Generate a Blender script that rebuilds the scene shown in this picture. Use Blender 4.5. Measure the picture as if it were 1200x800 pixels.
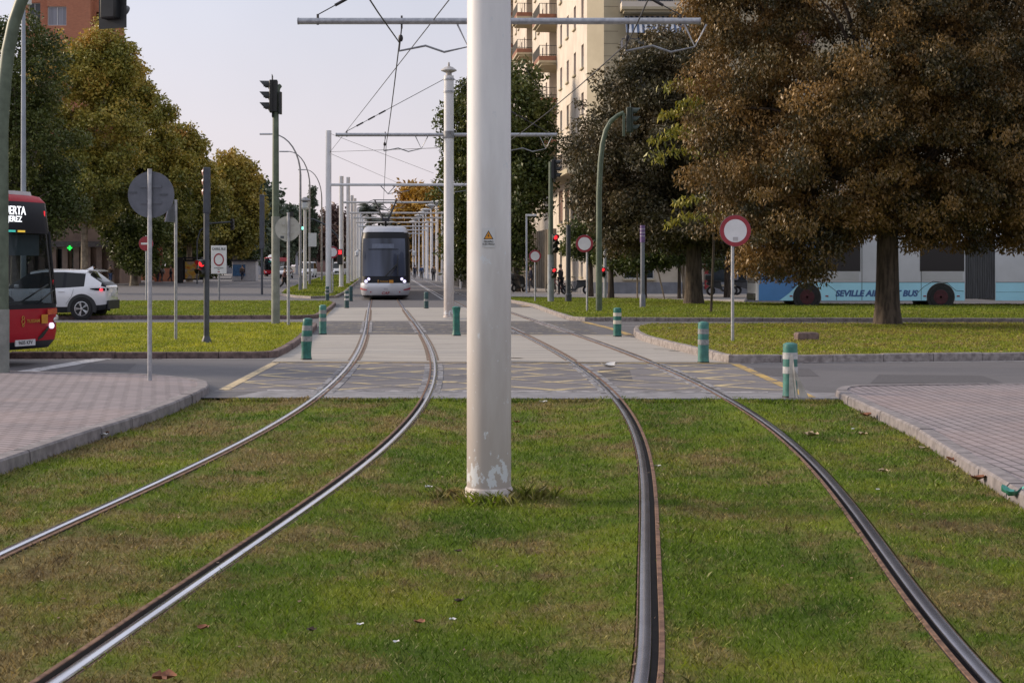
import bpy, bmesh, math, random
import numpy as np
from mathutils import Vector, Matrix
R = math.radians
random.seed(7); rng = np.random.default_rng(7)
for o in list(bpy.data.objects): bpy.data.objects.remove(o)
S = bpy.context.scene
COL = S.collection
F, EYE, HY = 1800.0, 1.8, 311.0
# ---------------------------------------------------------------- camera
cam = bpy.data.cameras.new('camera'); camo = bpy.data.objects.new('camera', cam); COL.objects.link(camo)
camo.location = (0, 0, EYE); camo.rotation_euler = (R(90), 0, 0)
cam.sensor_fit = 'HORIZONTAL'; cam.sensor_width = 36; cam.lens = 36 * F / 1200
cam.shift_y = -(400 - HY) / 1200; cam.clip_start = 0.1; cam.clip_end = 6000
S.camera = camo
# ---------------------------------------------------------------- sky, sun, exposure
SUN_EL, SUN_AZ = 21, -72            # azimuth clockwise from straight ahead
W = bpy.data.worlds.new('World'); S.world = W; W.use_nodes = True
nt = W.node_tree; nt.nodes.clear()
sky = nt.nodes.new('ShaderNodeTexSky'); sky.sky_type = 'NISHITA'; sky.sun_disc = False
sky.sun_elevation = R(SUN_EL); sky.sun_rotation = R(SUN_AZ); sky.dust_density = 4; sky.air_density = 1.2
tc = nt.nodes.new('ShaderNodeTexCoord'); sep = nt.nodes.new('ShaderNodeSeparateXYZ')
nt.links.new(tc.outputs['Generated'], sep.inputs[0])
ramp = nt.nodes.new('ShaderNodeValToRGB')
ramp.color_ramp.elements[0].position = 0.0; ramp.color_ramp.elements[0].color = (.84, .745, .775, 1)
ramp.color_ramp.elements[1].position = 1.0; ramp.color_ramp.elements[1].color = (.86, .89, 1.0, 1)
e = ramp.color_ramp.elements.new(.17); e.color = (.665, .675, .785, 1)
nt.links.new(sep.outputs['Z'], ramp.inputs[0])
cl = nt.nodes.new('ShaderNodeTexNoise'); cl.inputs['Scale'].default_value = 3.4; cl.inputs['Detail'].default_value = 4
nt.links.new(tc.outputs['Generated'], cl.inputs['Vector'])
mr = nt.nodes.new('ShaderNodeMapRange'); mr.inputs[1].default_value = .3; mr.inputs[2].default_value = .7
mr.inputs[3].default_value = 9.15; mr.inputs[4].default_value = 10.55
nt.links.new(cl.outputs[0], mr.inputs[0])
vm = nt.nodes.new('ShaderNodeVectorMath'); vm.operation = 'SCALE'
# hazy sky: brighter round the veiled sun, darker away from it
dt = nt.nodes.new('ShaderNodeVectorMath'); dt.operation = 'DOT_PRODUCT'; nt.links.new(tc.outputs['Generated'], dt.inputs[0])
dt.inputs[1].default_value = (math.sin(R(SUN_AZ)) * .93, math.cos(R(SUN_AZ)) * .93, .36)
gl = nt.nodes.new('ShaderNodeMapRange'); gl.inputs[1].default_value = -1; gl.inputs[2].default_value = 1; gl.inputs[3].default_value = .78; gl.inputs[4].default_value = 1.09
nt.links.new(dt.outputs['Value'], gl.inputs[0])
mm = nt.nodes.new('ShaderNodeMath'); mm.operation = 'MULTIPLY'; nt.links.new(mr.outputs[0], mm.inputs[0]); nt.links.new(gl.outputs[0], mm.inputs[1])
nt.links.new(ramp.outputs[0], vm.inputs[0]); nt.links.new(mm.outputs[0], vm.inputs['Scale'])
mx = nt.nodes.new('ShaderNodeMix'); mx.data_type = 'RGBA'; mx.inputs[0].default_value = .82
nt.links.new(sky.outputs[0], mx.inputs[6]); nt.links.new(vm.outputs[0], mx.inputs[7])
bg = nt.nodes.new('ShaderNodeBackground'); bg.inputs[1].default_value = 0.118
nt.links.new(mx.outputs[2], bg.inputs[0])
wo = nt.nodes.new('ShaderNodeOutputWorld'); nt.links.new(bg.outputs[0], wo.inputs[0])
sun = bpy.data.lights.new('sun', 'SUN'); sun.energy = 3.9; sun.angle = R(13); sun.color = (1, .82, .62)
suno = bpy.data.objects.new('sun', sun); COL.objects.link(suno)
sd = Vector((math.sin(R(SUN_AZ)) * math.cos(R(SUN_EL)), math.cos(R(SUN_AZ)) * math.cos(R(SUN_EL)), math.sin(R(SUN_EL))))
suno.rotation_euler = sd.to_track_quat('Z', 'Y').to_euler(); suno.location = sd * 100
S.view_settings.view_transform = 'Standard'; S.view_settings.look = 'None'
S.view_settings.exposure = 0.0; S.view_settings.gamma = 1.0; S.view_settings.use_curve_mapping = False

# ---------------------------------------------------------------- helpers
def gp(x, y, z=0.0):
    d = F * (EYE - z) / (y - HY)
    return Vector(((x - 600) * d / F, d, z))
def wx(x, d): return (x - 600) * d / F
def wz(y, d): return EYE + (HY - y) * d / F
def dep(y): return F * EYE / (y - HY)

def tag(o, label=None, cat=None, group=None, kind=None):
    if label: o['label'] = label
    if cat: o['category'] = cat
    if group: o['group'] = group
    if kind: o['kind'] = kind
    return o
def empty(name, loc, rz=0.0, label=None, cat=None, group=None):
    o = bpy.data.objects.new(name, None); COL.objects.link(o)
    o.empty_display_size = .2
    o.location = loc; o.rotation_euler = (0, 0, rz)
    return tag(o, label, cat, group)
def copy_tree(o, parent=None):
    c = o.copy(); COL.objects.link(c)
    if parent is not None: c.parent = parent
    for ch in list(o.children): copy_tree(ch, c)
    return c
def again(root, loc, rz=None, label=None, group=None, scale=None):
    c = copy_tree(root); c.location = loc
    if rz is not None: c.rotation_euler = (0, 0, rz)
    if scale: c.scale = (scale,) * 3 if not hasattr(scale, '__len__') else scale
    if label: c['label'] = label
    if group: c['group'] = group
    return c

class MB:
    def __init__(s): s.v = []; s.f = []; s.m = []; s.k = 0
    def mat(s, k): s.k = k; return s
    def add(s, vs, fs):
        b = len(s.v); s.v.extend([tuple(p) for p in vs])
        for f in fs: s.f.append([b + i for i in f]); s.m.append(s.k)
        return s
    def box(s, c, size, rz=0, M=None):
        hx, hy, hz = [q / 2 for q in size]
        vs = [Vector((x * hx, y * hy, z * hz)) for z in (-1, 1) for y in (-1, 1) for x in (-1, 1)]
        if rz: r = Matrix.Rotation(rz, 3, 'Z'); vs = [r @ p for p in vs]
        if M is not None: vs = [M @ p for p in vs]
        vs = [p + Vector(c) for p in vs]
        return s.add(vs, [(0, 2, 3, 1), (4, 5, 7, 6), (0, 1, 5, 4), (2, 6, 7, 3), (0, 4, 6, 2), (1, 3, 7, 5)])
    def bb(s, x0, x1, y0, y1, z0, z1):
        return s.box(((x0 + x1) / 2, (y0 + y1) / 2, (z0 + z1) / 2), (x1 - x0, y1 - y0, z1 - z0))
    def ring(s, c, ax, r, n, up=None):
        ax = Vector(ax).normalized()
        u = Vector((0, 0, 1)) if abs(ax.z) < .9 else Vector((1, 0, 0))
        if up is not None: u = Vector(up)
        a = ax.cross(u).normalized(); b = ax.cross(a).normalized()
        return [Vector(c) + (a * math.cos(t) + b * math.sin(t)) * r for t in [2 * math.pi * i / n for i in range(n)]]
    def tube(s, pts, rad, n=8, caps=True):
        pts = [Vector(p) for p in pts]
        if not hasattr(rad, '__len__'): rad = [rad] * len(pts)
        b = len(s.v); vs = []; fs = []; a = None
        for i, p in enumerate(pts):
            t = (pts[min(i + 1, len(pts) - 1)] - pts[max(i - 1, 0)]).normalized()
            if a is None:
                u = Vector((0, 0, 1)) if abs(t.z) < .9 else Vector((1, 0, 0))
                a = t.cross(u).normalized()
            a = (a - t * a.dot(t)).normalized(); bb = t.cross(a)
            for k in range(n):
                q = 2 * math.pi * k / n
                vs.append(p + (a * math.cos(q) + bb * math.sin(q)) * rad[i])
        for i in range(len(pts) - 1):
            for k in range(n):
                k2 = (k + 1) % n
                fs.append((i * n + k, i * n + k2, (i + 1) * n + k2, (i + 1) * n + k))
        if caps:
            fs.append(tuple(range(n - 1, -1, -1))); fs.append(tuple((len(pts) - 1) * n + k for k in range(n)))
        return s.add(vs, fs)
    def cyl(s, p0, p1, r0, r1=None, n=16): return s.tube([p0, p1], [r0, r0 if r1 is None else r1], n)
    def lathe(s, prof, c=(0, 0, 0), n=24, ax='Z', caps=True):
        vs = []; fs = []
        for r, z in prof:
            for k in range(n):
                t = 2 * math.pi * k / n
                p = (r * math.cos(t), r * math.sin(t), z)
                if ax == 'Y': p = (p[0], p[2], p[1])
                if ax == 'X': p = (p[2], p[0], p[1])
                vs.append((p[0] + c[0], p[1] + c[1], p[2] + c[2]))
        for i in range(len(prof) - 1):
            for k in range(n):
                k2 = (k + 1) % n; fs.append((i * n + k, i * n + k2, (i + 1) * n + k2, (i + 1) * n + k))
        if caps: fs.append(tuple(range(n - 1, -1, -1))); fs.append(tuple((len(prof) - 1) * n + k for k in range(n)))
        return s.add(vs, fs)
    def poly(s, pts): return s.add(pts, [tuple(range(len(pts)))])
    def prism(s, pts, h, base=True):
        """pts: list of 3-D points (a planar polygon), h: extrusion vector"""
        n = len(pts); h = Vector(h); vs = [Vector(p) for p in pts] + [Vector(p) + h for p in pts]
        fs = [tuple(range(n - 1, -1, -1)), tuple(range(n, 2 * n))] + [(i, (i + 1) % n, n + (i + 1) % n, n + i) for i in range(n)]
        return s.add(vs, fs)
    def loft(s, secs, closed=True, caps=True, matf=None):
        n = len(secs[0]); b = len(s.v)
        s.v.extend([tuple(p) for q in secs for p in q])
        for i in range(len(secs) - 1):
            for k in range(n if closed else n - 1):
                k2 = (k + 1) % n
                s.f.append([b + i * n + k, b + i * n + k2, b + (i + 1) * n + k2, b + (i + 1) * n + k])
                s.m.append(matf(i, k) if matf else s.k)
        if caps and closed:
            s.f.append([b + k for k in range(n - 1, -1, -1)]); s.m.append(s.k)
            s.f.append([b + (len(secs) - 1) * n + k for k in range(n)]); s.m.append(s.k)
        return s
    def disc(s, c, ax, r, t=.004, n=28):
        ax = Vector(ax).normalized(); c = Vector(c)
        return s.tube([c, c + ax * t], r, n)
    def build(s, name, mats, parent=None, smooth=35, bevel=0, recalc=True):
        me = bpy.data.meshes.new(name); me.from_pydata(s.v, [], s.f)
        if not isinstance(mats, (list, tuple)): mats = [mats]
        for m in mats: me.materials.append(m)
        me.polygons.foreach_set('material_index', [min(q, len(mats) - 1) for q in s.m])
        if recalc:
            bm = bmesh.new(); bm.from_mesh(me); bmesh.ops.recalc_face_normals(bm, faces=bm.faces); bm.to_mesh(me); bm.free()
        if smooth:
            me.polygons.foreach_set('use_smooth', [True] * len(me.polygons)); me.set_sharp_from_angle(angle=R(smooth))
        me.update()
        o = bpy.data.objects.new(name, me); COL.objects.link(o)
        if parent is not None: o.parent = parent
        if bevel:
            b = o.modifiers.new('bevel', 'BEVEL'); b.width = bevel; b.segments = 2; b.limit_method = 'ANGLE'; b.angle_limit = R(40)
        return o

def text(body, size, mat, name, parent, loc, rot, align='CENTER', extrude=.002, shear=0, sx=1, off=None):
    cu = bpy.data.curves.new(name, 'FONT'); cu.body = body; cu.size = size; cu.align_x = align; cu.align_y = 'CENTER'
    cu.extrude = extrude; cu.shear = shear; cu.resolution_u = 3; cu.offset = size * .012
    o = bpy.data.objects.new(name, cu); COL.objects.link(o); cu.materials.append(mat)
    if off is not None: cu.offset = off
    bpy.context.view_layer.update()
    me = bpy.data.meshes.new_from_object(o.evaluated_get(bpy.context.evaluated_depsgraph_get())); bpy.data.objects.remove(o)
    me.transform(Matrix.Diagonal((sx, 1, 1, 1))); o = bpy.data.objects.new(name, me); COL.objects.link(o)
    if not len(me.materials): me.materials.append(mat)
    o.location = loc; o.rotation_euler = rot
    if parent is not None: o.parent = parent
    return o

# ---------------------------------------------------------------- materials
MATS = {}
def M(name, col, rough=.6, metal=0, var=.12, scale=6.0, bump=0.0, col2=None, stretch=(1, 1, 1), emit=0, spec=.5, coat=0, lo=.38, hi=.62, detail=6, bscale=None):
    if name in MATS: return MATS[name]
    m = bpy.data.materials.new(name); m.use_nodes = True; t = m.node_tree; b = t.nodes['Principled BSDF']
    b.inputs['Roughness'].default_value = rough; b.inputs['Metallic'].default_value = metal
    b.inputs['Specular IOR Level'].default_value = spec
    if coat: b.inputs['Coat Weight'].default_value = coat; b.inputs['Coat Roughness'].default_value = .08
    if emit:
        b.inputs['Base Color'].default_value = (*col, 1)
        b.inputs['Emission Color'].default_value = (*col, 1); b.inputs['Emission Strength'].default_value = emit
    elif var or col2:
        c = t.nodes.new('ShaderNodeTexCoord'); mp = t.nodes.new('ShaderNodeMapping'); mp.inputs['Scale'].default_value = stretch
        n = t.nodes.new('ShaderNodeTexNoise'); n.inputs['Scale'].default_value = scale; n.inputs['Detail'].default_value = detail
        n.inputs['Roughness'].default_value = .6
        r = t.nodes.new('ShaderNodeValToRGB'); r.color_ramp.elements[0].position = lo; r.color_ramp.elements[1].position = hi
        c2 = col2 or tuple(max(0, q * (1 - 2 * var)) for q in col)
        r.color_ramp.elements[0].color = (*c2, 1); r.color_ramp.elements[1].color = (*col, 1)
        t.links.new(c.outputs['Object'], mp.inputs[0]); t.links.new(mp.outputs[0], n.inputs['Vector'])
        t.links.new(n.outputs[0], r.inputs[0]); t.links.new(r.outputs[0], b.inputs['Base Color'])
        if bump:
            bp = t.nodes.new('ShaderNodeBump'); bp.inputs['Strength'].default_value = bump; bp.inputs['Distance'].default_value = .02
            src = n
            if bscale:
                src = t.nodes.new('ShaderNodeTexNoise'); src.inputs['Scale'].default_value = bscale; src.inputs['Detail'].default_value = 3
                t.links.new(c.outputs['Object'], src.inputs['Vector'])
            t.links.new(src.outputs[0], bp.inputs['Height']); t.links.new(bp.outputs[0], b.inputs['Normal'])
    else: b.inputs['Base Color'].default_value = (*col, 1)
    MATS[name] = m
    return m
class NB:
    """tiny node-builder"""
    def __init__(s, name):
        s.m = bpy.data.materials.new(name); s.m.use_nodes = True; s.t = s.m.node_tree; s.b = s.t.nodes['Principled BSDF']; MATS[name] = s.m
        s.co = s.t.nodes.new('ShaderNodeTexCoord')
    def n(s, ty, **kw):
        q = s.t.nodes.new(ty)
        for k, v in kw.items(): setattr(q, k, v)
        return q
    def l(s, a, b): s.t.links.new(a, b)
    def noise(s, scale, detail=5, stretch=None, rough=.6, src='Object'):
        q = s.n('ShaderNodeTexNoise'); q.inputs['Scale'].default_value = scale; q.inputs['Detail'].default_value = detail; q.inputs['Roughness'].default_value = rough
        if stretch:
            mp = s.n('ShaderNodeMapping'); mp.inputs['Scale'].default_value = stretch; s.l(s.co.outputs[src], mp.inputs[0]); s.l(mp.outputs[0], q.inputs['Vector'])
        else: s.l(s.co.outputs[src], q.inputs['Vector'])
        return q.outputs[0]
    def ramp(s, fac, stops):
        q = s.n('ShaderNodeValToRGB'); e = q.color_ramp.elements
        e[0].position, e[0].color = stops[0][0], (*stops[0][1], 1); e[1].position, e[1].color = stops[-1][0], (*stops[-1][1], 1)
        for p, c in stops[1:-1]: k = e.new(p); k.color = (*c, 1)
        s.l(fac, q.inputs[0]); return q.outputs[0]
    def mix(s, fac, a, b, mode='MIX'):
        q = s.n('ShaderNodeMix', data_type='RGBA', blend_type=mode)
        for sock, v in ((0, fac), (6, a), (7, b)):
            if isinstance(v, (int, float)): q.inputs[sock].default_value = v
            elif isinstance(v, tuple): q.inputs[sock].default_value = (*v, 1)
            else: s.l(v, q.inputs[sock])
        return q.outputs[2]
    def math(s, op, a, b=0.0):
        q = s.n('ShaderNodeMath', operation=op)
        for i, v in enumerate((a, b)):
            if isinstance(v, (int, float)): q.inputs[i].default_value = v
            else: s.l(v, q.inputs[i])
        return q.outputs[0]
    def attr(s, name):
        q = s.n('ShaderNodeAttribute'); q.attribute_name = name; return q.outputs['Fac']
    def bump(s, h, st=.4, dist=.02):
        q = s.n('ShaderNodeBump'); q.inputs['Strength'].default_value = st; q.inputs['Distance'].default_value = dist
        s.l(h, q.inputs['Height']); s.l(q.outputs[0], s.b.inputs['Normal'])
    def col(s, c): s.l(c, s.b.inputs['Base Color'])
BW = [(0, (0, 0, 0)), (1, (1, 1, 1))]

def make_asphalt():
    b = NB('asphalt')
    big = b.noise(.5, 6, (.22, 1.1, 1)); fine = b.noise(60, 3); mid = b.noise(3, 5)
    c = b.ramp(big, [(.3, (.066, .063, .071)), (.7, (.135, .128, .139))])
    c = b.mix(.35, c, b.ramp(mid, [(.3, (.06, .057, .064)), (.7, (.145, .138, .148))]))
    c = b.mix(.45, c, b.ramp(fine, [(.3, (.045, .043, .048)), (.72, (.19, .183, .19))]))
    b.col(c); b.b.inputs['Roughness'].default_value = .85; b.bump(fine, .35, .01); return b.m
def make_concrete():
    b = NB('concrete_slab')
    big = b.noise(.6, 6, (.35, 1.6, 1)); st = b.noise(2.5, 6, (.25, 3, 1)); fine = b.noise(40, 3)
    c = b.ramp(big, [(.3, (.285, .262, .24)), (.7, (.42, .388, .35))])
    c = b.mix(.5, c, b.ramp(st, [(.35, (.20, .19, .185)), (.65, (.45, .412, .372))]))
    c = b.mix(.2, c, b.ramp(fine, [(.3, (.2, .19, .18)), (.7, (.5, .48, .45))]))
    c = b.mix(.55, c, b.ramp(b.noise(1.6, 7, (.10, 2.4, 1), .72), [(.36, (.46, .45, .45)), (.5, (.98, .97, .95)), (.66, (1.22, 1.19, 1.15))]), 'MULTIPLY')
    c = b.mix(b.math('MULTIPLY', b.ramp(b.noise(.9, 6, (.5, 1, 1), .7), [(.56, (0, 0, 0)), (.68, (1, 1, 1))]), .5), c, (.17, .155, .14))
    b.col(c); b.b.inputs['Roughness'].default_value = .8; b.bump(fine, .2, .01); return b.m
def make_paver(name, rot=0.0):
    b = NB(name)
    mp = b.n('ShaderNodeMapping'); mp.inputs['Rotation'].default_value = (0, 0, rot); b.l(b.co.outputs['Object'], mp.inputs[0])
    br = b.n('ShaderNodeTexBrick'); b.l(mp.outputs[0], br.inputs['Vector'])
    br.inputs['Scale'].default_value = 1; br.inputs['Brick Width'].default_value = .26; br.inputs['Row Height'].default_value = .13
    br.inputs['Mortar Size'].default_value = .017; br.inputs['Mortar Smooth'].default_value = .4; br.inputs['Bias'].default_value = 0
    br.inputs['Color1'].default_value = (.29, .243, .255, 1); br.inputs['Color2'].default_value = (.19, .163, .178, 1); br.inputs['Mortar'].default_value = (.022, .016, .016, 1)
    big = b.noise(.5, 5); pink = b.noise(.22, 3)
    c = b.mix(.35, br.outputs['Color'], b.ramp(big, [(.3, (.15, .133, .142)), (.7, (.35, .305, .31))]))
    c = b.mix(b.math('MULTIPLY', b.ramp(pink, [(.45, (0, 0, 0)), (.65, (1, 1, 1))]), .45), c, (.36, .25, .22))
    b.col(c); b.b.inputs['Roughness'].default_value = .8
    b.bump(b.math('SUBTRACT', 1.0, br.outputs['Fac']), .5, .008); return b.m
def grass_colour(b, dry_bias=0.0, gold=0.0, dry_x=False):
    """patchy lawn: green sward, straw patches and a few thin brown spots (object space = world metres)"""
    p1 = b.noise(.55, 5, (1.0, .7, 1), .65); p2 = b.noise(2.3, 7, (.8, .75, 1), .75); p3 = b.noise(.8, 4, (1, 1, 1)); sp = b.noise(26, 3)
    g = b.ramp(p3, [(.3, (.052, .118, .006)), (.5, (.112, .186, .012)), (.72, (.23, .265, .025))])
    dry = b.ramp(sp, [(.3, (.125, .074, .04)), (.5, (.265, .18, .095)), (.7, (.43, .33, .185))])
    f = b.math('ADD', b.math('MULTIPLY', p1, .5), b.math('MULTIPLY', p2, .5))
    f = b.math('ADD', f, dry_bias)
    if dry_x:
        se = b.n('ShaderNodeSeparateXYZ'); b.l(b.co.outputs['Object'], se.inputs[0]); q = b.n('ShaderNodeMapRange'); q.inputs[1].default_value = -.9; q.inputs[2].default_value = -2.2; q.inputs[3].default_value = 0; q.inputs[4].default_value = .036
        b.l(se.outputs['X'], q.inputs[0]); f = b.math('ADD', f, q.outputs[0])
    m = b.ramp(f, [(.485, (0, 0, 0)), (.585, (.78, .78, .78))])
    c = b.mix(m, g, dry)
    soil = b.ramp(b.noise(3.7, 5, (1, .6, 1)), [(.55, (0, 0, 0)), (.66, (.8, .8, .8))])
    c = b.mix(b.math('MULTIPLY', soil, m), c, (.085, .048, .028))
    if gold: c = b.mix(gold, c, b.ramp(b.noise(1.3, 5, (1, .5, 1)), [(.3, (.24, .30, .02)), (.7, (.56, .54, .05))]))
    return c, f
def make_lawn(name, dry=0.0, gold=0.0, blade=False):
    b = NB(name); c, f = grass_colour(b, dry, gold, not gold)
    if blade:
        a = b.attr('tint')
        c = b.mix(.8, c, b.ramp(a, [(0, (.22, .19, .16)), (.45, (.80, .80, .74)), (1, (1.75, 1.62, 1.3))]), 'MULTIPLY')
        c = b.mix(b.math('MULTIPLY', b.math('GREATER_THAN', a, .93), .6), c, (.36, .31, .19))
        b.b.inputs['Roughness'].default_value = .6; b.b.inputs['Specular IOR Level'].default_value = .3
        b.col(c)
        tr = b.n('ShaderNodeBsdfTranslucent'); b.l(c, tr.inputs[0]); ms = b.n('ShaderNodeMixShader'); ms.inputs[0].default_value = .3
        b.l(b.b.outputs[0], ms.inputs[1]); b.l(tr.outputs[0], ms.inputs[2])
        b.l(ms.outputs[0], b.t.nodes['Material Output'].inputs[0])
    else:
        c = b.mix(.35, c, (.075, .065, .03))
        b.col(c); b.b.inputs['Roughness'].default_value = 1.0; b.b.inputs['Specular IOR Level'].default_value = .1; b.bump(b.noise(45, 4), .8, .03)
    return b.m
def make_leaf(name, stops, scale=.5, trans=.17, top=None):
    b = NB(name); a = b.attr('tint'); nz = b.noise(scale, 4)
    f = b.math('ADD', b.math('MULTIPLY', a, .5), b.math('MULTIPLY', b.math('SUBTRACT', b.math('MULTIPLY', nz, 2.0), .5), .5))
    if top:      # colour shifts towards the later stops with height
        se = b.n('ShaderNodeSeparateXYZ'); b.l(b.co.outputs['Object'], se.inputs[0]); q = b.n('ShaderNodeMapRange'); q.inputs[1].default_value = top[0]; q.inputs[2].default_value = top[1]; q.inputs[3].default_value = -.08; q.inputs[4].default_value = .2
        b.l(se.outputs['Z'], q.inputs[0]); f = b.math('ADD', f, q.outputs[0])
    c = b.ramp(f, stops); b.col(c); b.b.inputs['Roughness'].default_value = .46; b.b.inputs['Specular IOR Level'].default_value = .45
    tr = b.n('ShaderNodeBsdfTranslucent'); b.l(c, tr.inputs[0]); ms = b.n('ShaderNodeMixShader'); ms.inputs[0].default_value = trans
    b.l(b.b.outputs[0], ms.inputs[1]); b.l(tr.outputs[0], ms.inputs[2]); b.l(ms.outputs[0], b.t.nodes['Material Output'].inputs[0])
    return b.m
def make_marking(name, col, wear=.5, sc=5, base=(.105, .10, .108)):
    b = NB(name); n1 = b.noise(sc, 7, (1, 1, 1), .75); n2 = b.noise(.7, 3)
    f = b.math('ADD', b.math('MULTIPLY', n1, .7), b.math('MULTIPLY', n2, .3))
    m = b.ramp(f, [(wear - .06, (0, 0, 0)), (wear + .05, (1, 1, 1))])
    b.col(b.mix(m, base, col)); b.b.inputs['Roughness'].default_value = .8; return b.m
def make_glass(name, tint=(.75, .8, .82), dark=.35):
    b = NB(name); tr = b.n('ShaderNodeBsdfTransparent'); tr.inputs[0].default_value = (*tint, 1)
    b.b.inputs['Base Color'].default_value = (.01, .012, .014, 1); b.b.inputs['Roughness'].default_value = .03
    ms = b.n('ShaderNodeMixShader'); ms.inputs[0].default_value = 1 - dark
    b.l(b.b.outputs[0], ms.inputs[1]); b.l(tr.outputs[0], ms.inputs[2]); b.l(ms.outputs[0], b.t.nodes['Material Output'].inputs[0]); return b.m
def make_pole_paint():
    """white catenary pole: greyer and browner towards a scuffed foot where the paint has come off"""
    b = NB('pole_paint')
    se = b.n('ShaderNodeSeparateXYZ'); b.l(b.co.outputs['Object'], se.inputs[0]); z = se.outputs['Z']
    st = b.noise(6, 5, (1, 1, .18)); fn = b.noise(14, 5, (1, 1, .6), .7)
    c = b.ramp(st, [(.3, (.64, .635, .66)), (.7, (.75, .745, .765))])
    f = b.ramp(b.math('ADD', b.math('MULTIPLY', z, .32), b.math('MULTIPLY', b.math('SUBTRACT', st, .5), .5)), [(.14, (1, 1, 1)), (.86, (0, 0, 0))])
    c = b.mix(b.math('MULTIPLY', f, .85), c, (.37, .315, .285))
    foot = b.ramp(z, [(.05, (0, 0, 0)), (.13, (1, 1, 1)), (.19, (1, 1, 1)), (.36, (0, 0, 0))])
    fl = b.ramp(b.math('ADD', b.math('MULTIPLY', foot, .13), fn), [(.635, (0, 0, 0)), (.66, (1, 1, 1))])
    c = b.mix(fl, c, (.62, .64, .68))
    drip = b.ramp(b.noise(18, 3, (1, 1, .05)), [(.68, (0, 0, 0)), (.74, (.5, .5, .5))])
    c = b.mix(b.math('MULTIPLY', drip, f), c, (.24, .19, .16))
    b.col(c); b.b.inputs['Roughness'].default_value = .42; return b.m
def make_stripes():
    b = NB('awning_stripe'); se = b.n('ShaderNodeSeparateXYZ'); b.l(b.co.outputs['Object'], se.inputs[0])
    f = b.math('GREATER_THAN', b.math('FRACT', b.math('MULTIPLY', se.outputs['X'], 3.2)), .5)
    b.col(b.mix(f, (.72, .72, .74), (.09, .13, .22))); return b.m
def make_brickwall(name, c1, c2, mortar, bw=.26, bh=.075):
    b = NB(name)
    se = b.n('ShaderNodeSeparateXYZ'); b.l(b.co.outputs['Object'], se.inputs[0])
    cb = b.n('ShaderNodeCombineXYZ'); b.l(b.math('ADD', se.outputs['X'], se.outputs['Y']), cb.inputs[0]); b.l(se.outputs['Z'], cb.inputs[1])
    br = b.n('ShaderNodeTexBrick'); b.l(cb.outputs[0], br.inputs['Vector']); br.inputs['Scale'].default_value = 1
    br.inputs['Brick Width'].default_value = bw; br.inputs['Row Height'].default_value = bh; br.inputs['Mortar Size'].default_value = .008
    br.inputs['Color1'].default_value = (*c1, 1); br.inputs['Color2'].default_value = (*c2, 1); br.inputs['Mortar'].default_value = (*mortar, 1)
    b.col(b.mix(.25, br.outputs['Color'], b.ramp(b.noise(.6, 5), [(.3, c2), (.7, c1)]))); b.b.inputs['Roughness'].default_value = .85; return b.m

ASPH = make_asphalt(); CONC = make_concrete(); PAVER_A = make_paver('paver_left', R(32)); PAVER_B = make_paver('paver_right', R(90))
LAWN = make_lawn('lawn_soil'); BLADE = make_lawn('grass_blade', 0, 0, True)
ISL_L = make_lawn('island_soil', -.08, .6); ISLB_L = make_lawn('island_blade', -.08, .72, True)
ISL_R = make_lawn('dry_island_soil', .03, .3); ISLB_R = make_lawn('dry_island_blade', .02, .42, True)
ISL_F = make_lawn('far_island_soil', -.05, .15); ISLB_F = make_lawn('far_island_blade', -.05, .25, True)
YEL = make_marking('yellow_paint_worn', (.50, .40, .22), .505, 1.7, (.155, .145, .152)); WHT = make_marking('white_paint_worn', (.50, .49, .50), .46); YEL2 = make_marking('yellow_paint', (.48, .32, .09), .475); YEL3 = make_marking('yellow_paint_pale', (.56, .44, .26), .46)
KERBM = M('granite_kerb', (.32, .285, .27), .85, var=.2, scale=9, col2=(.17, .145, .14), bump=.3, detail=8)
KERBR = M('red_granite_kerb', (.19, .13, .118), .85, scale=9, col2=(.085, .058, .055), bump=.3, detail=8)
KERBC = M('concrete_kerb', (.25, .225, .23), .85, scale=7, col2=(.15, .135, .14), bump=.2, detail=8)
SOIL = M('soil', (.095, .06, .04), 1, scale=20, col2=(.04, .026, .018), bump=.6)
POLE = make_pole_paint()
GALV = M('galvanised_steel', (.42, .43, .46), .45, .6, scale=12, col2=(.31, .32, .35))
GALVD = M('weathered_steel', (.30, .31, .33), .5, .5, scale=8, col2=(.2, .2, .21))
LINEF = make_marking('white_paint_faint', (.38, .36, .37), .51)
SIGNBACK = M('sign_back_grey', (.13, .14, .17), .55, .2, scale=5, col2=(.10, .11, .135))
SIGNBACKL = M('sign_back_pale', (.47, .46, .44), .6, .1, scale=4, col2=(.38, .37, .35))
GREENP = M('mast_green_paint', (.115, .15, .105), .5, scale=5, col2=(.075, .10, .068))
SLATE = M('slate_paint', (.065, .075, .095), .5, scale=5, col2=(.045, .05, .065))
BLACKP = M('black_plastic', (.018, .02, .022), .45, var=.2)
DARKG = M('dark_green_plastic', (.035, .055, .04), .5, var=.2)
RED_S = M('sign_red', (.33, .028, .045), .45, var=.08, scale=4)
WHITE_S = M('sign_white', (.76, .75, .79), .45, var=.06, scale=3)
BOLG = M('bollard_green', (.018, .155, .125), .45, var=.22, scale=9)
BOLW = M('bollard_band', (.55, .55, .56), .4, var=.16, scale=14)
BOLP = M('bollard_green_faded', (.06, .22, .19), .5, var=.2, scale=9)
BOLB = M('bollard_band_grey', (.30, .31, .31), .5, var=.2, scale=14)
RED_L = M('lamp_red', (.95, .03, .04), emit=1.3); GREEN_L = M('lamp_green', (.25, 1, .75), emit=1.8); CROSS_L = M('cross_green', (.02, .9, .10), emit=1.0)
HEAD_L = M('headlamp_lit', (.82, .78, 1), emit=1.0); LED_W = M('led_white', (.95, .97, 1), emit=1.3); ORANGE_L = M('lamp_orange', (1, .35, .08), emit=1.2)
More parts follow.
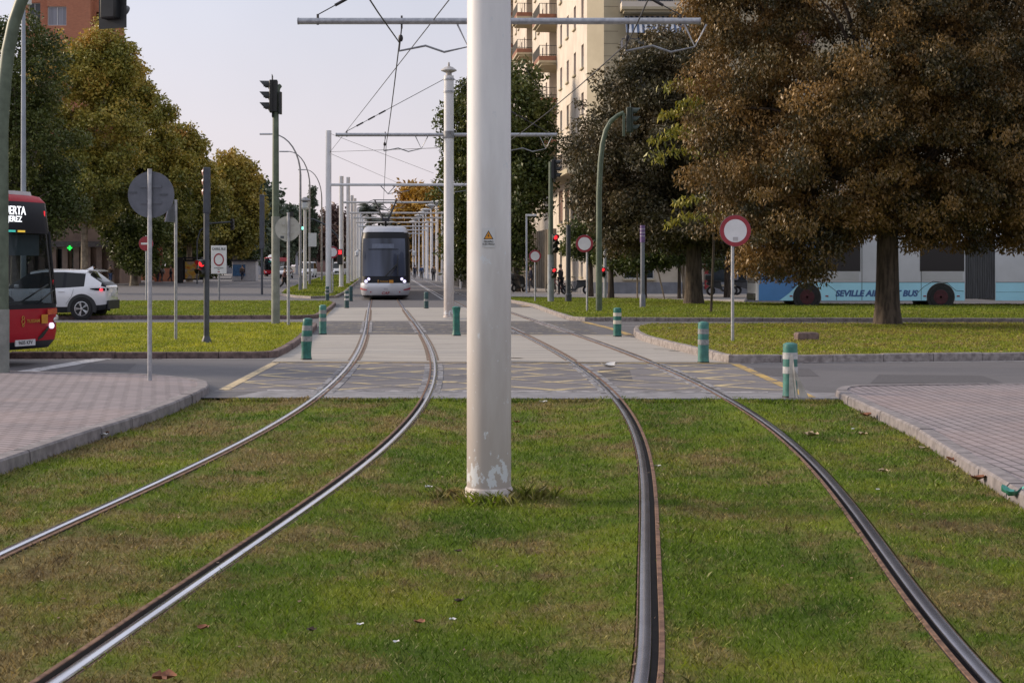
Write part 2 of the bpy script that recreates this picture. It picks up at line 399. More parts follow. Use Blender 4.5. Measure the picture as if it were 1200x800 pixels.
WIRE = M('copper_wire_dark', (.035, .033, .035), .5, .5, var=0)
RUST = M('rail_rust', (.22, .125, .078), .75, .3, scale=14, col2=(.10, .05, .032), bump=.2)
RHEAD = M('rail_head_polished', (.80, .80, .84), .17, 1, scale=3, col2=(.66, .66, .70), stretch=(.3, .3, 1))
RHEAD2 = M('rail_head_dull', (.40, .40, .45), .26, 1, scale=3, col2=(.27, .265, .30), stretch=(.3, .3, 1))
GROOVE = M('rail_groove_dirt', (.026, .019, .016), .9, scale=20, col2=(.015, .012, .011))
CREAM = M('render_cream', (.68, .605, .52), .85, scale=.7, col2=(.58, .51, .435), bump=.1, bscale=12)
CREAM2 = M('render_cream_dark', (.47, .41, .29), .85, scale=.7, col2=(.41, .35, .24))  # darker cream: shade of the street front put into the colour; also sills, slabs
PLINTH = M('plinth_grey', (.22, .225, .25), .8, scale=2, col2=(.16, .165, .185))
TERRA = M('balcony_terracotta', (.30, .135, .085), .8, scale=3, col2=(.22, .10, .065))
SHUT = M('shutter_brown', (.19, .10, .075), .7, scale=1.2, col2=(.12, .065, .05), stretch=(1, 1, 30))
PANE = M('window_pane_dark', (.035, .042, .05), .12, spec=.6, var=.3, scale=1)
FRAMEW = M('window_frame_white', (.62, .62, .62), .5, var=.05)
BRICK = make_brickwall('red_brick', (.46, .175, .095), (.36, .13, .072), (.30, .2, .15))
IRON = M('iron_dark', (.03, .03, .035), .5, .3, var=.1)
STRIPE = make_stripes()
BARK = M('bark', (.105, .08, .06), .95, scale=5, col2=(.035, .026, .02), stretch=(2, 2, .35), bump=.9, detail=8)
BARKP = M('bark_pale', (.25, .215, .165), .95, scale=3, col2=(.12, .10, .075), bump=.6, detail=8)
PALETR = M('stake_wood', (.34, .27, .20), .9, scale=6, col2=(.24, .19, .14))
TYRE = M('tyre', (.018, .018, .02), .85, var=.2); ALLOY = M('alloy', (.62, .63, .65), .3, .85, var=.1)
CARW = M('car_white', (.74, .75, .79), .25, coat=1, var=.03, scale=2); CLAD = M('black_cladding', (.025, .027, .03), .6, var=.15)
BUSRED = M('bus_red', (.40, .006, .02), .5, spec=.3, coat=.08, var=.08, scale=1.5); BUSGREY = M('bus_grey', (.50, .505, .56), .35, coat=.4, var=.05, scale=1)
BUSBLUE = M('bus_sky_blue', (.36, .70, .90), .3, coat=.6, var=.04, scale=1.2); BUSNAVY = M('bus_mid_blue', (.06, .21, .52), .3, coat=.6, var=.06, scale=1.2)
GLASS = make_glass('clear_glass', (.62, .68, .70), .36); GLASSD = M('tinted_glass', (.008, .009, .011), .09, spec=.32, var=0)
SILVER = M('tram_silver', (.66, .67, .72), .32, .25, coat=.5, var=.05, scale=1); TRAMBLK = M('tram_black', (.010, .011, .016), .38, spec=.22, var=.1, scale=1)
TRAMGL = M('tram_windscreen', (.085, .10, .15), .06, spec=.42, col2=(.012, .014, .022), scale=.55, stretch=(.3, 1.7, .16), detail=2)  # pale streaks put the glass's reflection into its colour
DARKIN = M('dark_interior', (.02, .02, .022), .8, var=.2); ORANGE = M('logo_orange', (.65, .27, .02), .5, var=0); GOLDT = M('logo_gold', (.45, .22, .03), .5, var=0)
PURP = M('sign_violet', (.17, .10, .27), .5, var=.15, scale=10)
# ================================================================ GROUND
def struct(name, mb, mats, **k): return tag(mb.build(name, mats, **k), kind='structure')
GROUNDM = M('far_ground', (.17, .155, .135), .95, scale=.05, col2=(.11, .10, .08))
struct('ground', MB().poly([(-2500, -60, -.08), (2500, -60, -.08), (2500, 3500, -.08), (-2500, 3500, -.08)]), GROUNDM, smooth=0)
def flat(name, pts, z, m, **k): return struct(name, MB().poly([(p[0], p[1], z) for p in pts]), m, smooth=0, **k)
def P2(l, z=0): return [gp(x, y, z) for x, y in l]
Y465 = gp(600, 466).y
flat('road', [(-160, Y465), (160, Y465), (160, 420), (-160, 420)], 0, ASPH)

# --- rail centre lines, unprojected from the photograph and smoothed
RL = {
 'LL': [(-330, 900), (0, 648), (112, 600), (300, 507), (350, 478), (375, 461), (400, 438), (412, 425), (416, 420), (422, 404), (425, 394), (430, 372), (432, 360)],
 'LR': [(-90, 900), (62, 800), (300, 637), (355, 600), (400, 570), (450, 521), (475, 496), (500, 471), (511, 448), (513, 435), (511, 423), (502, 404), (490, 386), (480, 370), (472, 359)],
 'RL': [(708, 900), (748, 800), (757, 700), (760, 600), (750, 550), (735, 495), (720, 467), (705, 448), (674, 426), (648, 411), (620, 397), (599, 386)],
 'RR': [(1262, 900), (1155, 800), (1075, 685), (1003, 600), (962, 550), (925, 516), (900, 501), (862, 473), (837, 458), (800, 438), (762, 422), (739, 414.5), (715, 404.5), (682, 394.5), (665, 389.5), (646, 383), (627, 376), (599, 366)]}
def rail_path(key):
    P = np.array([gp(x, y)[:2] for x, y in RL[key]])
    # far straight: append points along the avenue's heading
    end = P[-1]; sl = -.0867
    far = np.array([[end[0] + sl * t, end[1] + t] for t in np.linspace(6, 40, 6)])
    far2 = np.array([[end[0] + sl * t + .00006 * (t - 40) ** 2, end[1] + t] for t in np.linspace(50, 330, 15)])
    A = np.vstack([P, far])
    # smooth polynomial in log depth for the near part
    u = np.log(A[:, 1]); cf = np.polyfit(u, A[:, 0], 6, w=np.sqrt(60.0 / A[:, 1]))
    ys = np.concatenate([np.arange(5.3, 24, .25), np.arange(24, 60, .5), np.arange(60, end[1] + 38, 2)])
    xs = np.polyval(cf, np.log(ys))
    pts = np.vstack([np.stack([xs, ys], 1), far2[far2[:, 1] > ys[-1] + 4]])
    return pts
PATH = {k: rail_path(k) for k in RL}
def sweep(mb, pts, prof, matf=None):
    """prof: list of (offset to the right of travel, z), closed"""
    n = len(pts); secs = []
    for i in range(n):
        a = pts[max(i - 1, 0)]; b = pts[min(i + 1, n - 1)]
        t = Vector((b[0] - a[0], b[1] - a[1], 0)).normalized(); r = Vector((t.y, -t.x, 0))
        secs.append([Vector((pts[i][0], pts[i][1], 0)) + r * o + Vector((0, 0, z)) for o, z in prof])
    return mb.loft(secs, matf=matf)
ZR = .014
RLAB = {'LL': 'bright grooved rail at the far left, curving past the left brick plaza', 'LR': 'bright grooved rail second from the left, running into the tram',
        'RL': 'dull rusty grooved rail just right of the thick white pole', 'RR': 'dull dark grooved rail at the right, curving past the right brick plaza'}
for k, pts in PATH.items():
    s = 1 if k in ('LL', 'RL') else -1           # side of the groove (towards the inside of the track)
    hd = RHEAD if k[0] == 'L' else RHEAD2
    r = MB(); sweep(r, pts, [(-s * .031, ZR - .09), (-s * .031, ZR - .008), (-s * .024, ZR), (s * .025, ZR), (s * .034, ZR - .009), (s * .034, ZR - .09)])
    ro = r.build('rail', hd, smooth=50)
    tag(ro, RLAB[k], 'rail', 'grooved tram rails')
    g = MB(); sweep(g, pts, [(s * .036, ZR - .09), (s * .036, ZR - .040), (s * .069, ZR - .040), (s * .069, ZR - .09)]); g.build('rail_groove', GROOVE, ro)
    g = MB(); sweep(g, pts, [(s * .070, ZR - .09), (s * .070, ZR - .004), (s * .073, ZR), (s * .096, ZR), (s * .099, ZR - .004), (s * .099, ZR - .09)], lambda i, k: 1 if k in (1, 2, 3) else 0); g.build('guard_lip', [GROOVE, RUST], ro)
    g = MB(); sweep(g, pts, [(-s * .044, ZR - .09), (-s * .044, ZR - .016), (-s * .036, ZR - .016), (-s * .036, ZR - .09)]); g.build('rail_flank', RUST, ro)
    # mortar bedding where the rail crosses the two carriageways, soil beside it in the lawn
    for (ya, yb) in ((21.4, 28.4), (40.6, 49.4)):
        q = pts[(pts[:, 1] > ya) & (pts[:, 1] < yb)]
        bd = MB(); sweep(bd, q, [(-s * .13, -.01), (-s * .13, .0094), (-s * .052, .0094), (-s * .052, -.01)]); struct('rail_bedding', bd, M('bedding_mortar', (.27, .265, .28), .9, scale=4, col2=(.11, .105, .112), lo=.44, hi=.56))
        bd = MB(); sweep(bd, q, [(s * .101, -.01), (s * .101, .0094), (s * .19, .0094), (s * .19, -.01)]); struct('rail_bedding', bd, MATS['bedding_mortar'])
    for (ya, yb) in ((28.5, 40.5), (49.5, 63)):
        q = pts[(pts[:, 1] > ya) & (pts[:, 1] < yb)]
        for o0, o1 in ((-s * .085, -s * .046), (s * .101, s * .15)):
            bd = MB(); sweep(bd, q, [(o0, -.01), (o0, .0085), (o1, .0085), (o1, -.01)]); struct('rail_edge', bd, M('rail_edge_rust', (.21, .155, .115), .9, scale=6, col2=(.10, .07, .052)))
    for sg in (-1, 1):
        q = pts[pts[:, 1] < 20.9]; d0, d1 = (.052, .085) if sg * s < 0 else (.101, .15)
        bd = MB(); sweep(bd, q, [(sg * d0, -.1), (sg * d0, ZR - .012), (sg * (d0 + .03), ZR - .016), (sg * .5, -.031), (sg * .5, -.1)]); struct('rail_bank', bd, LAWN)

# --- plazas, islands, kerbs
def kerb(name, pts, w, h, m, inner_left=True, stone=1.0, gap=.012):
    """stones along a polyline whose line is the outer bottom edge; the stone lies to the left (or right) of travel"""
    mb = MB(); pts = [Vector((p[0], p[1], 0)) for p in pts]
    # resample
    out = [pts[0]]; 
    L = [0]
    for a, b in zip(pts, pts[1:]): L.append(L[-1] + (b - a).length)
    n = max(1, int(round(L[-1] / stone)))
    def pt(t):
        for i in range(len(pts) - 1):
            if t <= L[i + 1] or i == len(pts) - 2:
                f = (t - L[i]) / max(1e-6, L[i + 1] - L[i]); return pts[i].lerp(pts[i + 1], f), (pts[i + 1] - pts[i]).normalized()
    def nrm(t):
        a, _ = pt(max(0, t - .15)); b, _ = pt(min(L[-1], t + .15)); d = (b - a).normalized()
        return Vector((-d.y, d.x, 0)) * (1 if inner_left else -1)
    rr = random.Random(len(pts) * 31 + int(L[-1] * 10))
    for i in range(n):
        t0 = L[-1] * i / n + gap / 2; t1 = L[-1] * (i + 1) / n - gap / 2; k = 3
        dz = rr.uniform(-.006, .006); dn = rr.uniform(-.006, .006); secs = []
        for j in range(k + 1):
            t = t0 + (t1 - t0) * j / k; p, _ = pt(t); q = nrm(t); o = p + q * dn
            secs.append([o + Vector((0, 0, -.07)), o + q * .012 + Vector((0, 0, h - .02 + dz)), o + q * .03 + Vector((0, 0, h + dz)), o + q * w + Vector((0, 0, h + dz)), o + q * w + Vector((0, 0, -.07))])
        mb.loft(secs)
    return struct(name, mb, m, smooth=25)
def inset(pts, w, left=True):
    out = []
    for i, p in enumerate(pts):
        a = pts[max(i - 1, 0)]; b = pts[min(i + 1, len(pts) - 1)]; d = Vector((b[0] - a[0], b[1] - a[1], 0)).normalized()
        q = Vector((-d.y, d.x, 0)) * (1 if left else -1); out.append(Vector((p[0], p[1], 0)) + q * w)
    return out
# left paved plaza (kerb runs from the near left to the corner and back along the street)
LPK = P2([(-300, 668), (-150, 609), (0, 552.5), (72, 527), (162, 497), (202, 482), (230, 469), (246, 460), (244, 454), (228, 449.5), (175, 445), (90, 443), (0, 442), (-300, 441)])
kerb('kerb', LPK, .17, .10, KERBC, True, 1.0)
ip = inset(LPK, .16); flat('plaza', ip + [Vector((-30, ip[-1].y, 0)), Vector((-30, ip[0].y - 2, 0))], .092, PAVER_A)
RPK = P2([(1500, 770), (1350, 678), (1200, 592), (1172, 575), (1120, 542), (1075, 512), (1025, 487), (995, 473), (978, 465), (981, 460), (1000, 458), (1080, 456.5), (1200, 455.5), (1700, 453)])
kerb('kerb', RPK, .16, .085, KERBC, False, 1.0)
ip = inset(RPK, .15, False); flat('plaza', ip + [Vector((30, ip[-1].y, 0)), Vector((30, ip[0].y - 2, 0))], .077, PAVER_B)
# track lawn in front
lawn_poly = [Vector((p[0], p[1], 0)) for p in LPK[:8]] + [Vector((LPK[7].x, Y465 + .4, 0)), Vector((RPK[8].x, Y465 + .4, 0))] + [Vector((p[0], p[1], 0)) for p in RPK[:9][::-1]] + [Vector((RPK[0].x, 3, 0)), Vector((LPK[0].x, 3, 0))]
flat('track_lawn', lawn_poly, -.032, LAWN)
# concrete edging strip and slabs
struct('edging_strip', MB().prism([Vector((p.x, p.y, -.09)) for p in P2([(270, 466.0), (984, 467.6), (982, 460.5), (310, 457.8)])], (0, 0, .095)), M('edging_concrete', (.27, .262, .28), .85, scale=4, col2=(.15, .145, .155), stretch=(1, 3, 1)), smooth=0)
flat('edging_line', P2([(312, 458.6), (900, 460.8), (900, 459.2), (314, 457)]), .0075, LINEF)
flat('crossing_slab', P2([(318, 424), (852, 424.6), (800, 412), (745, 396), (722, 392.3), (366, 392.3), (350, 404)]), .005, CONC)
flat('crossing_slab', P2([(374, 376.3), (668, 376.3), (640, 365.8), (624, 360.4), (392, 360.4)]), .005, CONC)
# islands
def island(name, outline, h, lawn, km, w=.15, stone=1.0, open_ends=True, close=False):
    pts = P2(outline)
    if close: pts = pts + [pts[0]]
    kerb('kerb', pts, w, h, km, True, stone)
    ip = inset(pts, w - .01)
    if close: ip = ip[:-1]
    flat(name, ip, h - .012, lawn); return ip
ISL = {}
ISL['ln'] = island('island_lawn', [(-420, 421.5), (-150, 421), (60, 420.4), (300, 420), (325, 419), (338, 413), (350, 405), (361, 395), (371, 386), (372, 383.5), (366, 382.6), (250, 382.8), (-420, 384)], .13, ISL_L, KERBR)
ISL['rn'] = island('island_lawn', [(1500, 383.4), (1100, 384), (760, 385), (744, 388), (742, 391.5), (744, 395.5), (752, 399.5), (776, 406.5), (802, 413), (830, 420), (845, 424), (856, 425.2), (880, 425.3), (960, 425), (1200, 422), (1500, 420)], .15, ISL_R, KERBM)
ISL['lf'] = island('island_lawn', [(-420, 375), (100, 374.2), (350, 374), (372, 373), (381, 368), (388, 363.5), (394, 357.6), (388, 355.6), (300, 355.2), (-420, 355.4)], .13, ISL_F, KERBR)
ISL['rf'] = island('island_lawn', [(1650, 360), (1000, 359.2), (880, 357.5), (760, 352.5), (600, 350.5), (590, 352), (597, 354.5), (611, 357), (625, 360), (640, 366), (655, 371.5), (668, 375.5), (685, 376.4), (900, 377), (1300, 378), (1650, 378.5)], .13, ISL_F, KERBM)
ISL['md'] = island('median_lawn', [(327, 346), (345, 348.8), (364, 350), (395, 349), (404, 344.5), (412, 337), (420, 330), (426, 323), (385, 322.5), (376, 325), (362, 330), (345, 336), (332, 341)], .13, ISL_F, KERBM, close=True)
# far pavements
PAVEF = M('far_pavement', (.36, .33, .31), .9, scale=.8, col2=(.27, .25, .24))
struct('pavement', MB().prism([Vector((p.x, p.y, -.02)) for p in P2([(-500, 338), (60, 338.5), (132, 335), (230, 325.5), (330, 318.5), (290, 317), (-500, 321)])], (0, 0, .14)), PAVEF, smooth=0)
struct('pavement', MB().prism([Vector((p.x, p.y, -.02)) for p in P2([(598, 350), (760, 351.8), (872, 355.3), (880, 345), (660, 343), (560, 330), (500, 319.3), (488, 318.2), (482, 318.8), (519, 323), (545, 335), (575, 345)])], (0, 0, .14)), PAVEF, smooth=0)
# --- painted markings
def strip(a, b, w, z=.009): 
    a = Vector((a[0], a[1], 0)); b = Vector((b[0], b[1], 0)); d = (b - a).normalized(); q = Vector((-d.y, d.x, 0)) * w / 2
    return [a - q + Vector((0, 0, z)), b - q + Vector((0, 0, z)), b + q + Vector((0, 0, z)), a + q + Vector((0, 0, z))]
def clip(poly, fn):
    out = []
    for i in range(len(poly)):
        a, b = poly[i], poly[(i + 1) % len(poly)]; fa, fb = fn(a), fn(b)
        if fa >= 0: out.append(a)
        if fa * fb < 0: out.append(a.lerp(b, fa / (fa - fb)))
    return out
BX0, BX1, BY0, BY1 = -4.15, 4.1, 22.1, 28.35
def clipbox(p):
    for fn in (lambda v: v.x - BX0, lambda v: BX1 - v.x, lambda v: v.y - BY0, lambda v: BY1 - v.y):
        if len(p) > 2: p = clip(p, fn)
    return p
flat('crossing_asphalt', P2([(250, 459), (955, 461), (866, 424.8), (318, 424.2)]), .0025, M('asphalt_worn', (.185, .172, .182), .9, scale=2.2, col2=(.115, .108, .116), stretch=(.35, 1.5, 1), bump=.2, bscale=60, detail=8))
mk1, mk2 = MB(), MB()
for i in range(-8, 15):
    for sg, mk, z in ((1, mk1, .0045), (-1, mk2, .0060)):
        c = -8 + i * 1.6; a = (c, BY0 - .5) if sg > 0 else (c, BY1 + .5); b = (c + 8, BY0 - .5 + 8 * .95) if sg > 0 else (c + 8, BY1 + .5 - 8 * .95)
        q = clipbox(strip(a, b, .13, z))
        if len(q) > 2: mk.poly(q)
struct('box_marking', mk1, YEL, smooth=0); struct('box_marking', mk2, YEL, smooth=0)
mk3 = MB(); keep = (BX0, BX1, BY0, BY1); BX0, BX1, BY0, BY1 = wx(372, 45), wx(690, 45), 40.6, 49.0
for i in range(-8, 14):
    for sg in (1, -1):
        c = -12 + i * 1.7; a = (c, BY0 - .5) if sg > 0 else (c, BY1 + .5); b = (c + 10, BY0 - .5 + 9.5) if sg > 0 else (c + 10, BY1 + .5 - 9.5)
        q = clipbox(strip(a, b, .12, .004 if sg > 0 else .0055))
        if len(q) > 2: mk3.poly(q)
struct('box_marking', mk3, make_marking('yellow_paint_faint', (.50, .42, .27), .54), smooth=0); BX0, BX1, BY0, BY1 = keep
m = MB()
struct('box_outline', MB().poly(strip(gp(324, 424.5), gp(262, 457), .15, .0078)), YEL3, smooth=0); m.poly(strip(gp(862, 427), gp(950, 466), .16, .0078))
m.poly(strip(gp(320, 424.9), gp(560, 425.2), .10, .0078)); m.poly(strip(gp(600, 425.2), gp(858, 426), .10, .0078))
m.poly(strip(gp(600, 392.7), gp(760, 393.2), .11, .0078)); m.poly(strip(gp(372, 392), gp(560, 392.4), .1, .0078))
m.poly(strip(gp(684, 377.2), gp(716, 385), .2, .0078)); m.poly(strip(gp(716, 385), gp(738, 392.5), .2, .0078))
m.poly(strip(gp(392, 357), gp(376, 375.5), .14, .0078)); m.poly(strip(gp(612, 358.5), gp(618, 359.3), .4, .0078))
struct('box_outline', m, YEL2, smooth=0)
w = MB()
w.poly(strip(gp(2, 440.5), gp(126, 419.4), .38, .006))
w.poly(strip(gp(-300, 422.4), gp(335, 420.6), .07, .006)); w.poly(strip(gp(880, 425.6), gp(1400, 422.2), .07, .006))
w.poly(strip(gp(-300, 380.6), gp(240, 380.5), .08, .006)); w.poly(strip(gp(256, 381), gp(300, 379.2), .12, .006))
w.poly(strip(gp(-300, 376.3), gp(360, 375.6), .09, .006)); w.poly(strip(gp(690, 382.2), gp(1400, 382.6), .09, .006)); w.poly(strip(gp(690, 378.2), gp(1400, 379.6), .08, .006))
for i in range(7): w.poly(strip(gp(740 + i * 75, 379.6), gp(772 + i * 75, 379.7), .09, .006))
for i in range(7): 
    y = 334.5 - i * 1.0; x = 262 + i * 6
    w.poly(strip(gp(x, y), gp(x + 20, y - .25), .5, .006))
for i in range(6): w.poly(strip(gp(484 + i * 9, 324.6), gp(489 + i * 9, 324.7), .9, .006))
w.poly(strip(gp(482, 327.5), gp(519, 351), .12, .006)); w.poly(strip(gp(330, 352.8), gp(392, 353.6), .12, .006)); w.poly(strip(gp(-200, 353), gp(330, 352), .1, .006))
struct('lane_marking', w, WHT, smooth=0)
# joints, drain slots and repair patches
j = MB()
for (xa, ya, xb, yb, w_) in ((424, 404, 350, 404.5, .02), (500, 408, 548, 408, .02), (598, 408, 648, 408, .02), (720, 408, 790, 408.5, .02), (766, 409.6, 794, 410.2, .06), (784, 411.6, 796, 412, .1), (596, 419.6, 612, 420.2, .12), (385, 368, 560, 368.5, .03), (545, 373.2, 552, 373.4, .1)):
    j.poly(strip(gp(xa, ya), gp(xb, yb), w_, .0125))
struct('slab_joint', j, M('joint_dirt', (.12, .105, .09), .95, var=.2), smooth=0)
pm = MB()
for pts_ in (((90, 434), (150, 434.5), (160, 426), (104, 426)), ((1020, 449), (1180, 450), (1150, 440), (1030, 439)), ((700, 446), (742, 447), (738, 434), (702, 433)), ((470, 386), (540, 386), (536, 380), (474, 380)), ((880, 440), (960, 441), (948, 432), (884, 431))):
    pm.poly([Vector((p.x, p.y, .0035)) for p in P2(pts_)])
struct('repair_patch', pm, M('patch_asphalt', (.088, .084, .092), .9, scale=20, col2=(.06, .057, .064)), smooth=0)
# manhole covers, dark patches
for (x, y, r) in ((533, 374, .42),):
    q = MB(); q.lathe([(r, .006), (r, .012), (r - .03, .016)], gp(x, y)[:2] + (0,) if False else (gp(x, y).x, gp(x, y).y, 0), 24); tag(q.build('manhole_cover', GALVD), 'dark manhole cover in the pale slab left of the capped white pole', 'manhole cover')
# --- grass blades
def in_poly(px, py, poly):
    n = len(poly); inside = np.zeros(len(px), bool); j = n - 1
    for i in range(n):
        xi, yi, xj, yj = poly[i][0], poly[i][1], poly[j][0], poly[j][1]
        c = ((yi > py) != (yj > py)) & (px < (xj - xi) * (py - yi) / (yj - yi + 1e-12) + xi); inside ^= c; j = i
    return inside
def blades(name, px, py, z0, hgt, wid, m, label=None, lean=.7):
    n = len(px); a = rng.uniform(0, 2 * np.pi, n); h = hgt * rng.uniform(.45, 1.25, n); w_ = wid * rng.uniform(.6, 1.3, n)
    la = rng.uniform(0, 2 * np.pi, n); ln = h * rng.uniform(.1, lean * 1.6, n)
    v = np.zeros((n, 4, 3))
    dx, dy = np.cos(a) * w_ / 2, np.sin(a) * w_ / 2
    v[:, 0] = np.stack([px - dx, py - dy, np.zeros(n) + z0], 1); v[:, 1] = np.stack([px + dx, py + dy, np.zeros(n) + z0], 1)
    mxx, myy = px + np.cos(la) * ln * .35, py + np.sin(la) * ln * .35
    v[:, 2] = np.stack([mxx + dx * .8, myy + dy * .8, z0 + h * .6], 1)
    v[:, 3] = np.stack([px + np.cos(la) * ln, py + np.sin(la) * ln, z0 + h], 1)
    return add_quads(name, v, rng.uniform(0, 1, n), m)
def add_quads(name, v, tint, m, parent=None):
    n = len(v); me = bpy.data.meshes.new(name)
    me.vertices.add(n * 4); me.vertices.foreach_set('co', v.astype(np.float32).ravel())
    me.loops.add(n * 4); me.loops.foreach_set('vertex_index', np.arange(n * 4, dtype=np.int32))
    me.polygons.add(n); me.polygons.foreach_set('loop_start', np.arange(0, n * 4, 4, dtype=np.int32)); me.polygons.foreach_set('loop_total', np.full(n, 4, np.int32))
    me.update(calc_edges=True)
    at = me.attributes.new('tint', 'FLOAT', 'POINT'); at.data.foreach_set('value', np.repeat(tint, 4).astype(np.float32))
    me.materials.append(m); o = bpy.data.objects.new(name, me); COL.objects.link(o)
    if parent is not None: o.parent = parent
    return o
# density falls with distance so that blades stay about a pixel apart
cells = []
def bank(d):
    q = np.where(d > .0, d - .101, -d - .052); return np.where(q < .5, -.001 - np.clip(q, 0, .40) / .40 * .029, -.030)
for (ya, yb, dens, hg, wd) in ((5.8, 9, 4600, .025, .0035), (9, 12.5, 2700, .028, .0048), (12.5, 16.5, 1500, .031, .007), (16.5, 21, 800, .034, .0095)):
    x0, x1 = -.50 * yb, .50 * yb; n = int((x1 - x0) * (yb - ya) * dens)
    px = rng.uniform(x0, x1, n); py = rng.uniform(ya, yb, n)
    k = in_poly(px, py, lawn_poly) & (np.abs(px / py) < .50); zz = np.full(n, -.030)
    for key, pts in PATH.items():
        q = pts[pts[:, 1] < 23]; xr = np.interp(py, q[:, 1], q[:, 0]); s = 1 if key in ('LL', 'RL') else -1
        d = (px - xr) * s
        k &= ~((d > -.054) & (d < .108)); edge = (d > .15) & (d < .24); k &= ~(edge & (rng.uniform(0, 1, n) < .55)); zz = np.maximum(zz, bank(d))
    pb = gp(573, 580); k &= ((px - pb.x) ** 2 + (py - pb.y) ** 2) > .2 ** 2
    cells.append((px[k], py[k], hg, wd, zz[k]))
V = [blades('track_grass', px, py, z_, hg, wd, BLADE) for px, py, hg, wd, z_ in cells]
def tufts(cx, cy, n, r, h, w_):
    return blades('track_grass', cx + rng.normal(0, r, n), cy + rng.normal(0, r, n), -.030, h, w_, BLADE, lean=.9)
V.append(tufts(pb.x, pb.y - .21, 260, .11, .085, .008)); V.append(tufts(pb.x + .34, pb.y + .05, 220, .10, .09, .009)); V.append(tufts(pb.x - .33, pb.y + .1, 160, .09, .07, .008))
for key in ('LR', 'RL'):
    q = PATH[key]; q = q[(q[:, 1] > 6) & (q[:, 1] < 20)]; s = 1 if key in ('LL', 'RL') else -1
    t = rng.integers(0, len(q), 2600); V.append(blades('track_grass', q[t, 0] + s * rng.normal(.22, .05, 2600), q[t, 1] + rng.uniform(-.13, .13, 2600), -.02, .042, .007, BLADE))
eg = MB(); n = 5200; q0, q1 = gp(270, 466.4), gp(984, 468.0); tt = rng.uniform(0, 1, n)
ex, ey = q0.x + (q1.x - q0.x) * tt, q0.y + (q1.y - q0.y) * tt - rng.uniform(0, .28, n); ke = np.ones(n, bool)
for key, pts in PATH.items():
    qq = pts[pts[:, 1] < 23]; ke &= np.abs(ex - np.interp(ey, qq[:, 1], qq[:, 0])) > .14
V.append(blades('track_grass', ex[ke], ey[ke], -.030, .05, .013, BLADE))
def join(objs, name, label=None):
    me = objs[0].data; tot = [o.data for o in objs]
    co = np.concatenate([np.array([0.0] * (len(d.vertices) * 3)) for d in tot]); i = 0; tn = []
    for d in tot:
        b = np.empty(len(d.vertices) * 3, np.float32); d.vertices.foreach_get('co', b); co[i:i + len(b)] = b; i += len(b)
        t = np.empty(len(d.vertices), np.float32); d.attributes['tint'].data.foreach_get('value', t); tn.append(t[::4])
    m = objs[0].data.materials[0]
    for o in objs: bpy.data.objects.remove(o)
    return add_quads(name, co.reshape(-1, 4, 3), np.concatenate(tn), m)
tag(join(V, 'track_grass'), 'patchy mown grass, green and straw coloured, between the tram rails', 'grass', kind='stuff')
for key, m, dens, hg, wd, zz, lab in (('ln', ISLB_L, 620, .045, .012, .115, 'bright yellow green lawn on the left kerbed island'), ('rn', ISLB_R, 480, .048, .013, .135, 'dry yellowish lawn under the big brown tree'),
                             ('lf', ISLB_F, 200, .055, .02, .115, 'narrow green lawn strip behind the white car'), ('rf', ISLB_F, 170, .055, .02, .115, 'green lawn in front of the blue bus'), ('md', ISLB_F, 30, .09, .05, .115, 'green median lawn among the white poles')):
    ip = ISL[key]; xs = [p.x for p in ip]; ys = [p.y for p in ip]; x0, x1 = max(min(xs), -.36 * max(ys)), min(max(xs), .36 * max(ys)); n = int((x1 - x0) * (max(ys) - min(ys)) * dens)
    px = rng.uniform(x0, x1, n); py = rng.uniform(min(ys), max(ys), n); k = in_poly(px, py, ip) & (np.abs(px / py) < .36)
    tag(blades('island_grass', px[k], py[k], zz, hg, wd, m), lab, 'grass', kind='stuff')
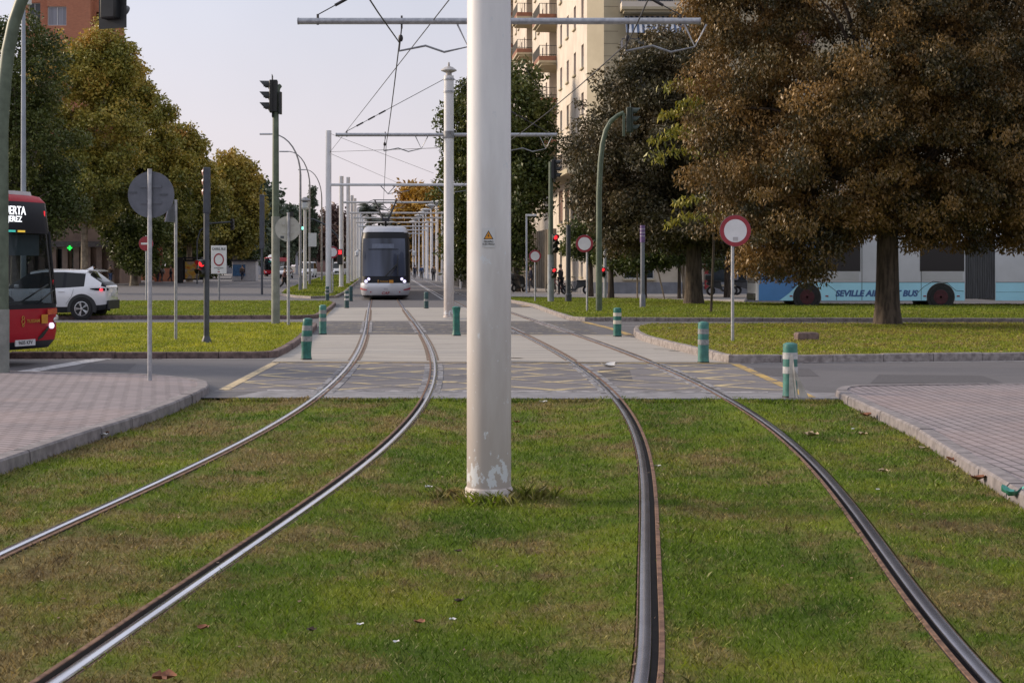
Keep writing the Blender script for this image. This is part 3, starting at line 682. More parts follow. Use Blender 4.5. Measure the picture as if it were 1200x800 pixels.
# ================================================================ CATENARY POLES, WIRES
def rod(mb, a, b, r, n=6): mb.tube([a, b], r, n)
def catenary_pole(loc, h, arm_z, half_l, half_r, label, rz=0, rad=.17, cap=False, group='catenary poles between the two tracks', wires=(), arm_r=.062, scuff=True):
    t = empty('catenary_pole', loc, rz, label, 'catenary pole', group)
    s = MB(); s.lathe([(rad, .02), (rad * .985, h * .5), (rad * .965, h)], n=40)
    s.build('shaft', POLE, t)
    s = MB(); s.lathe([(rad + .014, -.05), (rad + .014, .055), (rad + .004, .07)], n=40); s.build('base_collar', M('collar_paint', (.62, .58, .55), .6, scale=14, col2=(.36, .30, .27)), t)
    if cap:
        s = MB(); s.lathe([(.10, h), (.10, h + .1), (.27, h + .17), (.27, h + .20), (.14, h + .30), (.04, h + .33), (.03, h + .46), (.005, h + .48)], n=24); s.build('cap', M('cap_grey', (.45, .44, .44), .5, scale=8, col2=(.33, .3, .28)), t)
        for z in (h - .12, h - .55):
            s = MB(); s.lathe([(rad + .002, z - .03), (rad + .02, z - .03), (rad + .02, z + .03), (rad + .002, z + .03)], n=24); s.build('clamp_band', GALV, t)
    if arm_z:
        for xa, xb in ((-half_l, -rad * .9), (rad * .9, half_r)): s = MB(); s.tube([(xa, 0, arm_z), (xb, 0, arm_z)], arm_r, 12); s.build('cross_arm', GALV, t)
        s = MB()
        for x0, sg in ((-half_l, -1), (half_r, 1)):
            q = MB(); q.tube([(x0, 0, arm_z), (x0 + sg * .03, 0, arm_z)], arm_r * 1.06, 12); q.build('arm_end_cap', GALVD, t)
        s.lathe([(rad, arm_z - .12), (rad + .02, arm_z - .12), (rad + .02, arm_z + .12), (rad, arm_z + .12)], n=24)
        s.build('arm_clamp', GALVD, t)
        for x in wires:
            q = MB(); zz = arm_z - arm_r
            q.tube([(x, 0, arm_z + arm_r + .04), (x, 0, zz - .08)], .02, 6); q.tube([(x, 0, zz - .05), (x - .05, 0, zz - .5)], .014, 6)
            q.lathe([(.03, zz - .2), (.045, zz - .24), (.045, zz - .28), (.03, zz - .32)], (x - .02, 0, 0), 10)
            q.build('wire_hanger', WIRE, t)
            sg = 1
            q = MB(); q.tube([(x - .05, 0, zz - .5), (x + sg * .45, 0, zz - .40), (x + sg * .8, 0, zz - .52), (x + sg * 1.25, 0, zz - .42)], [.018, .022, .022, .012], 6); q.build('steady_arm', GALVD, t)
            q = MB(); xx = x + sg * 1.25; q.tube([(xx - .2 * sg, 0, zz), (xx, 0, zz - .42), (xx + .22 * sg, 0, zz)], .02, 6); q.build('arm_bracket', GALV, t)
        for x0, sg in ((-half_l + .35, -1), (half_r - .35, 1)):
            q = MB()
            top = (sg * rad, 0, min(h - .12, arm_z + 2.0)); e = Vector((x0, 0, arm_z + .12)); d = Vector(top) - e
            q.tube([e, top], .011, 5)
            for f in (.1, .22, .33): q.tube([e + d * f, e + d * (f + .07)], .03, 6)
            q.tube([(x0, 0, arm_z - .07), (x0, 0, arm_z + .13)], .025, 6)
            q.build('stay_rod', WIRE, t)
    return t
p1 = gp(573, 580); p2 = gp(584, 423); p3 = gp(526, 372)
near = catenary_pole(p1, 8.4, 6.25, 3.7, 3.6, 'thick white pole standing in the track lawn, scuffed foot and warning sticker', rad=.174, wires=(-1.9, 1.8))
catenary_pole(p2, 8.4, wz(25, p2.y), 3.75, 3.78, 'white pole on the pale slab straight behind the thick near pole', rad=.17, wires=(-1.82, 2.45))
catenary_pole(p3, 8.35, wz(158, p3.y), 3.88, 3.72, 'white pole with round grey cap right of the tram', rad=.175, cap=True, wires=(-2.2, 2.1))
# warning sticker on the near pole
zs = wz(279, p1.y)
st = MB(); r0 = .1765
def on_pole(x, z, r=r0): a = x / r; return (r * math.sin(a), -r * math.cos(a), z)
def pole_patch(mb, x0, x1, z0, z1, r, n=6):
    mb.loft([[on_pole(x0 + (x1 - x0) * i / n, z0, r), on_pole(x0 + (x1 - x0) * i / n, z1, r)] for i in range(n + 1)], closed=False)
wsn = MB(); pole_patch(wsn, -.052, .050, zs - .075, zs + .075, .1772); ws = wsn.build('warning_sticker', M('sticker_white', (.60, .60, .62), .5, var=.03), near)
def tri(x0, z0, sz, r): 
    k = MB(); n = 8
    k.loft([[on_pole(x0 + sz * (i / n - .5), z0, r), on_pole(x0 + sz * (i / n - .5), z0 + sz * .88 * (1 - abs(2 * i / n - 1)) + .0004, r)] for i in range(n + 1)], closed=False); return k
tri(-.001, zs - .012, .078, .1778).build('triangle_border', BLACKP, ws); tri(-.001, zs - .007, .060, .1783).build('triangle_field', ORANGE, ws)
b_ = MB(); b_.poly([on_pole(-.001 + x, zs - .003 + z, .1788) for x, z in ((.003, .038), (-.009, .016), (-.001, .017), (-.005, 0), (.008, .021), (.001, .021))]); b_.build('lightning_bolt', BLACKP, ws)
for tx, dz, sz in (('PELIGRO', -.030, .019), ('ELECTRICO', -.050, .018)):
    text(tx, sz, BLACKP, 'sticker_text', ws, (0, -.1785, zs + dz), (R(90), 0, 0), extrude=.0005)
# portals over the tram stop stretch: a tall left pole, a beam and a right pole
POR = [(385, 93, 9.85, 1), (400, 119, 8.6, 1), (408, 143, 9.9, 1), (412.5, 158, 8.9, 1), (416, 174, 9.4, 1), (419, 192, 9, 1), (422, 212, 9, 1), (424.5, 235, 9, 1)]
PLAB = ['tall white pole in front on the kerbed median, beside the dark bollard', 'white pole second in the median row, carrying a red tram signal', 'white pole third in the median row', 'white pole fourth in the median row']
por_loc = []
for i, (px, d, h, _) in enumerate(POR):
    X = wx(px, d); zb = .11 if i < 4 else 0
    wl = 9.3 if i else 9.9
    t = empty('portal_mast', (X, d, zb), -R(0), PLAB[i] if i < 4 else 'slim white mast of the far row left of the tram', 'mast', 'white masts left of the tram' if i < 4 else 'far white masts left of the tram')
    s = MB(); s.lathe([(.175, 0), (.172, h)], n=20); s.lathe([(.2, 3.6), (.2, 3.75)], n=20) if i == 1 else None; s.build('shaft', M('mast_white', (.68, .685, .72), .45, var=.05, scale=1.5), t)
    s = MB(); s.lathe([(.26, -.05), (.26, .05), (.2, .1)], n=16); s.build('base_collar', MATS['collar_paint'], t)
    az = 6.68 - zb
    s = MB(); s.tube([(.1, 0, az), (wl, 0, az)], .085, 10); s.build('cross_beam', M('beam_white', (.60, .605, .63), .45, var=.05), t)
    s = MB(); s.tube([(wl, 0, -.1), (wl, 0, h - 1.0)], .14, 14); s.build('far_post', MATS['mast_white'], t)
    for x in (3.6, 7.0): s = MB(); s.tube([(x - .5, 0, az), (x, 0, az - .55), (x + .5, 0, az)], .035, 6); s.tube([(x, 0, az - .55), (x + 1.3, 0, az - .35)], .025, 6); s.build('wire_hanger', GALVD, t); por_loc.append((X, d))
def wire(pts, r, label, group='overhead contact wires'):
    mb = MB(); mb.tube(pts, r, 5); return tag(mb.build('overhead_wire', WIRE), label, 'wire', group)
def midx(k1, k2, d):
    a, b = PATH[k1], PATH[k2]; return (np.interp(d, a[:, 1], a[:, 0]) + np.interp(d, b[:, 1], b[:, 0])) / 2
arms = [(12.04, 5.75), (p2.y, wz(50, p2.y)), (p3.y, wz(170, p3.y))] + [(d, 6.1) for _, d, _, _ in POR]
for (k1, k2, lab) in (('LL', 'LR', 'overhead contact wire above the left track'), ('RL', 'RR', 'overhead contact wire above the right track')):
    pts = [(midx(k1, k2, 6), 3, 5.8)]
    for d, z in arms:
        x = midx(k1, k2, d)
        if d == p2.y: x = wx(468, d) if k1 == 'LL' else wx(736, d)
        if d == p3.y: x = wx(452.5, d) if k1 == 'LL' else wx(590, d)
        pts.append((x, d, z))
    out = []
    for a, b in zip(pts, pts[1:]):
        for i in range(4):
            f = i / 4; sag = -.10 * 4 * f * (1 - f); out.append((a[0] + (b[0] - a[0]) * f, a[1] + (b[1] - a[1]) * f, a[2] + (b[2] - a[2]) * f + sag))
    out.append(pts[-1]); wire(out, .013, lab)
m1 = Vector((wx(387, 93), 93, wz(178, 93)))
wire([Vector((wx(527, 12.1), 12.1, wz(0, 12.1))) if False else Vector((wx(528, 26), 26, wz(-2, 26))), m1], .011, 'thin span wire rising from the tall left mast to the upper right', 'thin span wires')
wire([m1 + Vector((0, 0, 1.1)), Vector((wx(508, 119), 119, wz(203, 119)))], .012, 'thin stay wire falling right from the head of the tall left mast', 'thin span wires')
wire([m1, Vector((wx(512, 53), 53.2, wz(173, 53)))], .011, 'thin level wire from the tall left mast to the capped pole', 'thin span wires')
wire([m1 + Vector((0, 0, -.1)), Vector((wx(470, 143), 143, wz(216, 143)))], .012, 'thin stay wire falling from the tall left mast over the tram', 'thin span wires')
wire([Vector((wx(617, 27), 29, wz(80, 29))), Vector((wx(640, 62), 62, wz(116, 62)))], .010, 'thin wire hanging across the balconies of the cream building', 'thin span wires')
# ================================================================ STREET LAMPS
def lamp_curved(px, d, h, reach, label, col=GALVD):
    t = empty('street_lamp', (wx(px, d), d, .1), 0, label, 'street lamp', 'curved street lamps on the median')
    s = MB(); pts = [(0, 0, 0), (0, 0, h * .74)]
    for i in range(1, 9): a = i / 8 * math.pi / 2 * .96; pts.append((-reach * .8 * (1 - math.cos(a)), 0, h * .74 + h * .26 * math.sin(a)))
    s.tube(pts, [.10, .075] + [.06 - .003 * i for i in range(8)], 10); s.build('mast', col, t)
    s = MB(); s.tube([(0, 0, 0), (0, 0, .9)], .125, 10); s.build('mast_foot', M('lamp_foot', (.20, .21, .25), .6, scale=4), t)
    s = MB(); e = Vector(pts[-1]); s.loft([[e + Vector((x, y * .8, z)) for y, z in ((-.05, 0), (0, .05), (.05, 0), (0, -.03))] if abs(x) < .02 else [e + Vector((x, y, z)) for y, z in ((-.13, 0), (0, .07), (.13, 0), (0, -.05))] for x in (0, -.25, -.7, -.95)]); s.build('lamp_head', GALV, t)
    return t
lamp_curved(352, 104, wz(159, 104), 2.4, 'grey curved street lamp nearest the walking person, leftmost of the median lamps')
l2 = lamp_curved(363, 135, wz(179, 135), 2.3, 'grey curved street lamp with a pale square panel on its post')
s = MB(); s.box((.25, -.12, wz(281, 135) - .1), (.72, .03, 1.2)); s.build('panel', M('panel_pale', (.60, .63, .64), .5, var=.04), l2)
lamp_curved(377, 170, wz(200, 170), 2.2, 'grey curved street lamp furthest right on the median')
# white luminaire column on the median
t = empty('lantern_column', (wx(357.5, 108), 108, .1), 0, 'off white column with glass lantern head on the median', 'street lamp')
s = MB(); s.lathe([(.16, 0), (.13, .6), (.11, 5.6)], n=14); s.build('column', M('column_white', (.55, .55, .54), .5, scale=2, col2=(.42, .42, .40)), t)
s = MB(); s.lathe([(.12, 5.6), (.3, 5.75), (.34, 6.1), (.15, 6.2)], n=16); s.build('lantern', M('lantern_glass', (.62, .66, .70), .15, var=.1), t)
s = MB(); s.lathe([(.4, 6.2), (.42, 6.28), (.1, 6.5)], n=16); s.build('lantern_hood', GALVD, t)
# thin lamp behind the red bus
t = empty('street_lamp', (wx(27.5, 62), 62, 0), 0, 'thin pale blue grey lamp post rising behind the red bus', 'street lamp')
s = MB(); s.tube([(0, 0, 0), (0, 0, 12.4)], [.12, .075], 10); s.build('mast', M('lamp_bluegrey', (.33, .37, .45), .4, .2, scale=1), t)
s = MB(); s.bb(-.05, .3, -.12, .12, 12.3, 12.6); s.bb(-.1, .05, -.08, .08, 12.0, 12.5); s.build('lamp_head', FRAMEW, t, bevel=.03)
# small modern lamp at the right
t = empty('street_lamp', (wx(617, 92), 92, .1), 0, 'slim grey lamp with a flat horizontal head by the cream building', 'street lamp')
s = MB(); s.tube([(0, 0, 0), (0, 0, wz(253, 92) - .1)], .055, 8); s.build('mast', M('lamp_pale', (.42, .45, .50), .4, .2, var=.05), t)
s = MB(); s.bb(-.06, .6, -.12, .12, wz(253, 92) - .12, wz(253, 92) - .0); s.build('lamp_head', FRAMEW, t, bevel=.02)
# disc-headed lamps right of the far tracks
def disc_lamp(X, d, h):
    t = empty('disc_lamp', (X, d, 0), 0, 'slender white lamp post with flat disc head beside the far track', 'street lamp', 'white disc headed lamps along the far track')
    s = MB(); s.tube([(0, 0, 0), (0, 0, h - .2)], [.14, .10], 10); s.build('mast', MATS['mast_white'], t)
    s = MB(); s.lathe([(.12, h - .5), (.3, h - .3), (.75, h - .12), (.75, h), (.2, h + .1)], n=18); s.build('lamp_head', M('disc_head', (.55, .56, .58), .5, var=.05), t); return t
dl = disc_lamp(wx(518, 178), 178, wz(235, 178))
for px, d, yt in ((511, 192, 236), (505, 206, 240), (499, 222, 245), (496, 238, 248), (491, 256, 252), (487, 276, 256), (484, 300, 259)):
    c = again(dl, (wx(px, d), d, 0)); c.scale.z = wz(yt, d) / wz(235, 178)
# ================================================================ TRAFFIC LIGHTS
def light_head(parent, c, rz, lit=None, n=3, s=.30, plate=True, col=BLACKP, name='signal_head', visors=True):
    """lenses look along local -Y after rotation by rz"""
    h = empty(name, c, rz); h.parent = parent
    H_ = s * n; hs = MB(); hs.bb(-s * .48, s * .48, -.02, .22, -H_ / 2, H_ / 2); hs.build('housing', col, h, bevel=.03)
    if plate:
        p = MB(); p.bb(-s * .85, s * .85, .06, .075, -H_ / 2 - .14, H_ / 2 + .14); p.build('backboard', col, h)
    for i in range(n):
        z = H_ / 2 - s * (i + .5)
        lm = {None: None}.get(lit); cols = ['r', 'a', 'g'] if n == 3 else ['r', 'g']
        on = lit == cols[i]
        q = MB(); q.lathe([(s * .36, -.005), (s * .30, -.028), (s * .02, -.04)], n=18, ax='Y'); 
        o = q.build('lens', (RED_L if cols[i] == 'r' else GREEN_L if cols[i] == 'g' else ORANGE_L) if on else M('lens_dark', (.05, .045, .045), .2, var=.1), h); o.location = (0, -.02, z)
        if visors:
            v = MB(); m_ = 12; sec = []
            for y, k in ((-.02, 0), (-.30, .0)):
                pass
            A = [math.pi * (-.12 + 1.24 * j / m_) for j in range(m_ + 1)]
            ro, ri = s * .44, s * .415
            v.loft([[Vector((ro * math.cos(a), -.02, z + ro * math.sin(a))), Vector((ro * math.cos(a), -.30 + .12 * (1 - math.sin(max(0, a))), z + ro * math.sin(a))), Vector((ri * math.cos(a), -.30 + .12 * (1 - math.sin(max(0, a))), z + ri * math.sin(a))), Vector((ri * math.cos(a), -.02, z + ri * math.sin(a)))] for a in A])
            v.build('visor', col, h)
    return h
def mast_tube(parent, pts, rad, m, name='mast', n=14): s = MB(); s.tube(pts, rad, n); return s.build(name, m, parent)
# left green mast with head on top, seen edge on
b = gp(323, 384.5); t = empty('traffic_light', (b.x, b.y, 0), 0, 'green traffic light mast on the left island, black head pointing left', 'traffic light')
hh = wz(99, b.y)
mast_tube(t, [(0, 0, 0), (0, 0, hh - .7), (.02, 0, hh - .35), (.05, .05, hh - .1), (.12, .1, hh - .02)], [.115, .088, .085, .08, .06], GREENP)
s = MB(); s.tube([(0, 0, .1), (0, 0, 1.0)], .122, 14); s.tube([(0, 0, 1.0), (0, 0, 3.2)], .118, 14); s.build('mast_sleeve', M('sleeve_grey', (.26, .27, .25), .6, scale=3, col2=(.17, .18, .165)), t)
light_head(t, (-.16, 0, wz(113, b.y)), -R(84), None, 3, .31, True)
s = MB(); s.bb(.1, .17, -.1, .1, wz(134, b.y), wz(108, b.y)); s.build('counter_panel', BLACKP, t)
# left foreground arched mast, head high above the street
b = gp(1.5, 443); t = empty('traffic_light', (b.x, b.y, 0), 0, 'thick green arched mast at the left photo edge, head hanging over the street', 'traffic light')
z0 = wz(130, b.y); pts = [(0, 0, 0), (0, 0, z0 * .5), (0.0, 0, z0 - .3), (.02, .0, z0)]
for (px, py) in ((5.5, 95), (9.5, 60), (16, 28), (24, 4), (36, -20), (58, -38), (90, -46), (140, -48)): pts.append((wx(px, b.y) - b.x, 0, wz(py, b.y)))
mast_tube(t, pts, [.115, .112, .11, .108, .106, .105, .10, .095, .09, .085, .08, .07], GREENP)
s = MB(); s.tube([(0, 0, .09), (0, 0, 1.1)], .125, 14); s.build('mast_sleeve', MATS['sleeve_grey'], t)
light_head(t, (wx(135, b.y) - b.x, .0, wz(-9, b.y)), R(160), None, 3, .30, True, BLACKP)
# right green mast curving right
b = gp(702, 368.3); t = empty('traffic_light', (b.x, b.y, 0.1), 0, 'green mast curving right in front of the dark tree, signal head pointing right', 'traffic light')
pts = [(0, 0, 0), (0, 0, wz(230, b.y))]
for (px, py) in ((703.5, 195), (706, 172), (710, 156), (716, 145), (724, 138.5), (731, 135)): pts.append((wx(px, b.y) - b.x, 0, wz(py, b.y)))
mast_tube(t, pts, [.12, .105, .1, .096, .09, .084, .075, .065], GREENP)
light_head(t, (wx(741, b.y) - b.x, 0, wz(144, b.y)), R(88), None, 3, .31, True, DARKG)
s = MB(); s.bb(wx(729.5, b.y) - b.x, wx(732.5, b.y) - b.x, -.06, .06, wz(163, b.y), wz(136, b.y)); s.build('counter_panel', GREENP, t)
# right far mast with red lights
b = gp(645.5, 356.5); t = empty('traffic_light', (b.x, b.y, 0.1), 0, 'green post with two red lights, one above the other, left of the dark slim post', 'traffic light')
mast_tube(t, [(0, 0, 0), (0, 0, 2.2)], .155, M('sleeve_pale', (.30, .33, .35), .6, scale=3, col2=(.22, .24, .26)), 'mast_sleeve'); mast_tube(t, [(0, 0, 2.2), (0, 0, wz(192, b.y))], [.12, .1], GREENP)
light_head(t, (.24, 0, wz(201, b.y)), R(80), None, 3, .30, True, BLACKP); light_head(t, (.2, -.15, wz(288, b.y)), R(20), 'r', 3, .29, False, BLACKP)
light_head(t, (.13, -.18, wz(322, b.y)), R(15), 'r', 2, .24, False, BLACKP)
# slim dark post right of it, edge-on head; pedestrian light on grey stub
b = gp(666, 356.3); t = empty('signal_post', (b.x, b.y, 0.1), 0, 'dark slim slate post between the red lights and the round sign', 'post'); mast_tube(t, [(0, 0, 0), (0, 0, wz(266, b.y))], [.125, .105], SLATE); s = MB(); s.lathe([(.16, 0), (.16, .35), (.12, .4)], n=12); s.build('base_collar', SLATE, t)
b = gp(709, 352.2); t = empty('traffic_light', (b.x, b.y, 0.05), 0, 'short grey post with a red pedestrian light just right of the green mast', 'traffic light'); mast_tube(t, [(0, 0, 0), (0, 0, 3.1)], .085, GALV)
light_head(t, (-.12, -.14, wz(320, b.y)), R(10), 'r', 2, .25, False, BLACKP)
s = MB(); s.bb(.1, .5, -.1, .1, wz(283, b.y), wz(252, b.y)); s.build('signal_box', SLATE, t, bevel=.03); mast_tube(t, [(.05, 0, 3.0), (.12, 0, 3.6), (.2, 0, wz(283, b.y))], .05, GALVD, 'bracket')
# left slate post with pedestrian light
b = gp(242, 408); t = empty('traffic_light', (b.x, b.y, 0.11), 0, 'dark slate post on the left island with a red pedestrian light', 'traffic light')
mast_tube(t, [(0, 0, 0), (0, 0, wz(256, b.y))], .062, SLATE); s = MB(); s.lathe([(.11, 0), (.105, .05), (.08, .12), (.065, .16)], n=16); s.build('base_collar', SLATE, t)
s = MB(); s.bb(-.072, .072, -.02, .10, wz(256, b.y), wz(202, b.y)); s.build('signal_back', SLATE, t, bevel=.012)
for z in (208, 219, 231):
    s = MB(); s.lathe([(.085, 0), (.06, -.03), (.01, -.04)], n=14, ax='X'); o = s.build('lens', M('lens_pale_red', (.55, .33, .31), .3, var=.1), t); o.location = (-.07, .04, wz(z, b.y))
light_head(t, (-.09, -.03, wz(320, b.y)), R(-14), 'r', 2, .19, False, BLACKP)
# far signal hanging from a dark arm on the median, lit green; and red tram signal on the second mast
b = (wx(399, 150), 150, .1); t = empty('traffic_light', b, 0, 'far dark arched signal mast with a green light, behind the round grey sign', 'traffic light')
mast_tube(t, [(0, 0, 0), (0, 0, 3.6), (-.3, 0, 4.6), (-1.3, 0, 5.6), (-2.6, 0, 6.2)] + [(-3.6, 0, 6.3)], .08, SLATE); light_head(t, (-3.7, -.1, 5.75), 0, 'g', 3, .42, False)
b = (wx(398.5, 118.6), 118.6, wz(293, 118.6)); t = empty('tram_signal', (wx(398.5, 118.6), 118.5, wz(295, 118.6) - .5), 0, 'small black tram signal with red light fixed to a white mast', 'traffic light')
s = MB(); s.bb(-.2, .2, -.1, .14, -.5, .7); s.build('housing', BLACKP, t, bevel=.03); s = MB(); s.bb(-.14, .14, -.13, -.1, .3, .62); s.build('lens', RED_L, t)
# far traffic lights over the left avenue
for px, d, yt, yb, lab in ((307, 95, 228, 292, 'dark long signal back seen edge on, left of the green mast'),):
    t = empty('signal_post', (wx(px, d), d, 0), 0, lab, 'post'); mast_tube(t, [(0, 0, 0), (0, 0, wz(yb, d))], .07, SLATE); s = MB(); s.bb(-.14, .14, -.1, .16, wz(yb, d), wz(yt, d)); s.build('signal_back', SLATE, t, bevel=.03)
t = empty('traffic_light', (wx(231, 150), 150, 0), 0, 'thin dark arm over the avenue with a small black signal head', 'traffic light')
mast_tube(t, [(0, 0, 0), (0, 0, 4.2), (.3, 0, 5.2), (1.2, 0, 5.9), (3.4, 0, 6.05)], .07, SLATE); light_head(t, (wx(272, 150) - wx(231, 150), 0, wz(263, 150)), 0, None, 3, .36, False)
# ================================================================ SIGNS
def disc_sign(b, zc, r, post_top, label, front=True, rz=0, ring=True, face_mat=None, post_r=.032, offs=0.0, bar=False, back=SIGNBACK, z0=.1):
    t = empty('round_sign', (b.x, b.y, z0), rz, label, 'road sign')
    zc -= z0; post_top -= z0
    s = MB(); s.tube([(0, 0, -.02), (0, 0, post_top)], post_r, 12); s.build('post', GALV, t)
    y0 = -post_r - .012 if front else post_r + .012
    s = MB(); s.lathe([(r, 0), (r, .012), (r - .012, .018), (.01, .018)] if not front else [(.01, 0), (r - .012, 0), (r, .006), (r, .018)], n=48, ax='Y'); o = s.build('plate', back, t); o.location = (offs, y0 - (.009 if not front else .009), zc)
    if front:
        s = MB()
        if ring:
            n = 48; s.loft([[Vector((rr * math.cos(a), yy, rr * math.sin(a))) for rr, yy in ((r * .985, -.012), (r * .985, -.0165), (r * .73, -.0165), (r * .73, -.012))] for a in [2 * math.pi * i / n for i in range(n + 1)]], caps=False)
            o = s.build('red_ring', RED_S, t); o.location = (offs, y0, zc)
            s = MB(); s.lathe([(r * .735, -.012), (r * .735, -.0150), (.01, -.0150)], n=48, ax='Y'); o = s.build('white_face', WHITE_S, t); o.location = (offs, y0, zc)
        else:
            s.lathe([(r * .98, -.012), (r * .98, -.016), (.01, -.016)], n=40, ax='Y'); o = s.build('red_face', RED_S, t); o.location = (offs, y0, zc)
            s = MB(); s.bb(-r * .68, r * .68, -.021, -.015, -r * .13, r * .13); o = s.build('white_bar', WHITE_S, t); o.location = (offs, y0, zc)
    else:
        s = MB(); 
        for dz in (-.12, .12): s.bb(-.16, .16, -.012, .002, dz - .018, dz + .018)
        s.bb(-.012, .012, -.05, -.0, -.15, .15); o = s.build('bracket', back, t); o.location = (offs, y0 - .009, zc)
    return t
b = gp(175.5, 453); t = disc_sign(b, wz(228, b.y), .345, wz(198, b.y), 'large dark grey round sign seen from behind, on the left plaza', front=False, post_r=.034, offs=.01)
for x, z in ((-.26, .03), (.2, .0)):
    s = MB(); s.bb(-.06, .06, -.004, .0, -.012, .012); o = s.build('maker_mark', M('mark_dark', (.09, .10, .12), .6, var=.2), t); o.location = (x, .034, wz(228, b.y) - .1 + z)
b = gp(338, 386.5); t = disc_sign(b, wz(268, b.y), .35, wz(249, b.y), 'pale grey round sign seen from behind, beside the green mast', front=False, post_r=.042, back=SIGNBACKL, offs=-.03)
s = MB(); s.bb(-.05, .05, -.004, 0, -.035, .035); o = s.build('maker_mark', MATS['mark_dark'], t); o.location = (-.18, .042, wz(278, b.y) - .1)
s = MB(); s.bb(-.05, .07, -.03, .06, 0, .14); o = s.build('post_cap', BLACKP, t); o.location = (.06, .03, wz(254, b.y) - .1)
b = gp(858.5, 407.5); t = disc_sign(b, wz(270.5, b.y), .345, wz(258, b.y), 'nearest round white sign with red ring, in front of the big brown tree', offs=.05, post_r=.036, rz=R(3))
s = MB(); s.bb(-.055, .055, -.003, 0, -.04, .04); o = s.build('faded_sticker', M('sticker_faded', (.50, .48, .51), .5, var=.1), t); o.location = (.05, -.066, wz(280, b.y) - .1)
b = gp(688, 368.3); disc_sign(b, wz(285.5, b.y), .325, wz(275, b.y), 'middle round white sign with red ring, left of the green mast', offs=-.1, post_r=.038)
b = gp(627, 356.3); disc_sign(b, wz(300, b.y), .285, wz(294, b.y), 'smallest round white sign with red ring, right of the slim lamp', post_r=.035)
b = gp(171.5, 355); t = disc_sign(b, wz(285.5, b.y), .35, wz(276, b.y), 'red no entry sign with white bar beside the avenue, left', ring=False, post_r=.045, z0=0)
b = Vector((wx(390, 96), 96, 0)); t = disc_sign(b, wz(295.5, b.y), .37, wz(288, b.y), 'round red ringed sign half hidden by the tall white mast', post_r=.045, z0=.1)
# triangular sign edge on
b = gp(206, 404.5); t = empty('triangle_sign', (b.x, b.y, .1), 0, 'triangular sign seen nearly edge on, on a grey post on the left island', 'road sign')
s = MB(); s.tube([(0, 0, 0), (0, 0, wz(234, b.y) - .1)], .036, 12); s.build('post', GALV, t)
zc = wz(250, b.y) - .1; Mr = Matrix.Rotation(R(79), 3, 'Z')
def tri3(r, y): return [Mr @ Vector((x * r, y, z * r)) + Vector((-.07, -.0, zc)) for x, z in ((-.95, -.55), (.95, -.55), (0, 1.05))]
s = MB(); s.prism(tri3(.36, .02), Mr @ Vector((0, .03, 0))); s.build('plate', SIGNBACK, t); s = MB(); s.prism(tri3(.355, .05), Mr @ Vector((0, .004, 0))); s.build('red_face', RED_S, t); s = MB(); s.prism(tri3(.25, .0545), Mr @ Vector((0, .003, 0))); s.build('white_face', WHITE_S, t)
# bus lane panel
b = gp(256.5, 354.5); t = empty('lane_sign', (b.x, b.y, .05), R(2), 'white upright panel lettered CARRIL BUS with a red ring', 'road sign')
k = b.y / F; zt, zb_ = wz(289, b.y), wz(322, b.y)
s = MB(); s.tube([(0, .05, 0), (0, .05, zt - .2)], .05, 8); s.build('post', GALVD, t)
s = MB(); s.bb(-9 * k, 9 * k, -.02, .02, zb_, zt); pn = s.build('panel', WHITE_S, t, bevel=.01)
zc = wz(305.5, b.y); s = MB(); n = 40
s.loft([[Vector((rr * math.cos(a) * 1.0, yy, zc + rr * 1.25 * math.sin(a))) for rr, yy in ((6.0 * k, -.022), (6.0 * k, -.028), (4.6 * k, -.028), (4.6 * k, -.022))] for a in [2 * math.pi * i / n for i in range(n + 1)]], caps=False); s.build('red_ring', RED_S, pn)
text('CARRIL BUS', 4.0 * k, SLATE, 'panel_text', pn, (0, -.026, wz(293, b.y)), (R(90), 0, 0), sx=.74, extrude=.003)
for z, tx, sz in ((315.3, 'AUTORIZADOS', 1.9), (317.3, 'BUS', 1.6)): text(tx, sz * k, SLATE, 'panel_text', pn, (0, -.026, wz(z, b.y)), (R(90), 0, 0), sx=.8, extrude=.003)
s = MB(); s.bb(-1.3 * k, 1.3 * k, -.026, -.02, wz(320.2, b.y), wz(319.2, b.y)); s.build('red_dash', RED_S, pn)
# violet panel on post at the right; slim box post
b = gp(753, 363.5); t = empty('information_post', (b.x, b.y, .1), 0, 'grey post with a small violet and black panel on top, before the dark tree', 'sign post')
s = MB(); s.tube([(0, 0, 0), (0, 0, wz(284, b.y))], .085, 10); s.lathe([(.12, 0), (.12, .5), (.09, .55)], n=12); s.build('post', M('post_bluegrey', (.17, .18, .22), .5, scale=2), t)
s = MB(); s.tube([(0, 0, wz(284, b.y) - .1), (0, 0, wz(267, b.y))], .1, 12); s.build('panel', PURP, t)
s = MB()
for z in (272, 276, 280): s.tube([(0, 0, wz(z, b.y)), (0, 0, wz(z - 1, b.y))], .104, 12)
s.build('panel_stripe', M('stripe_pale', (.42, .38, .5), .5, var=.1), t)
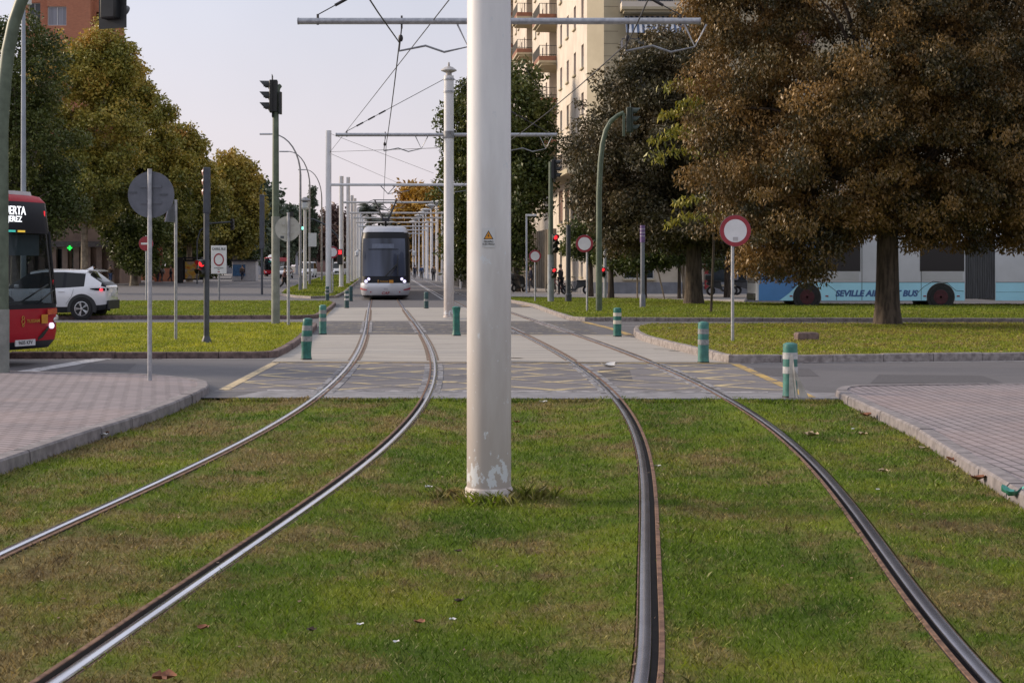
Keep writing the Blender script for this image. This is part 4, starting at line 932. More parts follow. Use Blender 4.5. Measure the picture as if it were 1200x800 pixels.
# ================================================================ BOLLARDS
def bollard(b, hgt, r, mats, label, bend=0.0, squash=None, bands=2, rz=0, cap_r=1.0, z0=0.0):
    t = empty('bollard', (b.x, b.y, z0), rz, label, 'bollard', 'green and white lane bollards')
    def prof(z):   # radius multiplier and bend
        f = z / hgt; k = 1.0 + (.10 * (1 - f / .12) if f < .12 else 0)
        if squash: k *= squash(f)
        return k, bend * f * f
    def tube(name, z0, z1, rr, m, parent, n=4, close_top=False):
        zs = [z0 + (z1 - z0) * i / n for i in range(n + 1)]; sec = []
        for z in zs:
            k, bx = prof(z); sec.append([Vector((bx + rr * k * math.cos(a), rr * k * math.sin(a) * .97, z)) for a in [2 * math.pi * i / 24 for i in range(24)]])
        if close_top:
            k, bx = prof(z1); sec.append([Vector((bx + rr * .9 * k * math.cos(a), rr * .9 * k * math.sin(a), z1 + .012)) for a in [2 * math.pi * i / 24 for i in range(24)]]); sec.append([Vector((bx + rr * .45 * k * math.cos(a), rr * .45 * k * math.sin(a), z1 + .028)) for a in [2 * math.pi * i / 24 for i in range(24)]])
        s = MB(); s.loft(sec); return s.build(name, m, parent)
    tube('body', 0.012, hgt - .03, r, mats[0], t, 12, True)
    if bands:
        tube('reflective_band', hgt * .44, hgt * .565, r + .004, mats[1], t, 3); tube('reflective_band', hgt * .70, hgt * .82, r + .004, mats[1], t, 3) if bands != 1 else None
    tube('foot', 0, .03, r * 1.02, BLACKP, t, 1)
    return t
G1 = (BOLG, BOLW); G2 = (BOLP, BOLB)
BOLD = M('bollard_dark', (.03, .09, .095), .55, var=.25, scale=9)
bollard(gp(359, 421.5), .80, .098, (BOLG, BOLB), 'green bollard with torn sloping top at the left island corner', bend=.03, squash=lambda f: 1 - .06 * math.sin(f * 9))
bollard(gp(378.3, 392), .78, .095, G2, 'faded teal bollard behind the torn one, left of the crossing')
bollard(gp(406.3, 361), .74, .095, (BOLD, BOLW), 'dark green bollard with two white bands left of the tram')
bollard(gp(411, 353), .76, .1, (BOLD, BOLD), 'plain dark bollard beside the median kerb, close left of the tram', bands=False)
bollard(gp(383.5, 351.8), .72, .1, (BOLD, BOLB), 'very dark bollard at the foot of the tall white mast')
bollard(gp(499.5, 361.5), .70, .095, (BOLD, BOLB), 'dark teal bollard with one pale band right of the tram', bands=1)
bollard(gp(534.8, 393.5), .76, .098, (BOLG, BOLG), 'crushed green bollard with pinched waist behind the thick pole', bands=False, squash=lambda f: 1.0 + .12 * math.cos(f * 13) - (.18 if .35 < f < .6 else 0))
bollard(gp(723.5, 394.5), .74, .102, (BOLG, M('band_cream', (.52, .49, .42), .5, scale=10, col2=(.40, .37, .31))), 'green bollard with two cream bands right of the green mast')
bollard(gp(824.3, 425.3), .77, .10, G2, 'green bollard with dull grey bands before the dry right island')
t = bollard(gp(926, 466), .755, .098, (BOLP, BOLW), 'nearest bollard, teal with white bands and a peeled white sheet', cap_r=1)
def sheet(pts, wdt, th=.006):
    s = MB(); secs = []
    for (x, y, z), w_ in zip(pts, wdt): secs.append([Vector((x - w_ / 2, y, z)), Vector((x + w_ / 2, y - .01, z)), Vector((x + w_ / 2, y - .01 + th, z)), Vector((x - w_ / 2, y + th, z))])
    s.loft(secs); return s.build('peeled_sheet', M('peeled_film', (.52, .49, .46), .5, scale=8, col2=(.36, .33, .31)), t)
sheet([(-.0, -.108, .60), (-.005, -.125, .52), (-.01, -.13, .36), (-.005, -.12, .18), (.0, -.13, .012)], [.025, .05, .045, .06, .075])
sheet([(.0, -.108, .44), (.04, -.125, .33), (.09, -.135, .24), (.14, -.13, .10), (.17, -.13, .012)], [.03, .06, .05, .09, .12])
sheet([(.012, -.112, .585), (.016, -.14, .45), (.03, -.15, .28), (.05, -.14, .10), (.06, -.15, .012)], [.012, .018, .02, .022, .03])
# ================================================================ VEHICLES
def rr_outline(xf, xr, w, rf, rrr, bul, n_side=12, na=5, nf=6):
    """plan outline, counter-clockwise seen from above, front at +x; returns points with fixed count"""
    p = []
    for i in range(n_side + 1): p.append((xr + rrr + (xf - rf - xr - rrr) * i / n_side, -w))          # right side
    for i in range(1, na): a = -math.pi / 2 + math.pi / 2 * i / na; p.append((xf - rf + rf * math.cos(a), -w + rf + rf * math.sin(a)))
    for i in range(nf + 1): y = -(w - rf) + 2 * (w - rf) * i / nf; p.append((xf + bul * (1 - (y / max(.01, w - rf)) ** 2), y))
    for i in range(1, na): a = math.pi / 2 * i / na; p.append((xf - rf + rf * math.cos(a), w - rf + rf * math.sin(a)))
    for i in range(n_side + 1): p.append((xf - rf + (xr + rrr - xf + rf) * i / n_side, w))
    for i in range(1, 3): a = math.pi / 2 + math.pi / 2 * i / 2; p.append((xr + rrr + rrr * math.cos(a), w - rrr + rrr * math.sin(a)))
    p.append((xr, 0))
    for i in range(0, 2): a = math.pi + math.pi / 2 * i / 2; p.append((xr + rrr + rrr * math.cos(a), -w + rrr + rrr * math.sin(a)))
    return p
NS, NA, NF = 12, 5, 6
K_FR0, K_FR1 = NS + 1, NS + NA + NF + NA - 2        # segments that belong to the front (with part of the corners)
def wheel(parent, c, r, w, rim_m, side, spokes=0, hub=None, name='wheel', red=False):
    """side = +1: visible face towards local +y"""
    t = MB(); pr = [(r * .62, -w / 2), (r * .93, -w / 2), (r, -w * .32), (r, w * .32), (r * .93, w / 2), (r * .62, w / 2), (r * .60, 0), (r * .62, -w / 2)]
    t.lathe(pr, n=32, ax='Y', caps=False); o = t.build(name, TYRE, parent); o.location = c
    q = MB(); y = side * (w / 2 - .03); 
    if spokes:
        q.lathe([(r * .66, side * (w / 2 + .002)), (r * .60, side * (w / 2 + .006)), (r * .58, side * w * .25), (r * .66, side * w * .2)], n=32, ax='Y', caps=False)
        for i in range(spokes):
            a = 2 * math.pi * i / spokes
            for da in (-.13, .13):
                d0 = Vector((math.cos(a), 0, math.sin(a))); d1 = Vector((math.cos(a + da), 0, math.sin(a + da)))
                q.tube([d0 * r * .10 + Vector((0, y, 0)), d1 * r * .61 + Vector((0, y, 0))], [.016 * r / .35, .024 * r / .35], 5)
        q.lathe([(r * .15, y - .02), (r * .13, y + side * .02), (.005, y + side * .024)], n=16, ax='Y')
    else:
        q.lathe([(r * .64, side * w / 2), (r * .60, side * (w / 2 + .004)), (r * .5, side * w * .15), (r * .3, side * w * .1), (r * .26, side * w * .48), (r * .1, side * w * .5), (.005, side * w * .5)], n=28, ax='Y')
    q.build('rim', rim_m, o)
    bk = MB(); bk.lathe([(r * .63, 0), (r * .6, side * w * .1), (.01, side * w * .1)], n=24, ax='Y'); bk.build('rim_back', DARKIN, o)
    return o
# ---------------------------------------------------------------- red city bus
def red_bus(loc, rz, label):
    t = empty('city_bus', loc, rz, label, 'bus')
    lv = [(.30, -.10, 1.16), (.44, -.02, 1.24), (.60, .0, 1.265), (1.02, -.01, 1.275), (1.10, -.02, 1.275), (2.38, -.17, 1.265), (2.46, -.18, 1.262), (2.95, -.24, 1.245), (3.06, -.34, 1.20), (3.11, -.52, 1.08)]
    secs = [[(x, y, z) for x, y in rr_outline(xf, -11.8, w, .34, .2, .07)] for z, xf, w in lv]
    def mf(i, k):
        front = K_FR0 - 1 <= k <= K_FR1
        if i == 0: return 2
        if front: return {3: 2, 4: 1, 5: 2, 6: 2}.get(i, 0)
        if i == 4: return 1 if (k % 3 != 2 or True) and (k < NS or k > K_FR1) else 0
        if i in (3, 5): return 2
        return 0
    s = MB(); s.loft(secs, matf=mf); s.build('body', [BUSRED, GLASS, TRAMBLK], t, smooth=40)
    s = MB()
    for k in range(1, 9): s.bb(-.6 - k * 1.22 - .05, -.6 - k * 1.22 + .05, 1.2, 1.27, 1.1, 2.38); s.bb(-.6 - k * 1.22 - .05, -.6 - k * 1.22 + .05, -1.27, -1.2, 1.1, 2.38)
    for sg in (-1, 1): s.tube([(-.12, sg * 1.13, 1.08), (-.26, sg * 1.12, 2.42)], .045, 8)
    s.build('window_pillar', TRAMBLK, t)
    s = MB(); s.bb(-11.5, -.3, -1.2, 1.2, .34, .42); s.bb(-11.6, -9, -1.2, 1.2, .42, 1.3); s.build('floor', DARKIN, t)
    s = MB(); s.loft([[(-.35, -1.1, .6), (-.35, 1.1, .6), (-.25, 1.1, 1.04), (-.3, 1.1, 1.16), (-.75, 1.1, 1.2), (-.75, 1.1, .6)][:0] or [(-.3, y, .5), (-.2, y, 1.05), (-.45, y, 1.15), (-.8, y, 1.12), (-.8, y, .5)] for y in (-1.1, 1.1)]); s.build('dashboard', DARKIN, t)
    s = MB(); s.tube([(-.85, .5, 1.3)] + [(-.85 + .1 * math.sin(a), .5 + .22 * math.cos(a) - .22, 1.3 + .2 * math.sin(a)) for a in [2 * math.pi * i / 14 for i in range(15)]], .02, 6); s.build('steering_wheel', BLACKP, t)
    s = MB()
    for (x, y) in ((-1.5, .55), (-3.5, .8), (-3.5, -.8), (-5, .8), (-5, -.8), (-6.5, .8), (-6.5, -.8)): s.bb(x - .45, x, y - .25, y + .25, .42, .9); s.bb(x - .5, x - .4, y - .25, y + .25, .9, 1.55)
    s.build('seat', DARKIN, t, bevel=.03)
    s = MB(); s.bb(-.42, -.36, -.9, 1.0, 1.98, 2.36); s.build('sun_blind', M('blind_grey', (.20, .25, .27), .7, var=.06), t)
    s = MB()
    for y in (.9, -.3): s.tube([(-2.2, y, .42), (-2.2, y, 2.8)], .02, 6)
    s.tube([(-1.1, -.7, 1.35), (-1.1, .95, 1.35)], .015, 6); s.build('handrail', M('rail_grey', (.35, .36, .36), .3, .6), t)
    # destination sign
    def ft(tx, sz, m, y, z, dx, nm, sx=1.0): text(tx, sz, m, nm, t, (dx, y, z), (R(90), 0, R(90)), sx=sx, extrude=.003)
    ft('PUERTA', .215, LED_W, .02, 2.775, -.110, 'destination_text', .84); ft('JEREZ', .145, LED_W, .05, 2.625, -.100, 'destination_text', 1.0)
    s = MB(); s.bb(-.10, -.085, -.5, .05, 2.395, 2.43); s.build('led_strip', M('led_teal', (.05, .45, .38), emit=.7), t); s = MB(); s.bb(-.10, -.085, .12, .30, 2.395, 2.43); s.build('led_strip', M('led_amber', (.7, .45, .05), emit=.7), t)
    s = MB(); s.bb(-.25, -.222, .97, 1.0, 2.70, 2.80); s.bb(-.16, -.125, 1.10, 1.13, 1.45, 1.53); s.build('marker_light', M('marker_red', (.8, .03, .04), emit=.9), t)
    # lamps and emblem
    for sg in (-1, 1):
        s = MB(); s.loft([[(.075 - .09 * abs(y - .55) ** 2 * 1.2, sg * y, 1.0 - dz + (y - .7) * .06) for dz in (0, .10)] for y in (.72, .82, .92, 1.0)], closed=False); s.build('turn_lamp', M('turn_orange', (.62, .09, .03), .25, coat=1, var=.1), t)
        for y, z, r, m, x in ((.88, .70, .055, HEAD_L, .035), (1.02, .80, .052, GLASSD, -.01), (1.13, .84, .05, GLASSD, -.075)):
            s = MB(); s.lathe([(r, -.03), (r, .01), (r * .8, .02), (.004, .022)], n=18, ax='X'); o = s.build('headlight', m if m is HEAD_L else M('lamp_chrome', (.55, .56, .58), .15, .8, var=.1), t); o.location = (x, sg * y, z)
        s = MB(); s.loft([[(.03, sg * .50, .44), (.04, sg * .50, .50), (.0, sg * .5, .44)], [(.05, sg * .62, .50), (.06, sg * .62, .60), (.0, sg * .62, .50)], [(.03, sg * .80, .64), (.035, sg * .80, .70), (-.02, sg * .80, .66)]]); s.build('bumper_trim', BLACKP, t)
    s = MB(); s.bb(.062, .075, .56, .72, .75, .91); s.build('emblem_panel', M('logo_orange_panel', (.58, .25, .02), .5, var=.06), t)
    text('S', .06, GOLDT, 'emblem_text', t, (.079, .64, .83), (R(90), 0, R(90)), extrude=.001)
    ft('TUSSAM', .085, GOLDT, .33, .80, .077, 'emblem_text', 1.1)
    s = MB()
    for z, r in ((.865, .028), (.795, .038), (.735, .022)): s.tube([(.078, .06 + r * math.cos(a), z + r * 1.1 * math.sin(a)) for a in [2 * math.pi * i / 16 for i in range(17)]], .008, 5)
    s.build('emblem', GOLDT, t)
    s = MB(); s.bb(.045, .062, -.12, .40, .365, .475); pl = s.build('number_plate', M('plate_white', (.60, .60, .62), .4, var=.03), t); 
    text('9605 KFV', .095, BLACKP, 'plate_text', pl, (.064, .14, .42), (R(90), 0, R(90)), extrude=.001, sx=.98)
    s = MB(); s.tube([(-.02, -.3, 1.12), (.02, .1, 1.16), (-.03, .85, 1.45)], .015, 6); s.tube([(.0, .5, 1.10), (-.02, 1.0, 1.35)], .015, 6); s.build('wiper', BLACKP, t)
    s = MB(); s.loft([[(x, y, z) for x, y in rr_outline(-.62 - i, -4.4 + i, w, .3, .2, .1, 2, 3, 3)] for z, w, i in ((3.08, .78, 0), (3.25, .74, .16), (3.48, .62, .5), (3.60, .45, .95))]); s.build('roof_unit', M('roof_white', (.62, .63, .66), .4, var=.05), t)
    s = MB(); s.loft([[(x, y, z) for x, y in rr_outline(-.40, -1.3, w, .2, .2, .05, 2, 3, 3)] for z, w in ((3.07, .98), (3.15, .94))]); s.build('roof_hatch', MATS['roof_white'], t)
    for x in (-2.7, -8.7):
        for sg in (-1, 1): wheel(t, (x, sg * 1.1, .48), .48, .28, M('bus_rim', (.25, .25, .26), .5, .5), sg)
    # mirror arm
    for sg in (-1, 1):
        s = MB(); s.tube([(-.25, sg * 1.15, 2.85), (.15, sg * 1.32, 2.8), (.2, sg * 1.36, 2.6)], .025, 6); s.bb(.13, .24, sg * 1.36 - .11, sg * 1.36 + .11, 2.2, 2.6); s.build('mirror', BLACKP, t, bevel=.02) if sg < 0 else None
    return t
HB = R(-23)
bus1 = red_bus((-8.80, 27.33, 0), HB, 'red city bus at the left edge, white lettering over its windscreen')
# ---------------------------------------------------------------- white crossover car
def suv(loc, rz, label, paint=CARW, group=None):
    t = empty('parked_car' if group else 'car', loc, rz, label, 'car', group)
    st = [  # x, halfwidth, zbot, zrock, zwaist, zshoulder, zbelt, zglasstop, yglasstop, zroof
        (-2.06, .62, .45, .50, .68, .90, .95, .98, .58, 1.0), (-2.02, .78, .34, .48, .72, .95, 1.0, 1.04, .66, 1.06), (-1.88, .86, .30, .46, .74, .98, 1.04, 1.14, .68, 1.17),
        (-1.50, .885, .26, .44, .76, 1.0, 1.05, 1.37, .61, 1.46), (-1.35, .885, .26, .42, .76, .99, 1.03, 1.43, .60, 1.53), (-.75, .88, .22, .40, .74, .96, .99, 1.47, .60, 1.57), (-.65, .88, .22, .40, .74, .955, .985, 1.475, .60, 1.575), (0, .875, .22, .40, .72, .94, .97, 1.47, .60, 1.575), (.08, .875, .22, .40, .72, .94, .97, 1.465, .60, 1.57),
        (.45, .875, .22, .40, .72, .93, .96, 1.41, .61, 1.51), (1.15, .88, .24, .42, .74, .93, .96, .99, .74, 1.02), (1.65, .86, .26, .44, .74, .88, .90, .92, .60, .95), (1.98, .78, .30, .46, .68, .76, .78, .80, .50, .82), (2.11, .60, .36, .48, .60, .64, .66, .67, .40, .68)]
    secs = []
    for x, w, zb, zr, zw, zs, zl, zg, yg, zt in st:
        half = [(w * .86, zb), (w * .985, zr), (w, zw), (w * .975, zs), (w * .955, zl), (yg + .04, zg), (yg, zg + (zt - zg) * .55), (yg * .5, zt)]
        secs.append([(x, y, z) for y, z in half] + [(x, -y, z) for y, z in half[::-1]])
    def mf(i, k):
        kk = k if k < 8 else 14 - k
        if kk == 0: return 2
        if k == 15: return 2
        if kk == 4 and i in (3, 4, 6, 8, 9)[1:] or (kk == 4 and i in (4, 6)): return 1
        if kk == 4 and i in (5, 7): return 3
        if k in (5, 6, 7, 8, 9) and i == 9: return 1
        if k in (5, 6, 7, 8, 9) and i == 2: return 1
        if k in (4, 5, 6, 7, 8, 9, 10) and i == 1: return 3
        return 0
    s = MB(); s.loft(secs, matf=mf); s.build('body', [paint, GLASSD, CLAD, TRAMBLK], t, smooth=32)
    for x in (-1.28, 1.28):
        for sg in (-1, 1):
            s = MB(); n = 20
            s.loft([[Vector((x + rr * math.cos(a), sg * yy, .34 + rr * math.sin(a))) for rr, yy in ((.36, .80), (.36, .905), (.455, .90), (.475, .86))] for a in [-.25 + (math.pi + .5) * i / n for i in range(n + 1)]]); s.build('arch_cladding', CLAD, t)
            s = MB(); s.disc((x, sg * .872, .34), (0, sg, 0), .37, .016, 28); s.build('arch_liner', DARKIN, t)
            wheel(t, (x, sg * .80, .345), .345, .215, ALLOY, sg, 5)
    s = MB()
    for sg in (-1, 1):
        s.loft([[(x, sg * y, z) for z in (z0, z1)] + [(x, sg * (y - .05), z1)] for x, y, z0, z1 in ((-2.07, .60, .90, .98), (-2.0, .79, .89, .985), (-1.75, .885, .91, .985), (-1.55, .893, .955, .975))])
    s.build('tail_lamp_housing', TRAMBLK, t)
    s = MB()
    for sg in (-1, 1): s.bb(-1.95, -1.86, sg * .868 - .03, sg * .868 + .03, .905, .96)
    s.build('tail_light', M('tail_lit', (1, .03, .05), emit=2.0), t)
    s = MB(); s.loft([[(x, y, z) for y in (-.62, .62)] + [(x, y, z - .03) for y in (.62, -.62)] for x, z in ((-1.35, 1.565), (-1.62, 1.545), (-1.74, 1.52))]); s.build('roof_spoiler', paint, t)
    s = MB(); s.loft([[(-1.2, -.03, 1.55), (-1.2, .03, 1.55), (-1.2, 0, 1.56)], [(-1.4, -.03, 1.55), (-1.4, .03, 1.55), (-1.4, 0, 1.66)], [(-1.42, -.02, 1.55), (-1.42, .02, 1.55), (-1.42, 0, 1.6)]]); s.build('antenna_fin', paint, t)
    s = MB(); s.bb(-2.095, -2.06, -.80 * .9, .80 * .9, .32, .60); s.build('rear_bumper', CLAD, t, bevel=.03)
    s = MB(); s.bb(-2.085, -2.05, -.26, .26, .72, .83); s.build('number_plate', MATS['plate_white'], t)
    for sg in (-1, 1):
        s = MB()
        for (x, z, w_) in ((-.62, .88, .10), (.30, .85, .10)): s.tube([(x - w_, sg * .892, z), (x + w_, sg * .892, z + .004)], .016, 6)
        s.build('door_handle', paint, t)
        s = MB(); s.tube([(-1.02, sg * .893, .95), (-.95, sg * .897, .72), (-.78, sg * .893, .5)], .004, 4); s.tube([(.02, sg * .882, .92), (.02, sg * .888, .42)], .004, 4); s.tube([(.98, sg * .885, .90), (.95, sg * .890, .5)], .004, 4); s.build('door_gap', BLACKP, t)
        s = MB(); s.loft([[(x, sg * y, z) for y, z in ((.86, .98), (1.0, .99), (1.02, 1.08), (.9, 1.1))] for x in (.72, .86)]); s.build('mirror', paint, t, bevel=.02)
    s = MB()
    for sg in (-1, 1): s.loft([[(1.80, sg * .80, .78), (1.80, sg * .80, .68)], [(2.02, sg * .66, .72), (2.02, sg * .68, .62)], [(2.10, sg * .48, .66), (2.11, sg * .5, .60)]], closed=False)
    s.build('headlight', MATS['lamp_chrome'], t)
    s = MB(); s.bb(2.08, 2.13, -.5, .5, .36, .54); s.build('grille', CLAD, t, bevel=.02)
    return t
d = 51.0; car1 = suv((wx(95, d - .8) - 1.28 - .2, d + .75, 0), math.pi, 'white crossover car with black wheel arches behind the red bus'); car1.scale = (1.03, 1.03, 1.07)
# ---------------------------------------------------------------- tram
def tram(loc, rz):
    t = empty('tram', loc, rz, 'silver and black tram with lit headlamps coming head on', 'tram')
    lv = [(.14, -.30, 1.16), (.30, -.08, 1.25), (.62, .0, 1.30), (.86, -.02, 1.305), (.88, -.03, 1.305), (1.05, -.05, 1.305), (1.22, -.10, 1.305), (2.35, -.34, 1.30), (2.95, -.52, 1.28), (3.30, -.66, 1.26), (3.56, -.80, 1.21)]
    def sec(z, xf, w, off=0): return [(x, y, z) for x, y in rr_outline(xf + off, -30, w + off, .62, .3, .16)]
    s = MB()
    def mf(i, k):
        front = K_FR0 - 4 <= k <= K_FR1 + 3
        if i >= 4 and front: return 1
        if 6 <= i <= 7: return 1
        return 0
    s.loft([sec(*q) for q in lv], matf=mf); s.build('body', [SILVER, TRAMBLK], t, smooth=40)
    # windscreen, a proud glass skin on the black mask
    s = MB(); fr = list(range(K_FR0 + 1, K_FR1))
    glz = [(1.24, -.108, 1.30), (2.35, -.34, 1.295), (2.95, -.52, 1.28), (3.22, -.622, 1.265)]
    s.loft([[sec(z, xf, w, .012)[k] for k in range(K_FR0 + 1, K_FR1)] for z, xf, w in glz], closed=False); s.build('windscreen', TRAMGL, t, smooth=60)
    s = MB(); s.loft([[sec(z, xf, w, .016)[k] for k in range(K_FR0 + 3, K_FR1 - 2)] for z, xf, w in ((2.62, -.42, 1.29), (2.66, -.43, 1.29))], closed=False); s.build('destination_edge', TRAMBLK, t)
    s = MB(); s.loft([[sec(z, xf, w, .017)[k] for k in range(K_FR0 + 4, K_FR1 - 3)] for z, xf, w in ((2.70, -.443, 1.288), (2.93, -.512, 1.28))], closed=False); s.build('destination_display', M('display_dim', (.12, .14, .20), .1, var=.1), t, smooth=60)
    # roof fairing and equipment
    s = MB(); s.loft([[(x, y, z) for x, y in rr_outline(xf, -8, w, .45, .3, .12)] for z, xf, w in ((3.53, -.84, 1.19), (3.60, -.92, 1.18), (3.80, -1.15, 1.10), (3.86, -1.4, 1.0))]); s.build('roof_fairing', M('fairing_white', (.40, .415, .47), .4, var=.04), t, smooth=40)
    s = MB()
    for x in (-11, -16, -22, -27): s.bb(x - 1.6, x + 1.6, -1, 1, 3.42, 3.8)
    s.build('roof_box', MATS['fairing_white'], t, bevel=.08)
    # lower bumper line, headlamps
    s = MB(); s.loft([sec(z, xf, w, .006) for z, xf, w in ((.10, -.36, 1.10), (.16, -.27, 1.17), (.24, -.15, 1.22))]); s.build('lower_skirt', BLACKP, t, smooth=40)
    for sg in (-1, 1):
        for y, z, r, x in ((1.00, .97, .085, -.075), (.86, 1.09, .075, -.03)):
            s = MB(); s.lathe([(r, -.05), (r, .015), (r * .7, .03), (.004, .034)], n=18, ax='X'); o = s.build('headlight', HEAD_L, t); o.location = (x, sg * y, z)
            s = MB(); s.lathe([(r * 1.25, -.06), (r * 1.3, .008), (r * 1.02, .016), (r * 1.0, -.06)], n=18, ax='X', caps=False); o = s.build('headlight_bezel', M('bezel_violet', (.16, .11, .30), .2, .5, var=.1), t); o.location = (x, sg * y, z)
        s = MB(); s.loft([[(.02 + .012, sg * .95, .50), (.02 + .012, sg * .95, .55)], [(-.12, sg * 1.18, .52), (-.12, sg * 1.18, .60)], [(-.4, sg * 1.312, .55), (-.4, sg * 1.312, .66)]], closed=False); s.build('red_streak', RED_S, t)
        s = MB(); s.disc((.13 - .06, sg * .75, .42), (1, 0, 0), .035, .02, 12); s.build('reflector', RED_S, t)
        s = MB(); s.tube([(-.5, sg * 1.28, 2.55), (-.35, sg * 1.42, 2.62), (-.3, sg * 1.46, 2.5)], .03, 6); s.lathe([(.02, 2.25), (.10, 2.32), (.11, 2.5), (.03, 2.58)], (-.3, sg * 1.48, 0), 10); s.build('mirror_camera', M('camera_white', (.55, .56, .58), .4, var=.05), t)
    s = MB(); s.tube([(.06, .32, 1.22), (-.02, .02, 1.5) if False else (.02, .28, 1.32), (-.09, .62, 1.85), (-.17, .66, 2.35)], .022, 6); s.tube([(-.09, .62, 1.85), (.03, .66, 1.25)], .02, 6); s.tube([(.07, .0, 1.24), (-.10, .62, 1.90)], .028, 6); s.build('wiper', BLACKP, t)
    def ft(tx, sz, m, y, z, dx, sx=1.0, sh=0): text(tx, sz, m, 'front_lettering', t, (dx, y, z), (R(90), 0, R(90)), sx=sx, extrude=.004, shear=sh)
    ft('TUSSAM', .13, GOLDT, -.06, .96, .125, .9); ft('CAF', .19, RED_S, .0, .36, .115, 1.15, .25); ft('303', .12, M('number_grey', (.36, .37, .42), .5, var=0), .02, .58, .165, 1.2)
    s = MB(); s.bb(.10, .125, .20, .42, .88, 1.04); s.build('emblem_panel', MATS['logo_orange_panel'], t)
    s = MB()
    for z, r in ((1.015, .025), (.955, .035), (.90, .02)): s.tube([(.128, -.36 + r * math.cos(a), z + r * 1.1 * math.sin(a)) for a in [2 * math.pi * i / 16 for i in range(17)]], .01, 5)
    s.build('emblem', GOLDT, t)
    # pantograph
    s = MB(); s.bb(-9.6, -8.4, -.45, .45, 3.84, 3.98); s.tube([(-9.4, 0, 3.95), (-8.2, 0, 4.45)], .06, 8); s.build('pantograph_base', IRON, t)
    s = MB(); s.bb(-8.35, -8.1, -.22, .22, 4.32, 4.52)
    for sg in (-1, 1): s.tube([(-8.2, sg * .15, 4.45), (-8.9, sg * .62, 5.55)], [.06, .045], 8)
    s.tube([(-8.55, -.38, 5.0), (-8.55, .38, 5.0)], .018, 6); s.build('pantograph_arm', IRON, t)
    s = MB(); s.bb(-9.0, -8.8, -.72, .72, 5.56, 5.61)
    for sg in (-1, 1): s.tube([(-8.9, sg * .70, 5.58), (-8.9, sg * .9, 5.52), (-8.9, sg * 1.02, 5.38)], .02, 6)
    s.build('collector_head', M('collector_grey', (.18, .18, .2), .5, .3), t)
    return t
dT = 80.0; xT = midx('LL', 'LR', dT); tram((wx(451.5, dT), dT, 0), R(-90) + math.atan(.080))
